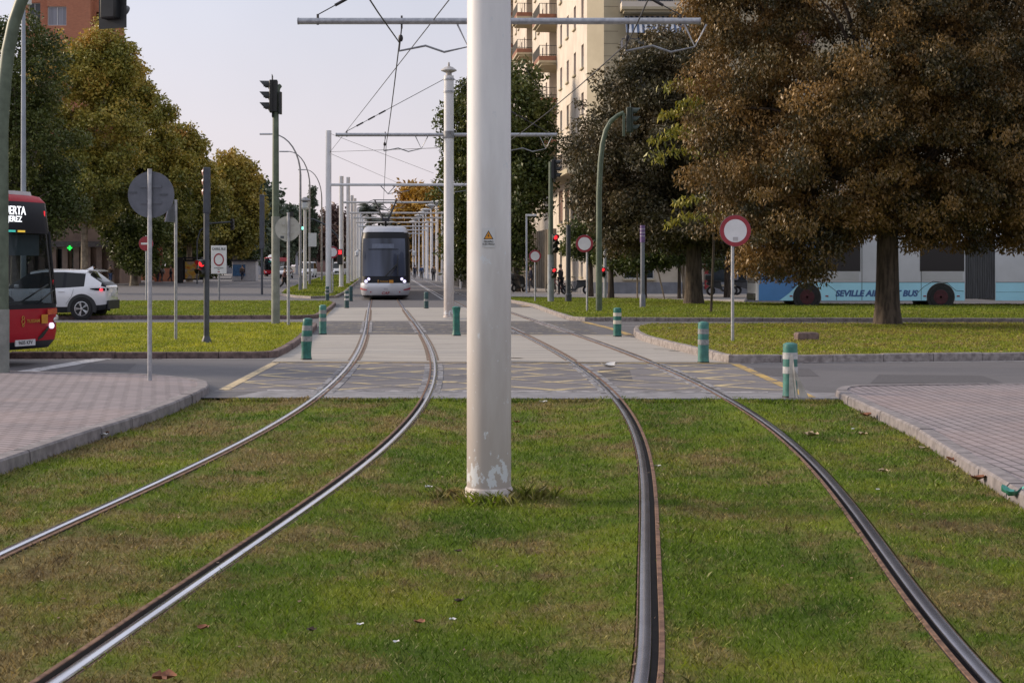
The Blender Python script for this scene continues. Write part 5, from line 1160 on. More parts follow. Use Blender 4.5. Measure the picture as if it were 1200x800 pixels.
# ---------------------------------------------------------------- blue articulated bus
def airport_bus(loc, rz):
    t = empty('articulated_bus', loc, rz, 'long pale blue and grey articulated bus lettered SEVILLE AIRPORT BUS', 'bus')
    prof = [(-1.27, .34), (-1.275, 1.1), (-1.27, 2.5), (-1.20, 2.95), (-1.0, 3.12), (0, 3.17), (1.0, 3.12), (1.20, 2.95), (1.27, 2.5), (1.275, 1.1), (1.27, .34)]
    def shell(x0, x1, nose):
        secs = []
        xs = [(x0 + .06, .93, .3), (x0, .99, .0)] if nose else [(x0, 1, 0)]
        st = ([(x0, .96), (x0 - .05, .99), (x0 - .10, 1.0)] if nose else [(x0, 1.0)]) + [(x1, 1.0)]
        for x, k in st: secs.append([(x, y * k, .34 + (z - .34) * (.97 + .03 * (k - .86) / .14 if nose else 1)) for y, z in prof])
        return secs
    A = MB(); A.loft(shell(0, -8.75, True)); A.build('front_body', BUSGREY, t, smooth=30)
    B = MB(); B.loft(shell(-10.0, -18.1, False)); B.build('rear_body', BUSGREY, t, smooth=30)
    s = MB(); n = 26; secs = []
    for i in range(n + 1): k = .955 if i % 2 else .99; secs.append([(-8.74 - 1.27 * i / n, y * k, .40 + (z - .34) * k) for y, z in prof])
    s.loft(secs); s.build('bellows', M('bellows_grey', (.095, .095, .11), .8, scale=3, col2=(.06, .06, .07), stretch=(6, 1, .3)), t, smooth=0)
    Y = 1.279
    def panel(name, pts, m, dy=.004, parent=t, sides=(1, -1)):
        for sg in sides:
            s = MB(); s.prism([(x, sg * (Y - .01), z) for x, z in pts], (0, sg * (.01 + dy), 0)); o = s.build(name, m, parent)
        return o
    def arch(xc, r, x0, x1, z1):   # lower panel with a wheel arch cut out
        n = 14; a = [(xc + r * math.cos(math.pi * (1 - i / n)), .48 + r * math.sin(math.pi * (1 - i / n))) for i in range(n + 1)]
        return [(x0, .33), (xc - r, .33)] + a + [(xc + r, .33), (x1, .33), (x1, z1), (x0, z1)]
    ZB = 1.09
    panel('lower_panel', arch(-2.12, .60, -4.4, -1.2 + .3, ZB), BUSBLUE); panel('lower_panel', [(-6.9, .33), (-4.405, .33), (-4.405, ZB), (-6.9, ZB)], BUSBLUE); panel('lower_panel', arch(-7.72, .60, -8.72, -6.905, ZB), BUSBLUE)
    panel('lower_panel', [(-11.65, .33), (-10.02, .33), (-10.02, ZB), (-11.65, ZB)], BUSBLUE); panel('lower_panel', arch(-15, .60, -18.05, -11.655, ZB), BUSBLUE)
    panel('nose_panel', [(-.10, .33), (-.95, .33), (-1.35, .62), (-1.75, 1.0), (-2.4, 1.5), (-2.5, 2.85), (-.10, 2.85)], BUSNAVY, .007)
    for x0, x1 in ((-4.35, -2.7), (-8.70, -6.85), (-13.9, -11.75), (-17.6, -14.1)):
        panel('window', [(x0, 1.56), (x1, 1.56), (x1, 2.75), (x0, 2.75)], GLASSD, .009); panel('locker_panel', [(x0 + .06, 1.18), (x1 - .08, 1.18), (x1 - .08, 1.52), (x0 + .06, 1.52)], M('bus_grey_panel', (.42, .42, .45), .4, coat=.4, var=.05, scale=1), .006)
    panel('window', [(-.42, 1.4), (-1.6, 1.4), (-1.7, 2.7), (-.42, 2.7)], GLASSD, .010)
    for xc in (-2.12, -7.72, -15):
        s = MB(); s.disc((xc, 0, .48), (0, 1, 0), .585, Y + .0005); s.disc((xc, 0, .48), (0, -1, 0), .585, Y + .0005); s.build('arch_liner', DARKIN, t)
        for sg in (-1, 1): wheel(t, (xc, sg * 1.16, .48), .48, .29, M('rim_maroon', (.075, .016, .025), .5, .3, var=.2), sg)
    s = MB()
    for x in (-4.42, -6.9, -11.65):
        for sg in (-1, 1): s.bb(x - .009, x + .009, sg * Y - .002, sg * Y + .0075, .34, 2.9)
    for sg in (-1, 1):
        s.bb(-8.72, -.95, sg * Y - .002, sg * Y + .0078, ZB - .008, ZB + .012); s.bb(-18, -10.03, sg * Y - .002, sg * Y + .0078, ZB - .008, ZB + .012); s.bb(-18, -10.03, sg * Y - .002, sg * Y + .0076, .68, .69)
        for a in ([(-3.35, .35), (-3.35, .72), (-2.95, 1.02)], [(-8.68, .72), (-8.35, .75), (-8.0, 1.06), (-7.4, 1.14), (-7.0, .9), (-6.7, .6)]): s.tube([(x, sg * (Y + .006), z) for x, z in a], .010, 4)
    s.build('panel_gap', BLACKP, t)
    s = MB()
    for x in (-1.45, -2.95, -5.1, -7.05, -8.45, -11.6): 
        for sg in (-1, 1): s.bb(x - .06, x + .06, sg * Y, sg * Y + .018, .49, .545)
    s.build('side_marker', M('marker_maroon', (.25, .02, .03), .4, var=.1), t)
    text('SEVILLE AIRPORT BUS', .345, M('letter_blue', (.045, .105, .28), .4, var=0), 'side_lettering', t, (-5.02, Y + .006, .62), (R(90), 0, R(180)), extrude=.004, shear=.22, sx=1.03, off=.017)
    s = MB(); s.tube([(.1, 1.05, 2.75), (.32, 1.2, 2.7), (.32, 1.25, 2.3)], .03, 6); s.bb(.25, .38, 1.1, 1.4, 1.75, 2.3); s.build('mirror', M('mirror_white', (.6, .6, .62), .4, var=.05), t, bevel=.03)
    s = MB(); s.bb(-.02, .06, -1.05, 1.05, .34, .62); s.build('front_bumper', BLACKP, t, bevel=.04)
    s = MB(); s.prism([(.005, -1.0, 1.05), (.005, 1.0, 1.05), (-.0, 1.0, 2.8), (-.0, -1.0, 2.8)], (.012, 0, 0)); s.build('windscreen', GLASSD, t)
    return t
airport_bus((wx(886.5, 64.3), 65.6, 0), math.pi)
# ---------------------------------------------------------------- far traffic on the left avenue
again(bus1, (wx(318, 250), 250, 0), R(-90), 'small red bus far off on the left avenue, facing the camera')
again(car1, (wx(334, 215), 215, 0), R(-90), 'white car far off, facing the camera behind the round grey sign')
def van(loc, rz, label, m):
    t = empty('van', loc, rz, label, 'van')
    lv = [(.28, 0, .92), (.9, -.02, .98), (1.1, -.25, .98), (1.3, -.75, .96), (2.2, -1.35, .86), (2.35, -1.7, .74)]
    def mf(i, k): f = K_FR0 - 1 <= k <= K_FR1; return 1 if (i == 3 and (f or k < NS // 3 or True)) else 0
    s = MB(); s.loft([[(x, y, z) for x, y in rr_outline(xf, -4.9, w, .25, .15, .06)] for z, xf, w in lv], matf=mf); s.build('body', [m, GLASSD], t)
    for x in (-.9, -4):
        for sg in (-1, 1): wheel(t, (x, sg * .88, .34), .34, .22, GALVD, sg)
    for sg in (-1, 1):
        s = MB(); s.bb(-.03, .03, sg * .72 - .14, sg * .72 + .14, .72, .9); s.build('headlight', HEAD_L if sg < 0 else MATS['lamp_chrome'], t)
    s = MB(); s.bb(.0, .05, -.5, .5, .5, .8); s.build('grille', CLAD, t)
    return t
van((wx(359, 230), 230, 0), R(-90), 'pale van far off beside the lantern column', M('van_white', (.58, .58, .6), .35, var=.05))
van((wx(394, 260), 262, 0), R(-90), 'white van far off right of the tall white mast', MATS['van_white'])
again(car1, (wx(415, 190), 205, 0), R(-92), 'white car partly hidden behind the row of white masts') if False else None
# ---------------------------------------------------------------- scooters, bicycle
def scooter(loc, rz, label, body=BLACKP, box=None, group='motor scooters parked by the building'):
    t = empty('motor_scooter', loc, rz, label, 'scooter', group)
    for x in (-.64, .64):
        s = MB(); n = 24
        s.loft([[Vector((x + (.19 + .075 * math.cos(b)) * math.cos(a), .06 * math.sin(b), .265 + (.19 + .075 * math.cos(b)) * math.sin(a))) for b in [2 * math.pi * j / 8 for j in range(8)]] for a in [2 * math.pi * i / n for i in range(n + 1)]], caps=False)
        w = s.build('wheel', TYRE, t); s = MB(); s.lathe([(.16, -.03), (.15, .03), (.02, .045)], n=16, ax='Y'); o = s.build('rim', ALLOY, w); o.location = (x, 0, .265)
    s = MB(); s.loft([[(x, y * w, z0 if q else z1) for y, q in ((-1, 1), (1, 1), (.8, 0), (-.8, 0))] for x, w, z0, z1 in ((-.9, .08, .62, .72), (-.6, .15, .5, .78), (-.1, .15, .35, .76), (.02, .16, .22, .34), (.3, .16, .22, .32), (.42, .17, .3, .5))]); s.build('body', body, t, bevel=.02)
    s = MB(); s.loft([[(x, -w, z), (x, w, z), (x + .05, w * .8, z), (x + .05, -w * .8, z)] for x, w, z in ((.52, .12, .3), (.48, .2, .6), (.40, .2, .85), (.34, .13, 1.02))]); s.build('leg_shield', body, t)
    s = MB(); s.loft([[(x, -w, z), (x, w, z), (x, w * .9, z + .09), (x, -w * .9, z + .09)] for x, w, z in ((-.85, .11, .76), (-.5, .15, .76), (-.05, .13, .74))]); s.build('seat', M('seat_black', (.015, .015, .016), .7, var=.1), t, bevel=.02)
    s = MB(); s.tube([(.64, .07, .265), (.42, .0, 1.0)], .025, 6); s.tube([(.40, -.33, 1.06), (.38, 0, 1.02), (.40, .33, 1.06)], .018, 6); s.tube([(.4, .25, 1.06), (.36, .3, 1.25)], .008, 4); s.build('handlebar', IRON, t)
    s = MB(); s.lathe([(.01, -.02), (.07, -.015), (.07, .01), (.01, .015)], n=10, ax='X'); o = s.build('mirror', BLACKP, t); o.location = (.36, .3, 1.28)
    s = MB(); s.lathe([(.09, 0), (.085, .03), (.01, .045)], n=14, ax='X'); o = s.build('headlight', MATS['lamp_chrome'], t); o.location = (.47, 0, .9)
    if box:
        s = MB(); s.loft([[(-.98 + a, -.2 + b, z), (-.6 - a, -.2 + b, z), (-.6 - a, .2 - b, z), (-.98 + a, .2 - b, z)] for z, a, b in ((.86, .02, .02), (.92, 0, 0), (1.12, 0, 0), (1.2, .06, .06))]); s.build('top_box', box, t)
    return t
d = 86.0
sc = scooter((wx(846, d), d, .12), R(5), 'black scooter with round top box under the barred window', box=BLACKP)
c = scooter((wx(877, d + 1), d + 1, .12), R(0), 'dark scooter with a grey delivery box beside the blue bus', body=M('scooter_grey', (.05, .05, .055), .5, var=.2), box=M('box_grey', (.28, .28, .33), .6, var=.1))
again(sc, (wx(675, 89), 89, .12), R(170), 'scooter beside the beige corner pillar'); again(sc, (wx(608, 97), 97, .12), R(60), 'scooter in the dark under the arcade at the far left of the cream building')
def bicycle(loc, rz, label):
    t = empty('bicycle', loc, rz, label, 'bicycle'); r = .33
    for x in (-.52, .52):
        s = MB(); n = 24; s.tube([(x + r * math.cos(a), 0, r + r * math.sin(a)) for a in [2 * math.pi * i / n for i in range(n + 1)]], .022, 6, caps=False)
        for i in range(8): a = math.pi * i / 8; s.tube([(x - r * math.cos(a), 0, r - r * math.sin(a)), (x + r * math.cos(a), 0, r + r * math.sin(a))], .004, 3)
        s.build('wheel', TYRE, t)
    s = MB(); pts = dict(r=(-.52, 0, .33), b=(-.08, 0, .3), s=(-.2, 0, .82), h=(.36, 0, .85), f=(.52, 0, .33))
    for a, b in ('rb', 'rs', 'bs', 'bh', 'sh', 'hf'): s.tube([pts[a], pts[b]], .022, 6)
    s.build('frame', M('bike_red', (.22, .02, .03), .4, var=.1), t)
    s = MB(); s.tube([(.36, 0, .85), (.33, 0, 1.0)], .016, 6); s.tube([(.3, -.28, 1.02), (.35, 0, 1.0), (.3, .28, 1.02)], .014, 6); s.build('handlebar', IRON, t)
    s = MB(); s.loft([[(x, -w, .9), (x, w, .9), (x, 0, .94)] for x, w in ((-.35, .08), (-.2, .05), (-.06, .015))]); s.tube([(-.2, 0, .82), (-.21, 0, .9)], .015, 6); s.build('saddle', BLACKP, t)
    return t
bicycle((wx(655, 90), 89.6, .12), R(155), 'red bicycle held by the dark clothed person by the red lights')
# ================================================================ BUILDINGS
CURT = M('curtained_pane', (.26, .265, .31), .15, scale=1, col2=(.16, .165, .20), stretch=(14, 1, .2))
def facade(parent, o, u, nrm, W, Hh, opens, mats, depth=.22, name='wall', z0=0.0, frame_m=FRAMEW, bars=False, shutter=0):
    """wall of a building: origin o (bottom left seen from outside), u along, nrm outward; opens = [(x0,x1,z0,z1,kind)]; wall gets real recesses"""
    u = Vector(u).normalized(); nrm = Vector(nrm).normalized(); o = Vector(o)
    def pt(x, z, dd=0): return o + u * x + Vector((0, 0, z)) + nrm * dd
    xs = sorted({0, W, *[q for a in opens for q in a[:2]]}); zs = sorted({z0, Hh, *[q for a in opens for q in a[2:4]]})
    mb = MB()
    for i in range(len(xs) - 1):
        for j in range(len(zs) - 1):
            cx, cz = (xs[i] + xs[i + 1]) / 2, (zs[j] + zs[j + 1]) / 2
            if any(a[0] < cx < a[1] and a[2] < cz < a[3] for a in opens): continue
            mb.poly([pt(xs[i], zs[j]), pt(xs[i + 1], zs[j]), pt(xs[i + 1], zs[j + 1]), pt(xs[i], zs[j + 1])])
    for a in opens:
        c = [(a[0], a[2]), (a[1], a[2]), (a[1], a[3]), (a[0], a[3])]
        for k in range(4):
            p, q = c[k], c[(k + 1) % 4]; mb.poly([pt(*p), pt(*q), pt(*q, -depth), pt(*p, -depth)])
    w = mb.build(name, mats, parent, smooth=0)
    for a in opens:
        x0, x1, za, zb, kind = a; f = MB(); fw = .055
        def bar(xa, xb, zc, zd, d0, d1): f.prism([pt(xa, zc, d0), pt(xb, zc, d0), pt(xb, zd, d0), pt(xa, zd, d0)], nrm * (d1 - d0))
        bar(x0, x0 + fw, za, zb, -depth, -depth + .06); bar(x1 - fw, x1, za, zb, -depth, -depth + .06); bar(x0 + fw, x1 - fw, zb - fw, zb, -depth, -depth + .06); bar(x0 + fw, x1 - fw, za, za + fw, -depth, -depth + .06)
        if x1 - x0 > .9: bar((x0 + x1) / 2 - fw / 2, (x0 + x1) / 2 + fw / 2, za + fw, zb - fw, -depth, -depth + .055)
        wn = f.build('window', frame_m if kind != 'b' else SHUT, w, smooth=0)
        p = MB(); p.poly([pt(x0, za, -depth + .01), pt(x1, za, -depth + .01), pt(x1, zb, -depth + .01), pt(x0, zb, -depth + .01)]); p.build('pane', CURT if kind == 'k' else PANE if kind != 'b' else SHUT, wn, smooth=0)
        if kind in ('w', 's', 'b'):
            sl = MB(); sl.prism([pt(x0 - .08, za - .09, -.02), pt(x1 + .08, za - .09, -.02), pt(x1 + .08, za - .002, -.02), pt(x0 - .08, za - .002, -.02)], nrm * .14); sl.build('sill', CREAM2 if mats is not BRICK else FRAMEW, wn, smooth=0)
        if kind == 's':
            sh = MB(); zz = zb - (zb - za) * random.choice((.25, .45, .6, .9)); sh.prism([pt(x0 + .02, zz, -depth + .07), pt(x1 - .02, zz, -depth + .07), pt(x1 - .02, zb, -depth + .07), pt(x0 + .02, zb, -depth + .07)], nrm * .03); sh.build('shutter', SHUT, wn, smooth=0)
        if kind == 'g':
            g = MB(); n = int((x1 - x0) / .14)
            for k in range(1, n): g.tube([pt(x0 + (x1 - x0) * k / n, za, -.05), pt(x0 + (x1 - x0) * k / n, zb, -.05)], .012, 4)
            for z in (za + .3, (za + zb) / 2, zb - .3): g.tube([pt(x0, z, -.05), pt(x1, z, -.05)], .012, 4)
            g.build('bars', IRON, wn)
    return w
def balcony(parent, o, u, nrm, x0, x1, z, proj, slab_m, cap_m=None, solid=.0, plants=0, rail_m=IRON):
    u = Vector(u).normalized(); nrm = Vector(nrm).normalized(); o = Vector(o)
    def pt(x, zz, dd): return o + u * x + Vector((0, 0, zz)) + nrm * dd
    s = MB(); s.prism([pt(x0, z - .16, .0), pt(x1, z - .16, .0), pt(x1, z - .16, proj), pt(x0, z - .16, proj)], (0, 0, .16)); s.prism([pt(x0 + .15, z - .30, .0), pt(x1 - .15, z - .30, .0), pt(x1 - .15, z - .30, proj - .18), pt(x0 + .15, z - .30, proj - .18)], (0, 0, .14)); b = s.build('balcony', CREAM2, parent, smooth=0)
    s = MB(); t = .09; zz = z + max(.28, solid)
    for (xa, xb, da, db) in ((x0, x1, proj - t, proj), (x0, x0 + t, 0, proj - t), (x1 - t, x1, 0, proj - t)): s.prism([pt(xa, z - .0, da), pt(xb, z - .0, da), pt(xb, z - .0, db), pt(xa, z - .0, db)], (0, 0, zz - z))
    s.build('parapet', slab_m, b, smooth=0)
    if solid < .9:
        s = MB()
        n = int((x1 - x0) / .16)
        for k in range(n + 1): x = x0 + .05 + (x1 - x0 - .1) * k / n; s.tube([pt(x, zz, proj - .045), pt(x, z + 1.05, proj - .045)], .011, 4)
        for x in (x0 + .045, x1 - .045):
            for k in range(1, int(proj / .16)): s.tube([pt(x, zz, k * .16), pt(x, z + 1.05, k * .16)], .011, 4)
            s.tube([pt(x, z + 1.05, 0), pt(x, z + 1.05, proj - .04)], .022, 5)
        s.tube([pt(x0, z + 1.05, proj - .045), pt(x1, z + 1.05, proj - .045)], .022, 5); s.build('railing', rail_m, b)
    return b
# ---------------------------------------------------------------- cream apartment block, right
t = empty('apartment_building', (0, 0, 0), 0, 'tall cream apartment block with terracotta balconies behind the right hand trees', 'building')
C0 = Vector((wx(690, 91.5), 91.5, .1)); hd = Vector((-.0867, 1, 0)).normalized(); fr = Vector((1, 0.02, 0)).normalized(); nl = Vector((-1, -.0867, 0)).normalized(); nf = Vector((.02, -1, 0)).normalized()
TOP = 27.0; FL = 2.95; Z1 = 5.1                  # ground + mezzanine to 5.6, floors above
def P(x, z): return C0 + fr * x + Vector((0, 0, z))
# front (towards the street), chamfer at the corner
o1 = C0 + fr * .9
ops = []
for k in range(1, 7):
    z = Z1 + k * FL
    if k: ops += [(2.0, 4.2, z + .15, z + 2.35, 's')]
    ops += [(7.0, 8.2, z + .9, z + 2.2, 's'), (11.5, 12.7, z + .9, z + 2.2, 's'), (16, 18.2, z + .15, z + 2.35, 's'), (21, 22.2, z + .9, z + 2.2, 's')]
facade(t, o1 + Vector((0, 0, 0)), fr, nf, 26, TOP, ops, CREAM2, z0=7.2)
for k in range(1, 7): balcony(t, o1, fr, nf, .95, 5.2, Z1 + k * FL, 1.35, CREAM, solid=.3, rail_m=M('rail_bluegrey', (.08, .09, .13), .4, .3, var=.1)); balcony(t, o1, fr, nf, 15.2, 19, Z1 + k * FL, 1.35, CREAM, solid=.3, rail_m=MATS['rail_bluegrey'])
s = MB(); q = o1 + nf * .1
for k in (3,):
    z = Z1 + k * FL + 2.6; s.loft([[o1 + fr * x + nf * d + Vector((0, 0, zz)) for x in (1.2, 4.9)] for d, zz in ((.05, z), (.9, z - .5), (1.4, z - 1.2))], closed=False)
aw = s.build('awning', STRIPE, t, smooth=0)
# horizontal grooves on the corner pier
s = MB()
for k in range(40):
    z = 4.6 + k * .98 * .75
    if z < TOP - .5: s.prism([o1 + nf * .002 + Vector((0, 0, z)), o1 + fr * .85 + nf * .002 + Vector((0, 0, z)), o1 + fr * .85 + nf * .002 + Vector((0, 0, z + .03)), o1 + nf * .002 + Vector((0, 0, z + .03))], nf * .004)
s.build('groove', M('groove_dark', (.20, .17, .12), .9, var=.1), t, smooth=0)
# chamfer
c1 = C0 + hd * .8; s = MB(); s.poly([c1 + Vector((0, 0, 7.2)), o1 + Vector((0, 0, 7.2)), o1 + Vector((0, 0, TOP)), c1 + Vector((0, 0, TOP))]); s.build('corner_wall', M('render_pale_yellow', (.62, .535, .38), .85, scale=.7, col2=(.55, .47, .33)), t, smooth=0)
# left side, stepped: flat bay, balcony recess, flat bay, balcony recess ...
x = .8; bays = [(0, 15.7, 'flat'), (15.7, 20.5, 'rec'), (20.5, 33, 'flat2'), (33, 37.8, 'rec'), (37.8, 51, 'flat2'), (51, 55.8, 'rec'), (55.8, 80, 'flat2')]
UL = -hd                                          # seen from outside, the wall runs from far to near
for a, b, kind in bays:
    W_ = b - a; o = c1 + hd * b + (nl * -1.1 if kind == 'rec' else Vector((0, 0, 0)))
    ops = []
    for k in range(1, 8):
        z = Z1 + k * FL - .8
        if kind == 'flat': ops += [(W_ - 2.6 - i * 3.7, W_ - 1.5 - i * 3.7, z + .65, z + 2.1, 's') for i in range(4)]
        elif kind == 'rec': ops += [(.7, 1.8, z + .1, z + 2.2, 's'), (2.9, 4.0, z + .1, z + 2.2, 's')]
        else: ops += [(W_ - 2.4 - i * 2.6, W_ - 1.5 - i * 2.6, z + .75, z + 2.2, 's') for i in range(int(W_ / 2.7))]
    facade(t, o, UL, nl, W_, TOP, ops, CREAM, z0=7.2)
    if kind == 'rec':
        s = MB()
        for xx in (a, b): s.poly([c1 + hd * xx + Vector((0, 0, 4.4)), c1 + hd * xx - nl * 1.1 + Vector((0, 0, 4.4)), c1 + hd * xx - nl * 1.1 + Vector((0, 0, TOP)), c1 + hd * xx + Vector((0, 0, TOP))])
        s.build('reveal_wall', CREAM, t, smooth=0)
        for k in range(1, 8): balcony(t, o, UL, nl, .05, W_ - .05, Z1 + k * FL - .8, 2.35, TERRA, solid=.32)
s = MB(); s.prism([c1 + nl * .9 + Vector((0, 0, TOP)), c1 + hd * 82 + nl * .9 + Vector((0, 0, TOP)), c1 + hd * 82 + fr * 20 + Vector((0, 0, TOP)), o1 + fr * 26 + nf * .9 + Vector((0, 0, TOP)), o1 + nf * .9 + Vector((0, 0, TOP))], (0, 0, .5)); s.build('roof', CREAM2, t, smooth=0)
# first-floor slab, mezzanine window strip, ground floor of pilasters
s = MB(); s.prism([c1 + nl * 1.3 + Vector((0, 0, 7.2)) + hd * 15.7, c1 + nl * 1.3 - hd * .9 + Vector((0, 0, 7.2)), o1 + nf * 1.2 + Vector((0, 0, 7.2)), o1 + nf * 1.2 + fr * 6 + Vector((0, 0, 7.2)), o1 + fr * 6 + Vector((0, 0, 7.2)) - nf * .3, o1 - nf * .3 + Vector((0, 0, 7.2)), c1 - nl * .3 + hd * 15.7 + Vector((0, 0, 7.2))], (0, 0, .3)); s.build('canopy_slab', CREAM2, t, smooth=0)
s = MB()
for k in range(1): pass
s.tube([c1 + nl * 1.2 + hd * (15.5 - .27 * i) + Vector((0, 0, 7.5)) for i in (0, 60)], .03, 5); s.tube([c1 + nl * 1.2 + hd * (15.5 - .27 * i) + Vector((0, 0, 8.5)) for i in (0, 60)], .03, 5)
for i in range(61): p = c1 + nl * 1.2 + hd * (15.5 - .27 * i); s.tube([p + Vector((0, 0, 7.5)), p + Vector((0, 0, 8.5))], .012, 4)
s.build('terrace_railing', IRON, t)
facade(t, c1 + hd * 80, UL, nl, 80, 7.2, [(76.2 - i * 3.6, 78.6 - i * 3.6, 4.55, 6.85, 's') for i in range(4)] + [(77 - i * 3.6, 78.2 - i * 3.6, 1.0, 3.4, 'w') for i in range(4)], CREAM, z0=.5)
facade(t, o1, fr, nf, 26, 7.2, [(2, 4, 4.8, 6.6, 's'), (7, 8.2, 4.8, 6.6, 's'), (11.5, 12.7, 4.8, 6.6, 's'), (1.2, 3.0, .9, 3.2, 'w'), (6.0, 8.6, .55, 3.4, 'w'), (10.0, 14.2, 1.0, 3.6, 'g'), (17.5, 20.5, 1.0, 3.6, 'g'), (22, 25, 1, 3.4, 'g')], M('render_beige', (.50, .44, .355), .85, scale=1, col2=(.42, .365, .29)), z0=.5)
s = MB(); s.poly([c1 + Vector((0, 0, .5)), o1 + Vector((0, 0, .5)), o1 + Vector((0, 0, 7.2)), c1 + Vector((0, 0, 7.2))]); s.build('corner_wall', MATS['render_beige'], t, smooth=0)
s = MB(); s.prism([c1 + hd * 80 + nl * .05 - Vector((0, 0, .2)), c1 + nl * .05 - Vector((0, 0, .2)), c1 + Vector((0, 0, -.2)) - nl * .2, c1 + hd * 80 - nl * .2 - Vector((0, 0, .2))], (0, 0, .9)); s.prism([c1 + nl * .04 - Vector((0, 0, .2)), o1 + nf * .04 - Vector((0, 0, .2)), o1 - nf * .2 - Vector((0, 0, .2)), c1 - nl * .2 - Vector((0, 0, .2))], (0, 0, .9)); s.prism([o1 + nf * .05 - Vector((0, 0, .2)), o1 + fr * 26 + nf * .05 - Vector((0, 0, .2)), o1 + fr * 26 - nf * .2 - Vector((0, 0, .2)), o1 - nf * .2 - Vector((0, 0, .2))], (0, 0, .9)); s.build('plinth', PLINTH, t, smooth=0)
s = MB()
for i in range(24): p = c1 + hd * (16 + i * 1.5); s.prism([p + nl * .0, p + hd * .38, p + hd * .38 + nl * .45, p + nl * .45], (0, 0, 4.3))
s.build('pilaster', M('pilaster_stone', (.27, .235, .19), .9, scale=1.5, col2=(.19, .165, .135)), t, smooth=0)
s = MB(); q = o1 + fr * 6.0; s.prism([q + Vector((0, 0, 3.2)) + nf * .05, q + fr * 3 + Vector((0, 0, 3.2)) + nf * .05, q + fr * 3 + Vector((0, 0, 3.8)) + nf * .05, q + Vector((0, 0, 3.8)) + nf * .05], nf * .1); s.prism([q + Vector((0, 0, .3)) + nf * .05, q + fr * .25 + Vector((0, 0, .3)) + nf * .05, q + fr * .25 + Vector((0, 0, 3.2)) + nf * .05, q + Vector((0, 0, 3.2)) + nf * .05], nf * .1); s.build('shop_surround', M('shop_red', (.25, .02, .025), .6, var=.1), t, smooth=0)
s = MB(); s.prism([q + fr * .3 + Vector((0, 0, 2.85)) + nf * .06, q + fr * 2.9 + Vector((0, 0, 2.85)) + nf * .06, q + fr * 2.9 + Vector((0, 0, 3.15)) + nf * .06, q + fr * .3 + Vector((0, 0, 3.15)) + nf * .06], nf * .05); s.build('shop_board', FRAMEW, t, smooth=0)
# ---------------------------------------------------------------- red brick tower, left
t = empty('brick_tower', (0, 0, 0), 0, 'red brick apartment tower rising behind the left plane trees', 'building')
d = 150.0; q = d / F
def bx(px): return wx(px, d)
o = Vector((bx(55), d, 0)); fr2 = Vector((1, 0, 0)); nf2 = Vector((0, -1, 0))
Ht = 34.0; ops = []
for k in range(10): z = 3.2 + k * 3.05; ops += [(0.15, 2.0, z + .55 - .35, z + 2.05, 'w')] if k > 1 else []
zw = wz(30, d); z0_ = zw - 5 * 4.6
ops = [(.05 + .0, 1.9, zw - 4.6 * k, zw - 4.6 * k + 1.85, 'k') for k in range(0, 5)] + [(.05, 1.9, zw + 4.6, zw + 6.4, 'k')]
facade(t, o, fr2, nf2, bx(106) - bx(55), Ht, ops, BRICK, depth=.2)
# wing set back on the right with terraces, wing on the left
o2 = Vector((bx(106), d + 1.2, 0)); w2 = bx(142) - bx(106)
facade(t, o2, fr2, nf2, w2, Ht, [(.25, .65, zw - 4.6 * k - .2, zw - 4.6 * k + 1.5, 'p') for k in range(-1, 5)] + [(.85, 2.1, zw - 4.6 * k - .4, zw - 4.6 * k + 1.9, 'p') for k in range(-1, 5)], BRICK, depth=.9)
s = MB(); s.poly([o + fr2 * (bx(106) - bx(55)), o2, o2 + Vector((0, 0, Ht)), o + fr2 * (bx(106) - bx(55)) + Vector((0, 0, Ht))]); s.poly([o2 + fr2 * w2, Vector((wx(142.5, 164), 164, 0)), Vector((wx(142.5, 164), 164, Ht)), o2 + fr2 * w2 + Vector((0, 0, Ht))]); s.build('side_wall', BRICK, t, smooth=0)
s = MB()
for k in range(-1, 5): z = zw - 4.6 * k; s.loft([[o2 + fr2 * (.9 + 1.3 * f) + nf2 * .2 + Vector((0, 0, z + 1.9)), o2 + fr2 * (1.0 + 1.75 * f) + nf2 * 1.0 + Vector((0, 0, z + 1.25))] for f in (0, 1)], closed=False)
s.build('awning', FRAMEW, t, smooth=0)
o3 = Vector((bx(22), d + 1.0, 0)); facade(t, o3, fr2, nf2, bx(55) - bx(22), Ht, [(.6, 1.8, zw - 4.6 * k - .3, zw - 4.6 * k + 2.4, 'w') for k in range(-1, 5)], BRICK, depth=.3)
s = MB(); s.poly([o3 + fr2 * (bx(55) - bx(22)), o, o + Vector((0, 0, Ht)), o3 + fr2 * (bx(55) - bx(22)) + Vector((0, 0, Ht))]); s.build('side_wall', BRICK, t, smooth=0)
s = MB(); s.bb(bx(22), bx(136), d, d + 12, Ht, Ht + .5); s.build('roof', TERRA, t, smooth=0)
# shops below, with pilasters, canopy and the lit pharmacy cross
t = empty('shop_building', (0, 0, 0), 0, 'low shop front with brown pilasters behind the white car', 'building')
d = 142.0; xa, xb = wx(-20, d), wx(140, d)
facade(t, (xa, d, .1), fr2, nf2, xb - xa, 5.4, [(1 + 2.4 * i, 2.7 + 2.4 * i, .5, 3.3, 'p') for i in range(4)], M('shop_wall', (.23, .165, .13), .85, scale=1, col2=(.17, .12, .10)), depth=.4)
s = MB(); n = 12
for i in range(n): x = xa + (xb - xa) * (i + .1) / n; s.bb(x, x + .5, d - .5, d - .01, .1, 3.5)
s.build('pilaster', M('pilaster_brown', (.25, .19, .165), .8, scale=2, col2=(.18, .135, .12)), t, smooth=0)
s = MB(); s.bb(xa, xb + .5, d - 1.6, d - .01, 3.5, 4.0); s.build('canopy', M('canopy_dark', (.10, .09, .10), .8, var=.2), t, smooth=0)
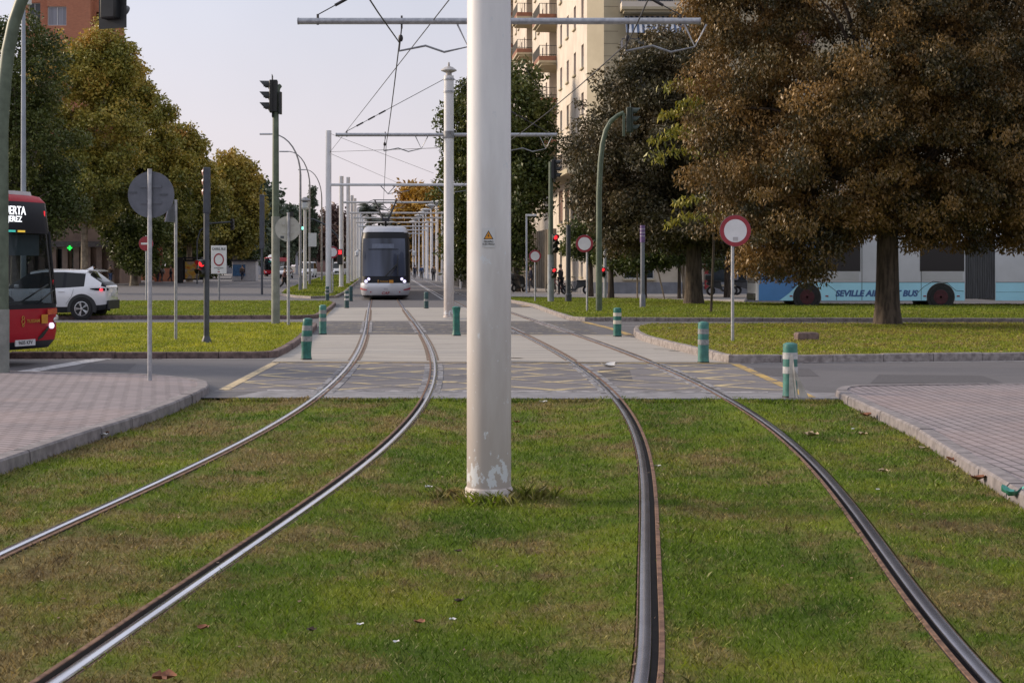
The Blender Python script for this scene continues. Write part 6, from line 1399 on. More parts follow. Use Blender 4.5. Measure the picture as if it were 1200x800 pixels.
s = MB(); s.bb(wx(126, d - 1.7), wx(143, d - 1.7), d - 2.2, d - 1.62, 3.9, 4.5); s.build('canopy_edge', FRAMEW, t, smooth=0)
s = MB(); s.poly([(xb, d, 0), (xb - .9, d + 12, 0), (xb - .9, d + 12, 5.4), (xb, d, 5.4)]); s.poly([(xa, d, 5.4), (xb, d, 5.4), (xb - .9, d + 12, 5.4), (xa, d + 12, 5.4)]); s.build('side_wall', MATS['shop_wall'], t, smooth=0)
zc = wz(290.5, d - 2.3); xc = wx(81.5, d - 2.3); s = MB(); a_ = .22
pts = [(-a_ / 1.6, a_), (-a_ / 1.6, a_ * 1.9)][:0] or [(-.12, .36), (.12, .36), (.12, .12), (.36, .12), (.36, -.12), (.12, -.12), (.12, -.36), (-.12, -.36), (-.12, -.12), (-.36, -.12), (-.36, .12), (-.12, .12)]
s.prism([(x * .6 + xc, d - 2.3, z * .6 + zc) for x, z in pts], (0, .1, 0)); t2 = tag(s.build('pharmacy_cross', CROSS_L, smooth=0), 'lit green cross sign over the shops, left', 'sign')
# ---------------------------------------------------------------- far end of the avenue
def block(px0, px1, d, ytop, label, m, rows, cols, wm='w', depth=18):
    t = empty('far_building', (0, 0, 0), 0, label, 'building'); xa, xb = wx(px0, d), wx(px1, d); h = wz(ytop, d); W_ = xb - xa
    ops = [(W_ * (i + .28) / cols, W_ * (i + .72) / cols, 1.2 + (h - 1.6) * (j + .12) / rows, 1.2 + (h - 1.6) * (j + .62) / rows, wm) for i in range(cols) for j in range(rows)]
    facade(t, (xa, d, 0), (1, 0, 0), (0, -1, 0), W_, h, ops, m, depth=.3)
    s = MB(); s.bb(xa + .01, xb - .01, d + .35, d + depth, 0, h - .02); s.build('wall', m, t, smooth=0)
    s = MB(); s.bb(xa - .3, xb + .3, d - .3, d + depth, h, h + .4); s.build('roof', CREAM2, t, smooth=0)
block(404, 440, 380, 266, 'pale distant block behind the white masts', M('far_cream', (.46, .41, .36), .9, var=.08), 3, 6)
block(478, 560, 420, 262, 'distant ochre block at the end of the right track', M('far_ochre', (.42, .33, .24), .9, var=.08), 3, 9)
block(366, 402, 430, 268, 'distant brown block between the lamps and the tall mast', M('far_brown', (.20, .12, .11), .9, var=.1), 3, 5)
block(215, 300, 300, 262, 'distant grey block behind the left avenue trees', M('far_grey', (.20, .20, .22), .9, var=.1), 3, 8)
# steel gantry over the avenue
t = empty('footbridge', (0, 0, 0), 0, 'pale steel gantry across the left avenue behind the far red bus', 'gantry'); d = 300
s = MB(); s.bb(wx(303, d), wx(356, d), d - .6, d + .6, wz(296, d), wz(292.5, d)); s.build('deck', GALV, t)
for px in (304, 321, 348): s = MB(); s.bb(wx(px, d) - .25, wx(px, d) + .25, d - .3, d + .3, 0, wz(287, d) if px < 310 else wz(296, d)); s.build('post', GALV, t)
# ---------------------------------------------------------------- fences, low walls, shelter
def fence(a, b, h, label, m, step=1.6, solid=True, z0=0):
    t = empty('fence', (0, 0, 0), 0, label, 'fence'); a = Vector(a); b = Vector(b); L = (b - a).length; dr = (b - a).normalized(); n = Vector((-dr.y, dr.x, 0)) * .02
    s = MB(); k = int(L / .11)
    for i in range(k + 1): p = a + dr * (L * i / k); s.tube([p, p + Vector((0, 0, h - .08))], .022, 4)
    for z in (.12, h - .08): s.tube([a + Vector((0, 0, z)), b + Vector((0, 0, z))], .03, 5)
    s.build('bars', m, t)
    for i in range(int(L / step) + 1): s = MB(); p = a + dr * (step * i); s.tube([p, p + Vector((0, 0, h))], .055, 6); s.build('post', m, t)
    return t
fence((wx(527, 140), 140, .1), (wx(553, 110), 110, .1), 1.15, 'low dark railing right of the capped white pole', IRON, 2)
fence((wx(521, 195), 195, .1), (wx(550, 158), 158, .1), 1.1, 'dark railing behind, along the raised pavement right of the far track', IRON, 3)
low = MB(); low.bb(wx(155, 172), wx(215, 172), 171.8, 172.2, 0, 1.5); tag(low.build('garden_wall', BRICK, smooth=0), 'low red brick wall under the left trees', 'wall')
low = MB(); low.bb(wx(181, 168), wx(189, 168), 168, 168.6, 0, 4.0); tag(low.build('brick_pier', M('pier_orange', (.36, .12, .06), .9, var=.15), smooth=0), 'orange brick pier beside the standing people at left', 'pier')
d = 158; t = empty('bus_shelter', (wx(221, d), d, 0), 0, 'dark bus shelter with a yellow and red poster under the left trees', 'bus shelter')
s = MB(); s.bb(-1.3, 1.5, -.8, .8, 2.5, 2.65); s.build('roof', IRON, t); s = MB()
for x in (-1.2, 1.4): s.bb(x - .05, x + .05, .6, .7, 0, 2.5)
s.build('post', IRON, t); s = MB(); s.bb(-1.2, -.4, -.7, -.6, 0, 2.5); s.bb(-1.2, 1.4, .62, .66, .3, 2.4); s.build('back_panel', M('shelter_glass', (.03, .035, .04), .2, var=.2), t)
s = MB(); s.bb(-.3, 1.25, -.72, -.62, .3, 2.35); p = s.build('poster_case', IRON, t)
NB_ = NB('poster'); NB_.col(NB_.ramp(NB_.noise(1.6, 3, (1, 1, 1)), [(.35, (.45, .07, .03)), (.5, (.55, .38, .05)), (.62, (.30, .22, .20)), (.7, (.5, .45, .35))])); NB_.b.inputs['Roughness'].default_value = .4
s = MB(); s.bb(-.2, 1.15, -.735, -.722, .45, 2.2); s.build('poster', NB_.m, p)
d = 175; t = empty('kiosk', (wx(259, d), d, 0), 0, 'small blue and white kiosk beside the avenue pavement', 'kiosk')
xk = wx(287, d) - wx(259, d)
s = MB(); s.bb(xk - 1.3, xk + 1.4, -.9, .9, 0, 2.3); s.build('cabin', M('kiosk_white', (.42, .43, .47), .6, var=.08), t, bevel=.04); s = MB(); s.bb(xk - 1.2, xk + .2, -.95, -.91, .6, 1.9); s.build('blue_panel', M('kiosk_blue', (.06, .16, .34), .5, var=.2), t); s = MB(); s.bb(xk - 1.5, xk + 1.6, -1.2, 1.0, 2.3, 2.45); s.build('roof', IRON, t)
# ================================================================ TREES
LF_BROWN = make_leaf('leaf_brown_green', [(.12, (.020, .023, .009)), (.34, (.055, .047, .016)), (.52, (.155, .098, .029)), (.72, (.285, .165, .05)), (.92, (.48, .32, .13))], .55)
LF_DARK = make_leaf('leaf_dark', [(.15, (.028, .030, .013)), (.45, (.066, .058, .025)), (.7, (.125, .090, .04)), (.95, (.22, .14, .065))], .5)
LF_GREEN = make_leaf('leaf_green', [(.15, (.030, .050, .010)), (.5, (.072, .095, .018)), (.8, (.135, .15, .028)), (.95, (.24, .22, .045))], .5)
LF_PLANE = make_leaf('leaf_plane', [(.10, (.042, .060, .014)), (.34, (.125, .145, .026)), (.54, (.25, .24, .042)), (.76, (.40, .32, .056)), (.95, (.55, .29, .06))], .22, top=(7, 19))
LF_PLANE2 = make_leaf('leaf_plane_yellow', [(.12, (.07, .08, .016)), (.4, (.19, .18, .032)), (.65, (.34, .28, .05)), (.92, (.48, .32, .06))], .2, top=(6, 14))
LF_GOLD = make_leaf('leaf_gold', [(.12, (0.196, 0.103, 0.017)), (.4, (0.391, 0.218, 0.029)), (.7, (0.529, 0.310, 0.040)), (.95, (0.575, 0.253, 0.046))], .22)
LF_YEL = make_leaf('leaf_yellow_spray', [(.1, (.10, .13, .02)), (.4, (.26, .25, .03)), (.8, (.42, .33, .035))], .8)
LF_FAR = make_leaf('leaf_far', [(.12, (0.042, 0.063, 0.042)), (.5, (0.083, 0.112, 0.068)), (.9, (0.150, 0.173, 0.090))], .12)
LF_FARB = make_leaf('leaf_far_brown', [(.12, (0.075, 0.045, 0.042)), (.5, (0.150, 0.090, 0.075)), (.9, (0.225, 0.150, 0.105))], .12)
LF_PALM = make_leaf('leaf_palm', [(.1, (.05, .06, .045)), (.9, (.12, .13, .09))], .2)
def unit(n, g):
    v = g.normal(0, 1, (n, 3)); return v / np.linalg.norm(v, axis=1, keepdims=True)
def leaf_quads(P, ll, lw, droop, g):
    n = len(P); d = unit(n, g); d[:, 2] -= droop; d /= np.linalg.norm(d, axis=1, keepdims=True)
    s = np.cross(d, unit(n, g)); s /= np.linalg.norm(s, axis=1, keepdims=True) + 1e-9
    L = (ll * g.uniform(.6, 1.3, n))[:, None]; W_ = (lw * g.uniform(.6, 1.3, n))[:, None] / 2
    nrm = np.cross(d, s); cur = nrm * L * .12
    return np.stack([P, P + d * L * .45 + s * W_ + cur, P + d * L, P + d * L * .45 - s * W_ + cur], 1)
def crown_points(lobes, nc, npc, cr, g, shell=.5, flat=.75, zmin=None):
    vol = np.array([l[1][0] * l[1][1] * l[1][2] for l in lobes]) ** .72; vol /= vol.sum()
    li = g.choice(len(lobes), nc, p=vol); u = unit(nc, g); r = (shell ** 3 + (1 - shell ** 3) * g.uniform(0, 1, nc)) ** (1 / 3) * g.uniform(.80, 1.13, nc)
    c = np.array([lobes[i][0] for i in li]) + u * r[:, None] * np.array([lobes[i][1] for i in li])
    if zmin is not None: c = c[c[:, 2] > zmin]
    sz = cr * g.uniform(.5, 1.35, len(c)); rr_ = r if zmin is None else r[:len(c)]; sz = np.where(rr_ > .98, sz * .62, sz); cnt = np.maximum(6, (npc * (sz / cr) ** 2).astype(int)); idx = np.repeat(np.arange(len(c)), cnt)
    q = unit(len(idx), g) * (g.uniform(0, 1, len(idx)) ** .5)[:, None]; q[:, 2] *= flat
    P = c[idx] + q * sz[idx][:, None]
    base = g.uniform(.0, 1, len(c))
    return c, P, np.clip(base[idx] * .6 + g.uniform(0, 1, len(idx)) * .4, 0, 1)
def limb(mb, a, b, r0, r1, g, n=6, sag=.12, k=7):
    a = Vector(a); b = Vector(b); L = (b - a).length; off = Vector(g.normal(0, sag, 3)) * L * .5; pts = []
    for i in range(n + 1):
        f = i / n; p = a.lerp(b, f) + off * math.sin(f * math.pi) + Vector((0, 0, L * .10 * math.sin(f * math.pi))); pts.append(p)
    mb.tube(pts, [r0 + (r1 - r0) * (i / n) ** .7 for i in range(n + 1)], k)
    return pts
def tree(name, loc, trunk_h, r0, lobes, nc, npc, cr, leaf, m, label, group=None, droop=.3, bark=BARK, seed=1, limbs=16, shell=.45, lean=(0, 0), zmin=None, flat=.75, twigs=0):
    g = np.random.default_rng(seed); t = empty(name, loc, 0, label, 'tree', group)
    c, P, tint = crown_points(lobes, nc, npc, cr, g, shell, flat, zmin)
    cc = np.mean([l[0] for l in lobes], axis=0)
    mb = MB(); top = Vector((lean[0], lean[1], trunk_h))
    pts = [Vector((0, 0, -.1)), Vector((0, 0, .12)), Vector((lean[0] * .1, lean[1] * .1, .5)), Vector((lean[0] * .4, lean[1] * .4, trunk_h * .45)), top]
    mb.tube(pts, [r0 * 1.28, r0 * 1.14, r0 * 1.0, r0 * .9, r0 * .8], 14)
    fork = Vector(cc) * .0 + Vector((lean[0] * 1.2, lean[1] * 1.2, trunk_h + (cc[2] - trunk_h) * .45)); mb.tube([top, (top + fork) / 2 + Vector((.1, 0, 0)), fork], [r0 * .8, r0 * .6, r0 * .45], 10)
    sel = g.choice(len(c), min(limbs, len(c)), replace=False)
    for i, k in enumerate(sel):
        st = top if i % 2 else fork; st = top.lerp(fork, g.uniform(0, 1))
        limb(mb, st, c[k], r0 * g.uniform(.25, .42), r0 * .05, g)
    mb.build('trunk', bark, t, smooth=60)
    add_quads('crown', leaf_quads(P, leaf[0], leaf[1], droop, g), tint, m, t)
    return t
# big brown tree on the right island (nearest)
b = gp(1040, 386); D = b.y; K = D / F
def L(px, py, rx, ry, b=b, K=K, dy=0.0, rd=None): return ((px - 600) * K - b.x, dy, EYE + (HY - py) * K - .13), (rx * K, (rd or rx) * K, ry * K)
tree('street_tree', (b.x, b.y, .13), 2.9, .35, [L(1010, 60, 190, 190, dy=.6), L(908, 205, 104, 112, dy=-.8), L(875, 70, 78, 112, dy=.3), L(875, -40, 80, 100), L(880, 150, 76, 80), L(880, 255, 66, 64), L(1150, 90, 150, 170), L(995, 225, 140, 76, dy=-.6), L(1140, 226, 140, 66, dy=.2), L(1230, 150, 110, 115), L(1260, 20, 150, 200), L(1290, 215, 100, 60), L(1000, -80, 190, 120), L(900, 275, 72, 60, dy=-.4), L(928, 280, 80, 44, dy=-.5), L(1110, 248, 100, 40, dy=-.5), L(1060, 246, 90, 40, dy=.6), L(1200, 244, 84, 40), L(1080, 70, 120, 120, dy=-2.6, rd=60), L(1150, 165, 100, 80, dy=-2.6, rd=60), L(1000, 120, 110, 90, dy=-2.8, rd=60)],
     1520, 360, .60, (.118, .055), LF_BROWN, 'big brown leaved tree on the dry right island, in front of the blue bus', droop=1.1, seed=11, limbs=26, shell=.3, flat=.66)
# yellow sprays at its left edge
# dark tree behind
b = gp(813, 359); K = b.y / F
tree('street_tree', (b.x, b.y, .13), 2.6, .40, [L(748, 180, 82, 116, b, K), L(772, 108, 66, 80, b, K), L(830, 130, 75, 120, b, K), L(712, 225, 38, 50, b, K), L(800, 250, 90, 50, b, K), L(755, 262, 60, 32, b, K), L(860, 220, 70, 80, b, K)],
     720, 280, .82, (.18, .085), LF_DARK, 'dark brown green tree behind the violet post, left of the big brown tree', droop=.7, seed=12, limbs=24, flat=.65)
g = np.random.default_rng(5); t = empty('young_tree', gp(842, 372) + Vector((0, 2, .13)), 0, 'slender tree with yellow leaf sprays between the two big trees', 'tree')
K = (gp(842, 372).y + 2) / F; bx0 = t.location.x; mb = MB(); mb.tube([(0, 0, 0), (.1, 0, 2.5), (0, 0, 5)], [.05, .04, .02], 7); P = []; 
for px, py, ex in ((838, 108, 772), (842, 140, 768), (846, 168, 758), (850, 187, 757), (846, 125, 790), (845, 155, 780), (860, 240, 785), (858, 262, 776)):
    a = Vector(((px - 600) * K - bx0, -1.2, EYE + (HY - py) * K)); e = Vector(((ex - 600) * K - bx0, -1.6, EYE + (HY - py - 3) * K)); q = limb(mb, (0, 0, min(a.z, 4.8) - .3), a, .03, .02, g, sag=.03); q = limb(mb, a, e, .018, .006, g, sag=.03)
    for f in np.linspace(.0, 1, 60): 
        p = a.lerp(e, f) + Vector((0, 0, (e - a).length * .1 * math.sin(f * math.pi)))
        for _ in range(3): P.append(tuple(p + Vector(g.normal(0, .09, 3)) + Vector((0, 0, -.05))))
mb.build('trunk', BARK, t, smooth=60); P = np.array(P); add_quads('crown', leaf_quads(P, .24, .09, 1.3, g), g.uniform(0, 1, len(P)), LF_YEL, t)
# small trees and staked saplings by the cream building
for px, yb, lob, nc, m, lab, sd in ((692, 350, [(697, 270, 32, 36), (684, 288, 24, 20), (712, 282, 26, 24)], 90, LF_GREEN, 'small round yellow green tree behind the middle round sign', 21), (716, 351.5, [(730, 292, 34, 26), (752, 300, 30, 20), (745, 270, 40, 25)], 80, LF_GREEN, 'small dark green tree right of the red pedestrian light', 22),
                             (852, 351, [(840, 290, 46, 26), (880, 280, 40, 30)], 80, LF_GREEN, 'small green tree before the barred window', 23)):
    b = gp(px, yb); K = b.y / F
    tree('small_tree', (b.x, b.y, .1), 2.0, .16, [L(x, y, rx, ry, b, K) for x, y, rx, ry in lob], nc, 110, .6, (.22, .11), m, lab, 'small trees by the cream building', seed=sd, limbs=12)
b = gp(796, 352.5); K = b.y / F; t = tree('sapling', (b.x, b.y, .1), 2.6, .09, [L(800, 290, 28, 22, b, K), L(780, 296, 24, 14, b, K)], 50, 90, .5, (.22, .11), LF_GREEN, 'young staked tree left of the thick dark trunk', seed=24, limbs=8)
s = MB(); s.tube([(.35, 0, 0), (.0, 0, 2.2)], .055, 6); s.tube([(.25, .1, 0), (.25, .1, 2.0)], .085, 6); s.tube([(-.75, 0, 0), (-1.3, 0, 2.4)], .045, 6); s.build('stake', PALETR, t)
b = gp(756, 352); K = b.y / F; t = tree('sapling', (b.x, b.y, .1), 2.4, .09, [L(757, 300, 26, 16, b, K)], 40, 90, .5, (.22, .11), LF_GREEN, 'young staked tree behind the violet post', seed=25, limbs=8)
s = MB(); s.tube([(-.4, 0, 0), (-.4, 0, 2.2)], .05, 6); s.tube([(.05, 0, 0), (.05, 0, 2.2)], .05, 6); s.build('stake', PALETR, t)
# dark green trees behind the thick pole
b = Vector((wx(606, 99), 99, 0)); K = b.y / F
tree('street_tree', b, 3.2, .24, [L(604, 130, 40, 62, b, K), L(600, 220, 46, 70, b, K), L(622, 180, 28, 60, b, K), L(600, 282, 22, 32, b, K)], 240, 150, .95, (.30, .15), LF_GREEN, 'dark green tree just right of the thick white pole', seed=31, limbs=14)
b = Vector((wx(552, 116), 116, 0)); K = b.y / F
tree('street_tree', b, 3.6, .24, [L(550, 150, 32, 60, b, K), L(550, 220, 36, 70, b, K), L(548, 285, 28, 36, b, K)], 240, 140, 1.0, (.34, .17), LF_GREEN, 'dark green tree between the capped pole and the thick pole', seed=32, limbs=14)
b = Vector((wx(570, 150), 150, 0)); K = b.y / F
tree('street_tree', b, 3.6, .24, [L(548, 240, 22, 50, b, K), L(575, 200, 40, 90, b, K)], 120, 130, 1.3, (.4, .2), LF_GREEN, 'dark tree hidden mostly behind the thick white pole', seed=33, limbs=8)
# golden plane tree
for px, d, lob, sd, lab in ((490, 330, [(485, 245, 26, 34), (505, 250, 22, 42), (476, 262, 16, 24), (500, 285, 24, 26)], 41, 'golden autumn plane tree beyond the tram'), (512, 318, [(516, 280, 14, 30), (522, 262, 10, 24)], 42, 'smaller golden tree left of the capped pole'), (494, 345, [(494, 292, 16, 20), (470, 285, 14, 18)], 43, 'far golden tree low behind the disc lamps')):
    b = Vector((wx(px, d), d, 0)); K = d / F
    tree('plane_tree', b, 3.5, .3, [L(x, y, rx, ry, b, K) for x, y, rx, ry in lob], 170, 120, 2.0, (.9, .55), LF_GOLD, lab, 'golden trees at the far end', seed=sd, limbs=14, bark=BARKP)
# left plane trees
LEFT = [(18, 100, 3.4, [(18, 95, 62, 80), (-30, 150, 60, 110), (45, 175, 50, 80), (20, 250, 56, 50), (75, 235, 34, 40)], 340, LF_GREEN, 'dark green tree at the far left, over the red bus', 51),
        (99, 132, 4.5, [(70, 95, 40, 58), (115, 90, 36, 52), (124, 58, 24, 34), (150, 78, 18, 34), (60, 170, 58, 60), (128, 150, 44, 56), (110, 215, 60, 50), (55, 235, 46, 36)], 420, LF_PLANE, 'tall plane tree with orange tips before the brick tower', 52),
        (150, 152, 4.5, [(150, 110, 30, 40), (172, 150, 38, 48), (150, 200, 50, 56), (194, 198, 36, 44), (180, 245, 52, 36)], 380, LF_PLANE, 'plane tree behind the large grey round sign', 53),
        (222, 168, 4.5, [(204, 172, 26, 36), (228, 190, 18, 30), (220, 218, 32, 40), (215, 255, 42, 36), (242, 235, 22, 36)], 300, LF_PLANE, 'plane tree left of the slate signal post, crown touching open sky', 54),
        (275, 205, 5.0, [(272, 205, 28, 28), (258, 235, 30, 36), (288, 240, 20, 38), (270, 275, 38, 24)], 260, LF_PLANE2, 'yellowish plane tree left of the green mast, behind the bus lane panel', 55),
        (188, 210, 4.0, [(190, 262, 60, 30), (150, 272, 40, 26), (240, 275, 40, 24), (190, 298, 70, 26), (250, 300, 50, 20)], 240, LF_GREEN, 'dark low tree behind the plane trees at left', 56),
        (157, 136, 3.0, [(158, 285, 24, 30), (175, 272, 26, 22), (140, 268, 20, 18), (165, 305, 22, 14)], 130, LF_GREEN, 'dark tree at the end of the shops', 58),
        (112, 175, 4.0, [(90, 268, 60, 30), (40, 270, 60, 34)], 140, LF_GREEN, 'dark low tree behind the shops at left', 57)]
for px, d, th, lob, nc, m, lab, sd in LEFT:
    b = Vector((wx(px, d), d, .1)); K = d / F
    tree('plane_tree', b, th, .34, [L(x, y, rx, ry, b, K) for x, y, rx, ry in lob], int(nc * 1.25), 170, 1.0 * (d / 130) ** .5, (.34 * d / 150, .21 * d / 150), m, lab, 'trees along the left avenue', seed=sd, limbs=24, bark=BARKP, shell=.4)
# far trees closing the avenue
FAR = [(335, 300, [(330, 262, 22, 30), (346, 270, 18, 24), (318, 268, 16, 28)], LF_FAR, 'dark blue green far trees behind the pale round sign', 61), (312, 260, [(308, 240, 14, 30), (312, 275, 14, 22)], LF_FAR, 'dark far tree left of the green mast', 62), (358, 320, [(356, 270, 14, 26), (372, 276, 16, 24)], LF_FAR, 'dark far tree among the curved lamps', 63),
       (392, 310, [(394, 265, 14, 24), (390, 285, 18, 18)], LF_FARB, 'far reddish brown tree behind the tall white mast', 64), (420, 350, [(414, 285, 12, 22), (424, 292, 10, 16)], LF_PLANE2, 'small yellowish far tree left of the tram', 65), (340, 340, [(350, 290, 30, 16), (312, 292, 20, 14)], LF_FAR, 'low dark far trees under the gantry', 66), (468, 330, [(466, 270, 10, 20), (474, 285, 12, 16)], LF_FAR, 'far bluish tree right of the pantograph', 67), (298, 240, [(296, 262, 12, 30), (286, 285, 14, 20)], LF_FAR, 'dark far tree behind the yellowish plane', 68)]
for px, d, lob, m, lab, sd in FAR:
    b = Vector((wx(px, d), d, 0)); K = d / F
    tree('far_tree', b, 3.0, .3, [L(x, y, rx, ry, b, K) for x, y, rx, ry in lob], 90, 90, 2.0, (.9, .55), m, lab, 'trees at the far end of the avenue', seed=sd, limbs=8)
# cypress
d = 300; b = Vector((wx(366.5, d), d, 0)); K = d / F
tree('cypress', b, 2, .25, [L(366.5, 240, 3.2, 24, b, K), L(366.5, 275, 4.5, 26, b, K)], 70, 90, .7, (.5, .3), LF_FAR, 'dark narrow cypress rising between the curved lamps', seed=71, limbs=4)
# palms
def palm(px, d, ytop, label, sd):
    g = np.random.default_rng(sd); h = wz(ytop, d); t = empty('palm_tree', (wx(px, d), d, 0), 0, label, 'tree', 'palms far behind the tram'); mb = MB(); mb.tube([(0, 0, 0), (.15, 0, h * .5), (0, 0, h)], [.35, .27, .24], 9); mb.build('trunk', BARK, t)
    Q = []
    for k in range(46):
        a = g.uniform(0, 2 * math.pi); el = g.uniform(-.3, 1.2); Lg = g.uniform(2.6, 3.6); q0 = np.array([0, 0, h])
        for i in range(26):
            f = (i + 1) / 26; r = Lg * f * math.cos(el * (1 - .3 * f)); z = Lg * f * math.sin(el) - 1.5 * f * f * (1.1 if el > 0 else .6)
            p = q0 + np.array([math.cos(a) * r, math.sin(a) * r, z]); w = .75 * math.sin(min(1, f * 1.15) * math.pi * .92) + .08; s_ = np.array([-math.sin(a), math.cos(a), -.45])
            for sg in (-1, 1): Q.append([p, p + s_ * [sg, sg, 1] * w * .5 + [.03, 0, 0], p + s_ * [sg, sg, 1] * w + np.array([math.cos(a), math.sin(a), -.2]) * .3, p + np.array([math.cos(a), math.sin(a), 0]) * .10])
    Q = np.array(Q); add_quads('crown', Q, g.uniform(0, 1, len(Q)), LF_PALM, t)
palm(433.5, 260, 245, 'far palm tree seen through the pantograph', 81); palm(444, 300, 258, 'smaller far palm behind the tram roof', 82)
# ================================================================ PEOPLE
SKIN = M('skin', (.40, .24, .17), .6, var=.05); HAIR = M('hair_dark', (.02, .015, .012), .6, var=.1)
def skin_chain(name, V, E, rad, m, parent, root=0):
    me = bpy.data.meshes.new(name); me.from_pydata([tuple(v) for v in V], E, []); me.materials.append(m)
    o = bpy.data.objects.new(name, me); COL.objects.link(o); 
    if parent is not None: o.parent = parent
    sm = o.modifiers.new('skin', 'SKIN'); me.skin_vertices.new(name='') if not len(me.skin_vertices) else None
    sv = me.skin_vertices[0].data
    for i, r in enumerate(rad): sv[i].radius = (r, r) if not hasattr(r, '__len__') else r
    sv[root].use_root = True; sm.use_smooth_shade = True
    sb = o.modifiers.new('sub', 'SUBSURF'); sb.levels = 1; sb.render_levels = 1
    return o
def person(loc, rz, label, top, legs, stride=.35, arm=.3, bag=None, scale=1.0, reach=0.0, hair=HAIR):
    """faces local +x"""
    t = empty('person', loc, rz, label, 'person'); t.scale = (scale,) * 3
    hip = .92 - .06 * abs(stride)
    def leg(sg, a):
        h = Vector((0, sg * .09, hip)); k = h + Vector((math.sin(a) * .43, sg * .005, -math.cos(a) * .43)); bk = a - (.12 if a > 0 else .5); an = k + Vector((math.sin(bk) * .42, 0, -math.cos(bk) * .42)); tz = an + Vector((.16, sg * .02, -.04 if a >= 0 else -.06)); return h, k, an, tz
    def armj(sg, a, out=0.0):
        s = Vector((0, sg * .19, hip + .48)); e = s + Vector((math.sin(a) * .28, sg * .05, -math.cos(a) * .28)); w = e + Vector((math.sin(a + .35 + out) * .26, 0, -math.cos(a + .35 + out) * .26)); h = w + Vector((math.sin(a + .4 + out) * .12, 0, -math.cos(a + .4 + out) * .12)); return s, e, w, h
    h1, k1, n1, t1 = leg(1, stride); h2, k2, n2, t2 = leg(-1, -stride); a1 = armj(1, -arm); a2 = armj(-1, arm + reach, reach * .3)
    pel = Vector((0, 0, hip + .03)); wst = Vector((0, 0, hip + .2)); ch = Vector((.01, 0, hip + .38)); nk = Vector((.01, 0, hip + .55)); hd0 = Vector((.02, 0, hip + .64)); hd1 = Vector((.035, 0, hip + .74)); hd2 = Vector((.02, 0, hip + .82))
    V = [pel, wst, ch, nk, hd0, hd1, hd2, h1, k1, n1, t1, h2, k2, n2, t2, *a1, *a2]
    E = [(0, 1), (1, 2), (2, 3), (3, 4), (4, 5), (5, 6), (0, 7), (7, 8), (8, 9), (9, 10), (0, 11), (11, 12), (12, 13), (13, 14), (2, 15), (15, 16), (16, 17), (17, 18), (2, 19), (19, 20), (20, 21), (21, 22)]
    Rr = [.13, .115, .13, .055, .065, .095, .075, .085, .06, .04, .03, .085, .06, .04, .03, .055, .042, .03, .035, .055, .042, .03, .035]
    skin_chain('body', V, E, Rr, SKIN, t)
    skin_chain('jacket', [pel, wst, ch, nk - Vector((0, 0, .03)), *a1[:3], *a2[:3]], [(0, 1), (1, 2), (2, 3), (2, 4), (4, 5), (5, 6), (2, 7), (7, 8), (8, 9)], [(.165), .15, .165, .07, .075, .06, .045, .075, .06, .045], top, t)
    skin_chain('trousers', [pel, h1, k1, n1, h2, k2, n2], [(0, 1), (1, 2), (2, 3), (0, 4), (4, 5), (5, 6)], [.145, .105, .078, .06, .105, .078, .06], legs, t)
    for an, tz in ((n1, t1), (n2, t2)): skin_chain('shoe', [an - Vector((.05, 0, .02)), an + Vector((.04, 0, -.03)), tz], [(0, 1), (1, 2)], [.045, .05, .04], BLACKP, t)
    s = MB(); s.lathe([(.02, .115), (.075, .09), (.105, .04), (.108, -.02), (.09, -.06)], (hd1.x - .018, 0, hd1.z + .01), 12); s.build('hair', hair, t)
    if bag: s = MB(); s.loft([[(x, y + .24, z) for x, y in ((-.15 * k, -.05), (.15 * k, -.05), (.15 * k, .07), (-.15 * k, .07))] for z, k in ((hip - .2, 1), (hip - .05, 1.05), (hip + .12, .8))]); s.tube([(-.1, .25, hip + .1), (0, .2, hip + .45), (.1, .25, hip + .1)], .015, 5); s.build('bag', bag, t, bevel=.02)
    return t
NAVY = M('cloth_navy', (.02, .025, .05), .9, var=.2); BLK = M('cloth_black', (.012, .012, .015), .9, var=.2); GREY = M('cloth_grey', (.10, .10, .11), .9, var=.2); KHA = M('cloth_brown', (.10, .07, .05), .9, var=.2); PALE = M('cloth_pale', (.40, .38, .36), .9, var=.1); BROWNB = M('bag_tan', (.28, .14, .06), .7, var=.2); TEAL = M('cloth_blue', (.05, .09, .2), .9, var=.2)
b = gp(333.5, 342); person((b.x, b.y, 0), R(15), 'person in dark clothes with a tan bag striding by the median', M('cloth_wine', (.09, .035, .035), .9, var=.2), BLK, .42, .35, BROWNB, reach=.9)
d = 138; person((wx(129.5, d), d, .1), R(80), 'person in brown jacket and blue trousers on the pavement behind the white car', KHA, TEAL, .15, .1, scale=1.0)
d = 140; person((wx(110, d), d, .1), R(-60), 'person in black by the shop pilasters', BLK, BLK, .1, .1)
for px, d, tp, lg, rz, lab in ((185, 160, BLK, NAVY, 90, 'person in black standing by the orange pier'), (190, 160.5, PALE, GREY, 60, 'person in a pale jacket beside the orange pier'), (200, 162, GREY, NAVY, 20, 'person in grey right of the orange pier'), (284, 172, KHA, NAVY, 90, 'person by the blue and white kiosk, left'), (291, 178, BLK, BLK, 200, 'person in black by the blue and white kiosk, right'),
                               (486, 200, NAVY, NAVY, 90, 'far person in navy just right of the tram'), (494, 185, TEAL, GREY, -90, 'far person in blue among the disc lamps'), (508, 170, GREY, BLK, 90, 'far person in grey beside the disc lamps'), (883, 84, PALE, NAVY, 180, 'person in a white top half hidden by the blue bus front'), (605, 100, BLK, BLK, 0, 'person in the dark arcade left of the slim lamp'), (622, 96, NAVY, GREY, 180, 'person in blue walking behind the smallest round sign')):
    person((wx(px, d), d, .1), R(rz), lab, tp, lg, .18, .15)
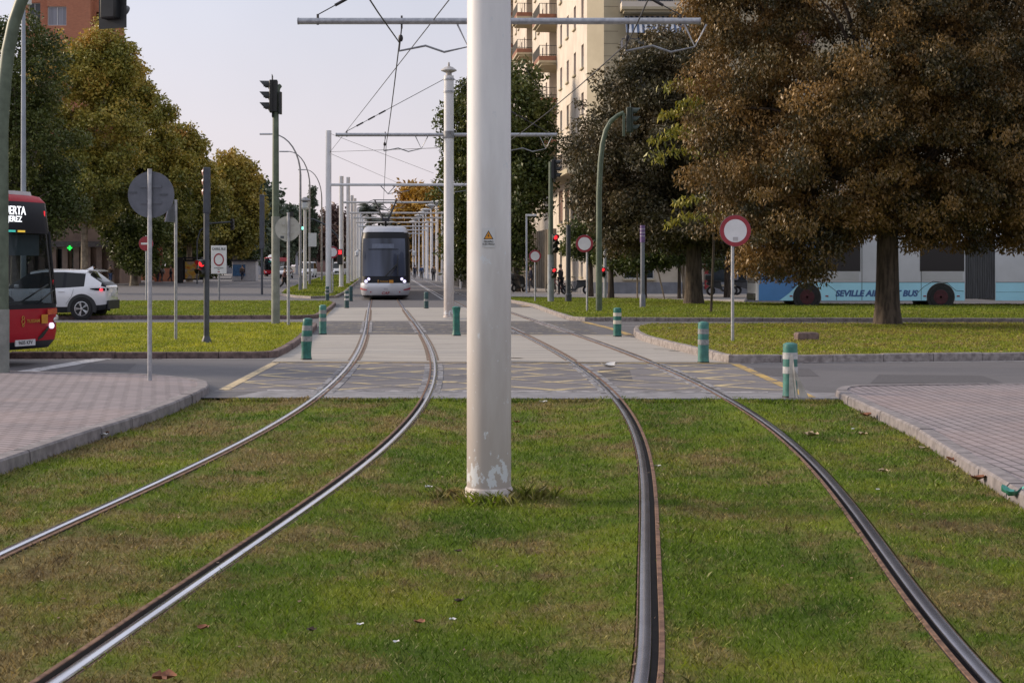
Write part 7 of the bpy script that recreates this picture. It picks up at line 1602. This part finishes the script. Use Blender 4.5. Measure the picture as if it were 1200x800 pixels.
b = Vector((wx(657, 89), 89, .1)); person(b, R(150), 'person in black holding the red bicycle', BLK, BLK, .12, .3, reach=.8)
# ================================================================ LITTER AND LOOSE LEAVES
def scrap(x, y, s_, m, name, label, cat, z=.0, seed=0, group=None, curl=.35):
    g = np.random.default_rng(seed + 100); p = gp(x, y); mb = MB(); n = 5; rows = []
    for i in range(n + 1):
        u = i / n - .5; wv = math.sqrt(max(0, 1 - (2 * u) ** 2 * .9)) * .5
        rows.append([(u * s_ + g.normal(0, s_ * .03), v * wv * s_ * 1.1 + g.normal(0, s_ * .03), abs(u) * s_ * curl + abs(v) * s_ * curl * .6 + abs(g.normal(0, s_ * .07)) + .004) for v in (-1, -.35, .35, 1)])
    mb.loft(rows, closed=False); o = mb.build(name, m, smooth=60); o.location = (p.x, p.y, z - .012); o.rotation_euler = (0, 0, g.uniform(0, 6)); return tag(o, label, cat, group)
LEAFD = M('dead_leaf_rust', (.26, .10, .045), .8, scale=30, col2=(.14, .055, .03)); LEAFP = M('dead_leaf_pale', (.42, .33, .21), .8, scale=30, col2=(.3, .22, .13)); LEAFK = M('dead_leaf_dark', (.05, .03, .02), .9, var=.2); PAP = M('paper_white', (.62, .62, .62), .7, var=.06)
scrap(1186, 585, .16, M('plastic_turquoise', (.08, .42, .33), .35, var=.2, scale=20), 'plastic_bag', 'crumpled turquoise plastic scrap by the right plaza kerb', 'litter', seed=1, curl=.6)
scrap(192, 797, .10, LEAFD, 'dead_leaf', 'rust coloured leaf at the bottom edge between the left rails', 'leaf', seed=2)
for i, (x, y, s_, m, lab) in enumerate([(950, 512, .16, LEAFP, 'large pale leaf in the grass right of the right rail'), (1015, 488, .14, LEAFD, 'brown leaf against the right kerb near its corner'), (1118, 541, .13, LEAFD, 'brown leaf against the right kerb, midway'), (1147, 563, .14, LEAFD, 'reddish leaf against the right kerb, nearest'), (1034, 553, .09, LEAFP, 'small tan leaf in the right hand grass'), (1082, 526, .09, LEAFP, 'pale leaf close to the right kerb'),
    (491, 729, .055, LEAFD, 'dark red leaf in the middle grass at the bottom'), (365, 738, .05, LEAFK, 'black leaf in the middle grass at bottom left'), (538, 704, .05, LEAFK, 'black leaf in the grass below the thick pole'), (537, 646, .05, LEAFK, 'small dark leaf below the thick pole foot'), (238, 736, .06, LEAFD, 'rust leaf right of the bright left rail'), (606, 495, .08, LEAFD, 'brown leaf right of the thick pole'), (1011, 510, .10, LEAFP, 'tan leaf by the right rail'), (122, 509, .10, LEAFD, 'brown leaf below the left kerb')]):
    scrap(x, y, s_, m, 'dead_leaf', lab, 'leaf', seed=10 + i, group='fallen leaves on the track lawn')
for i, (x, y, s_, lab) in enumerate([(714, 433, .45, 'crumpled white paper on the hatched asphalt'), (531, 728, .06, 'white paper scrap in the grass at the bottom'), (422, 734, .06, 'thin white scrap in the grass, left of the other'), (464, 754, .05, 'tiny white scrap at the bottom of the grass'), (771, 548, .09, 'white scrap right of the dull rail'), (503, 573, .10, 'white scrap left of the pole foot'), (637, 473, .16, 'white scrap at the top edge of the lawn'), (1028, 575, .06, 'white speck in the right grass'), (187, 419, .20, 'white scrap by the left island kerb'), (786, 391.5, .22, 'white scrap on the dry right island'), (1000, 504, .08, 'white scrap near the right kerb corner'), (122, 511, .11, 'white scrap below the left plaza kerb')]):
    scrap(x, y, s_ * .6, PAP, 'paper_scrap', lab, 'litter', seed=40 + i, group='white paper scraps', z=.13 if y in (391.5,) else .012)
b = gp(945, 399, .13); s = MB(); s.loft([[(x * w, y * w * .6, z) for x, y in ((-1, -1), (1, -1), (1, 1), (-1, 1))] for z, w in ((0, .24), (.15, .25), (.19, .22))]); o = s.build('stone_block', KERBR, bevel=.015); o.location = (b.x, b.y, .125); o.rotation_euler = (0, 0, .15); tag(o, 'small reddish stone block lying on the dry right island', 'stone')
# scattered tiny leaves on the dry island and near lawn (uncountable)
g = np.random.default_rng(77); n = 5200; ip = ISL['rn']; px = g.uniform(3.5, 16, n); py = g.uniform(29, 45, n); k = in_poly(px, py, ip); P = np.stack([px[k], py[k], np.full(k.sum(), .165)], 1)
n2 = 500; qx = g.uniform(-4, 4.6, n2); qy = g.uniform(6.5, 21, n2); k = in_poly(qx, qy, lawn_poly); P2_ = np.stack([qx[k], qy[k], np.full(k.sum(), .006)], 1)
Q1 = leaf_quads(P, .09, .05, .1, g); Q2 = leaf_quads(P2_, .035, .02, .1, g); Q = np.concatenate([Q1, Q2]); Q[:, :, 2] = np.clip(Q[:, :, 2] * .3 + .7 * Q[:, :1, 2], .0, .2)
tag(add_quads('leaf_litter', Q, g.uniform(0, 1, len(Q)), make_leaf('leaf_litter_brown', [(.1, (.10, .05, .025)), (.5, (.22, .13, .06)), (.9, (.38, .28, .14))], 1.0)), 'fallen leaf litter under the big brown tree', 'leaf litter', kind='stuff')
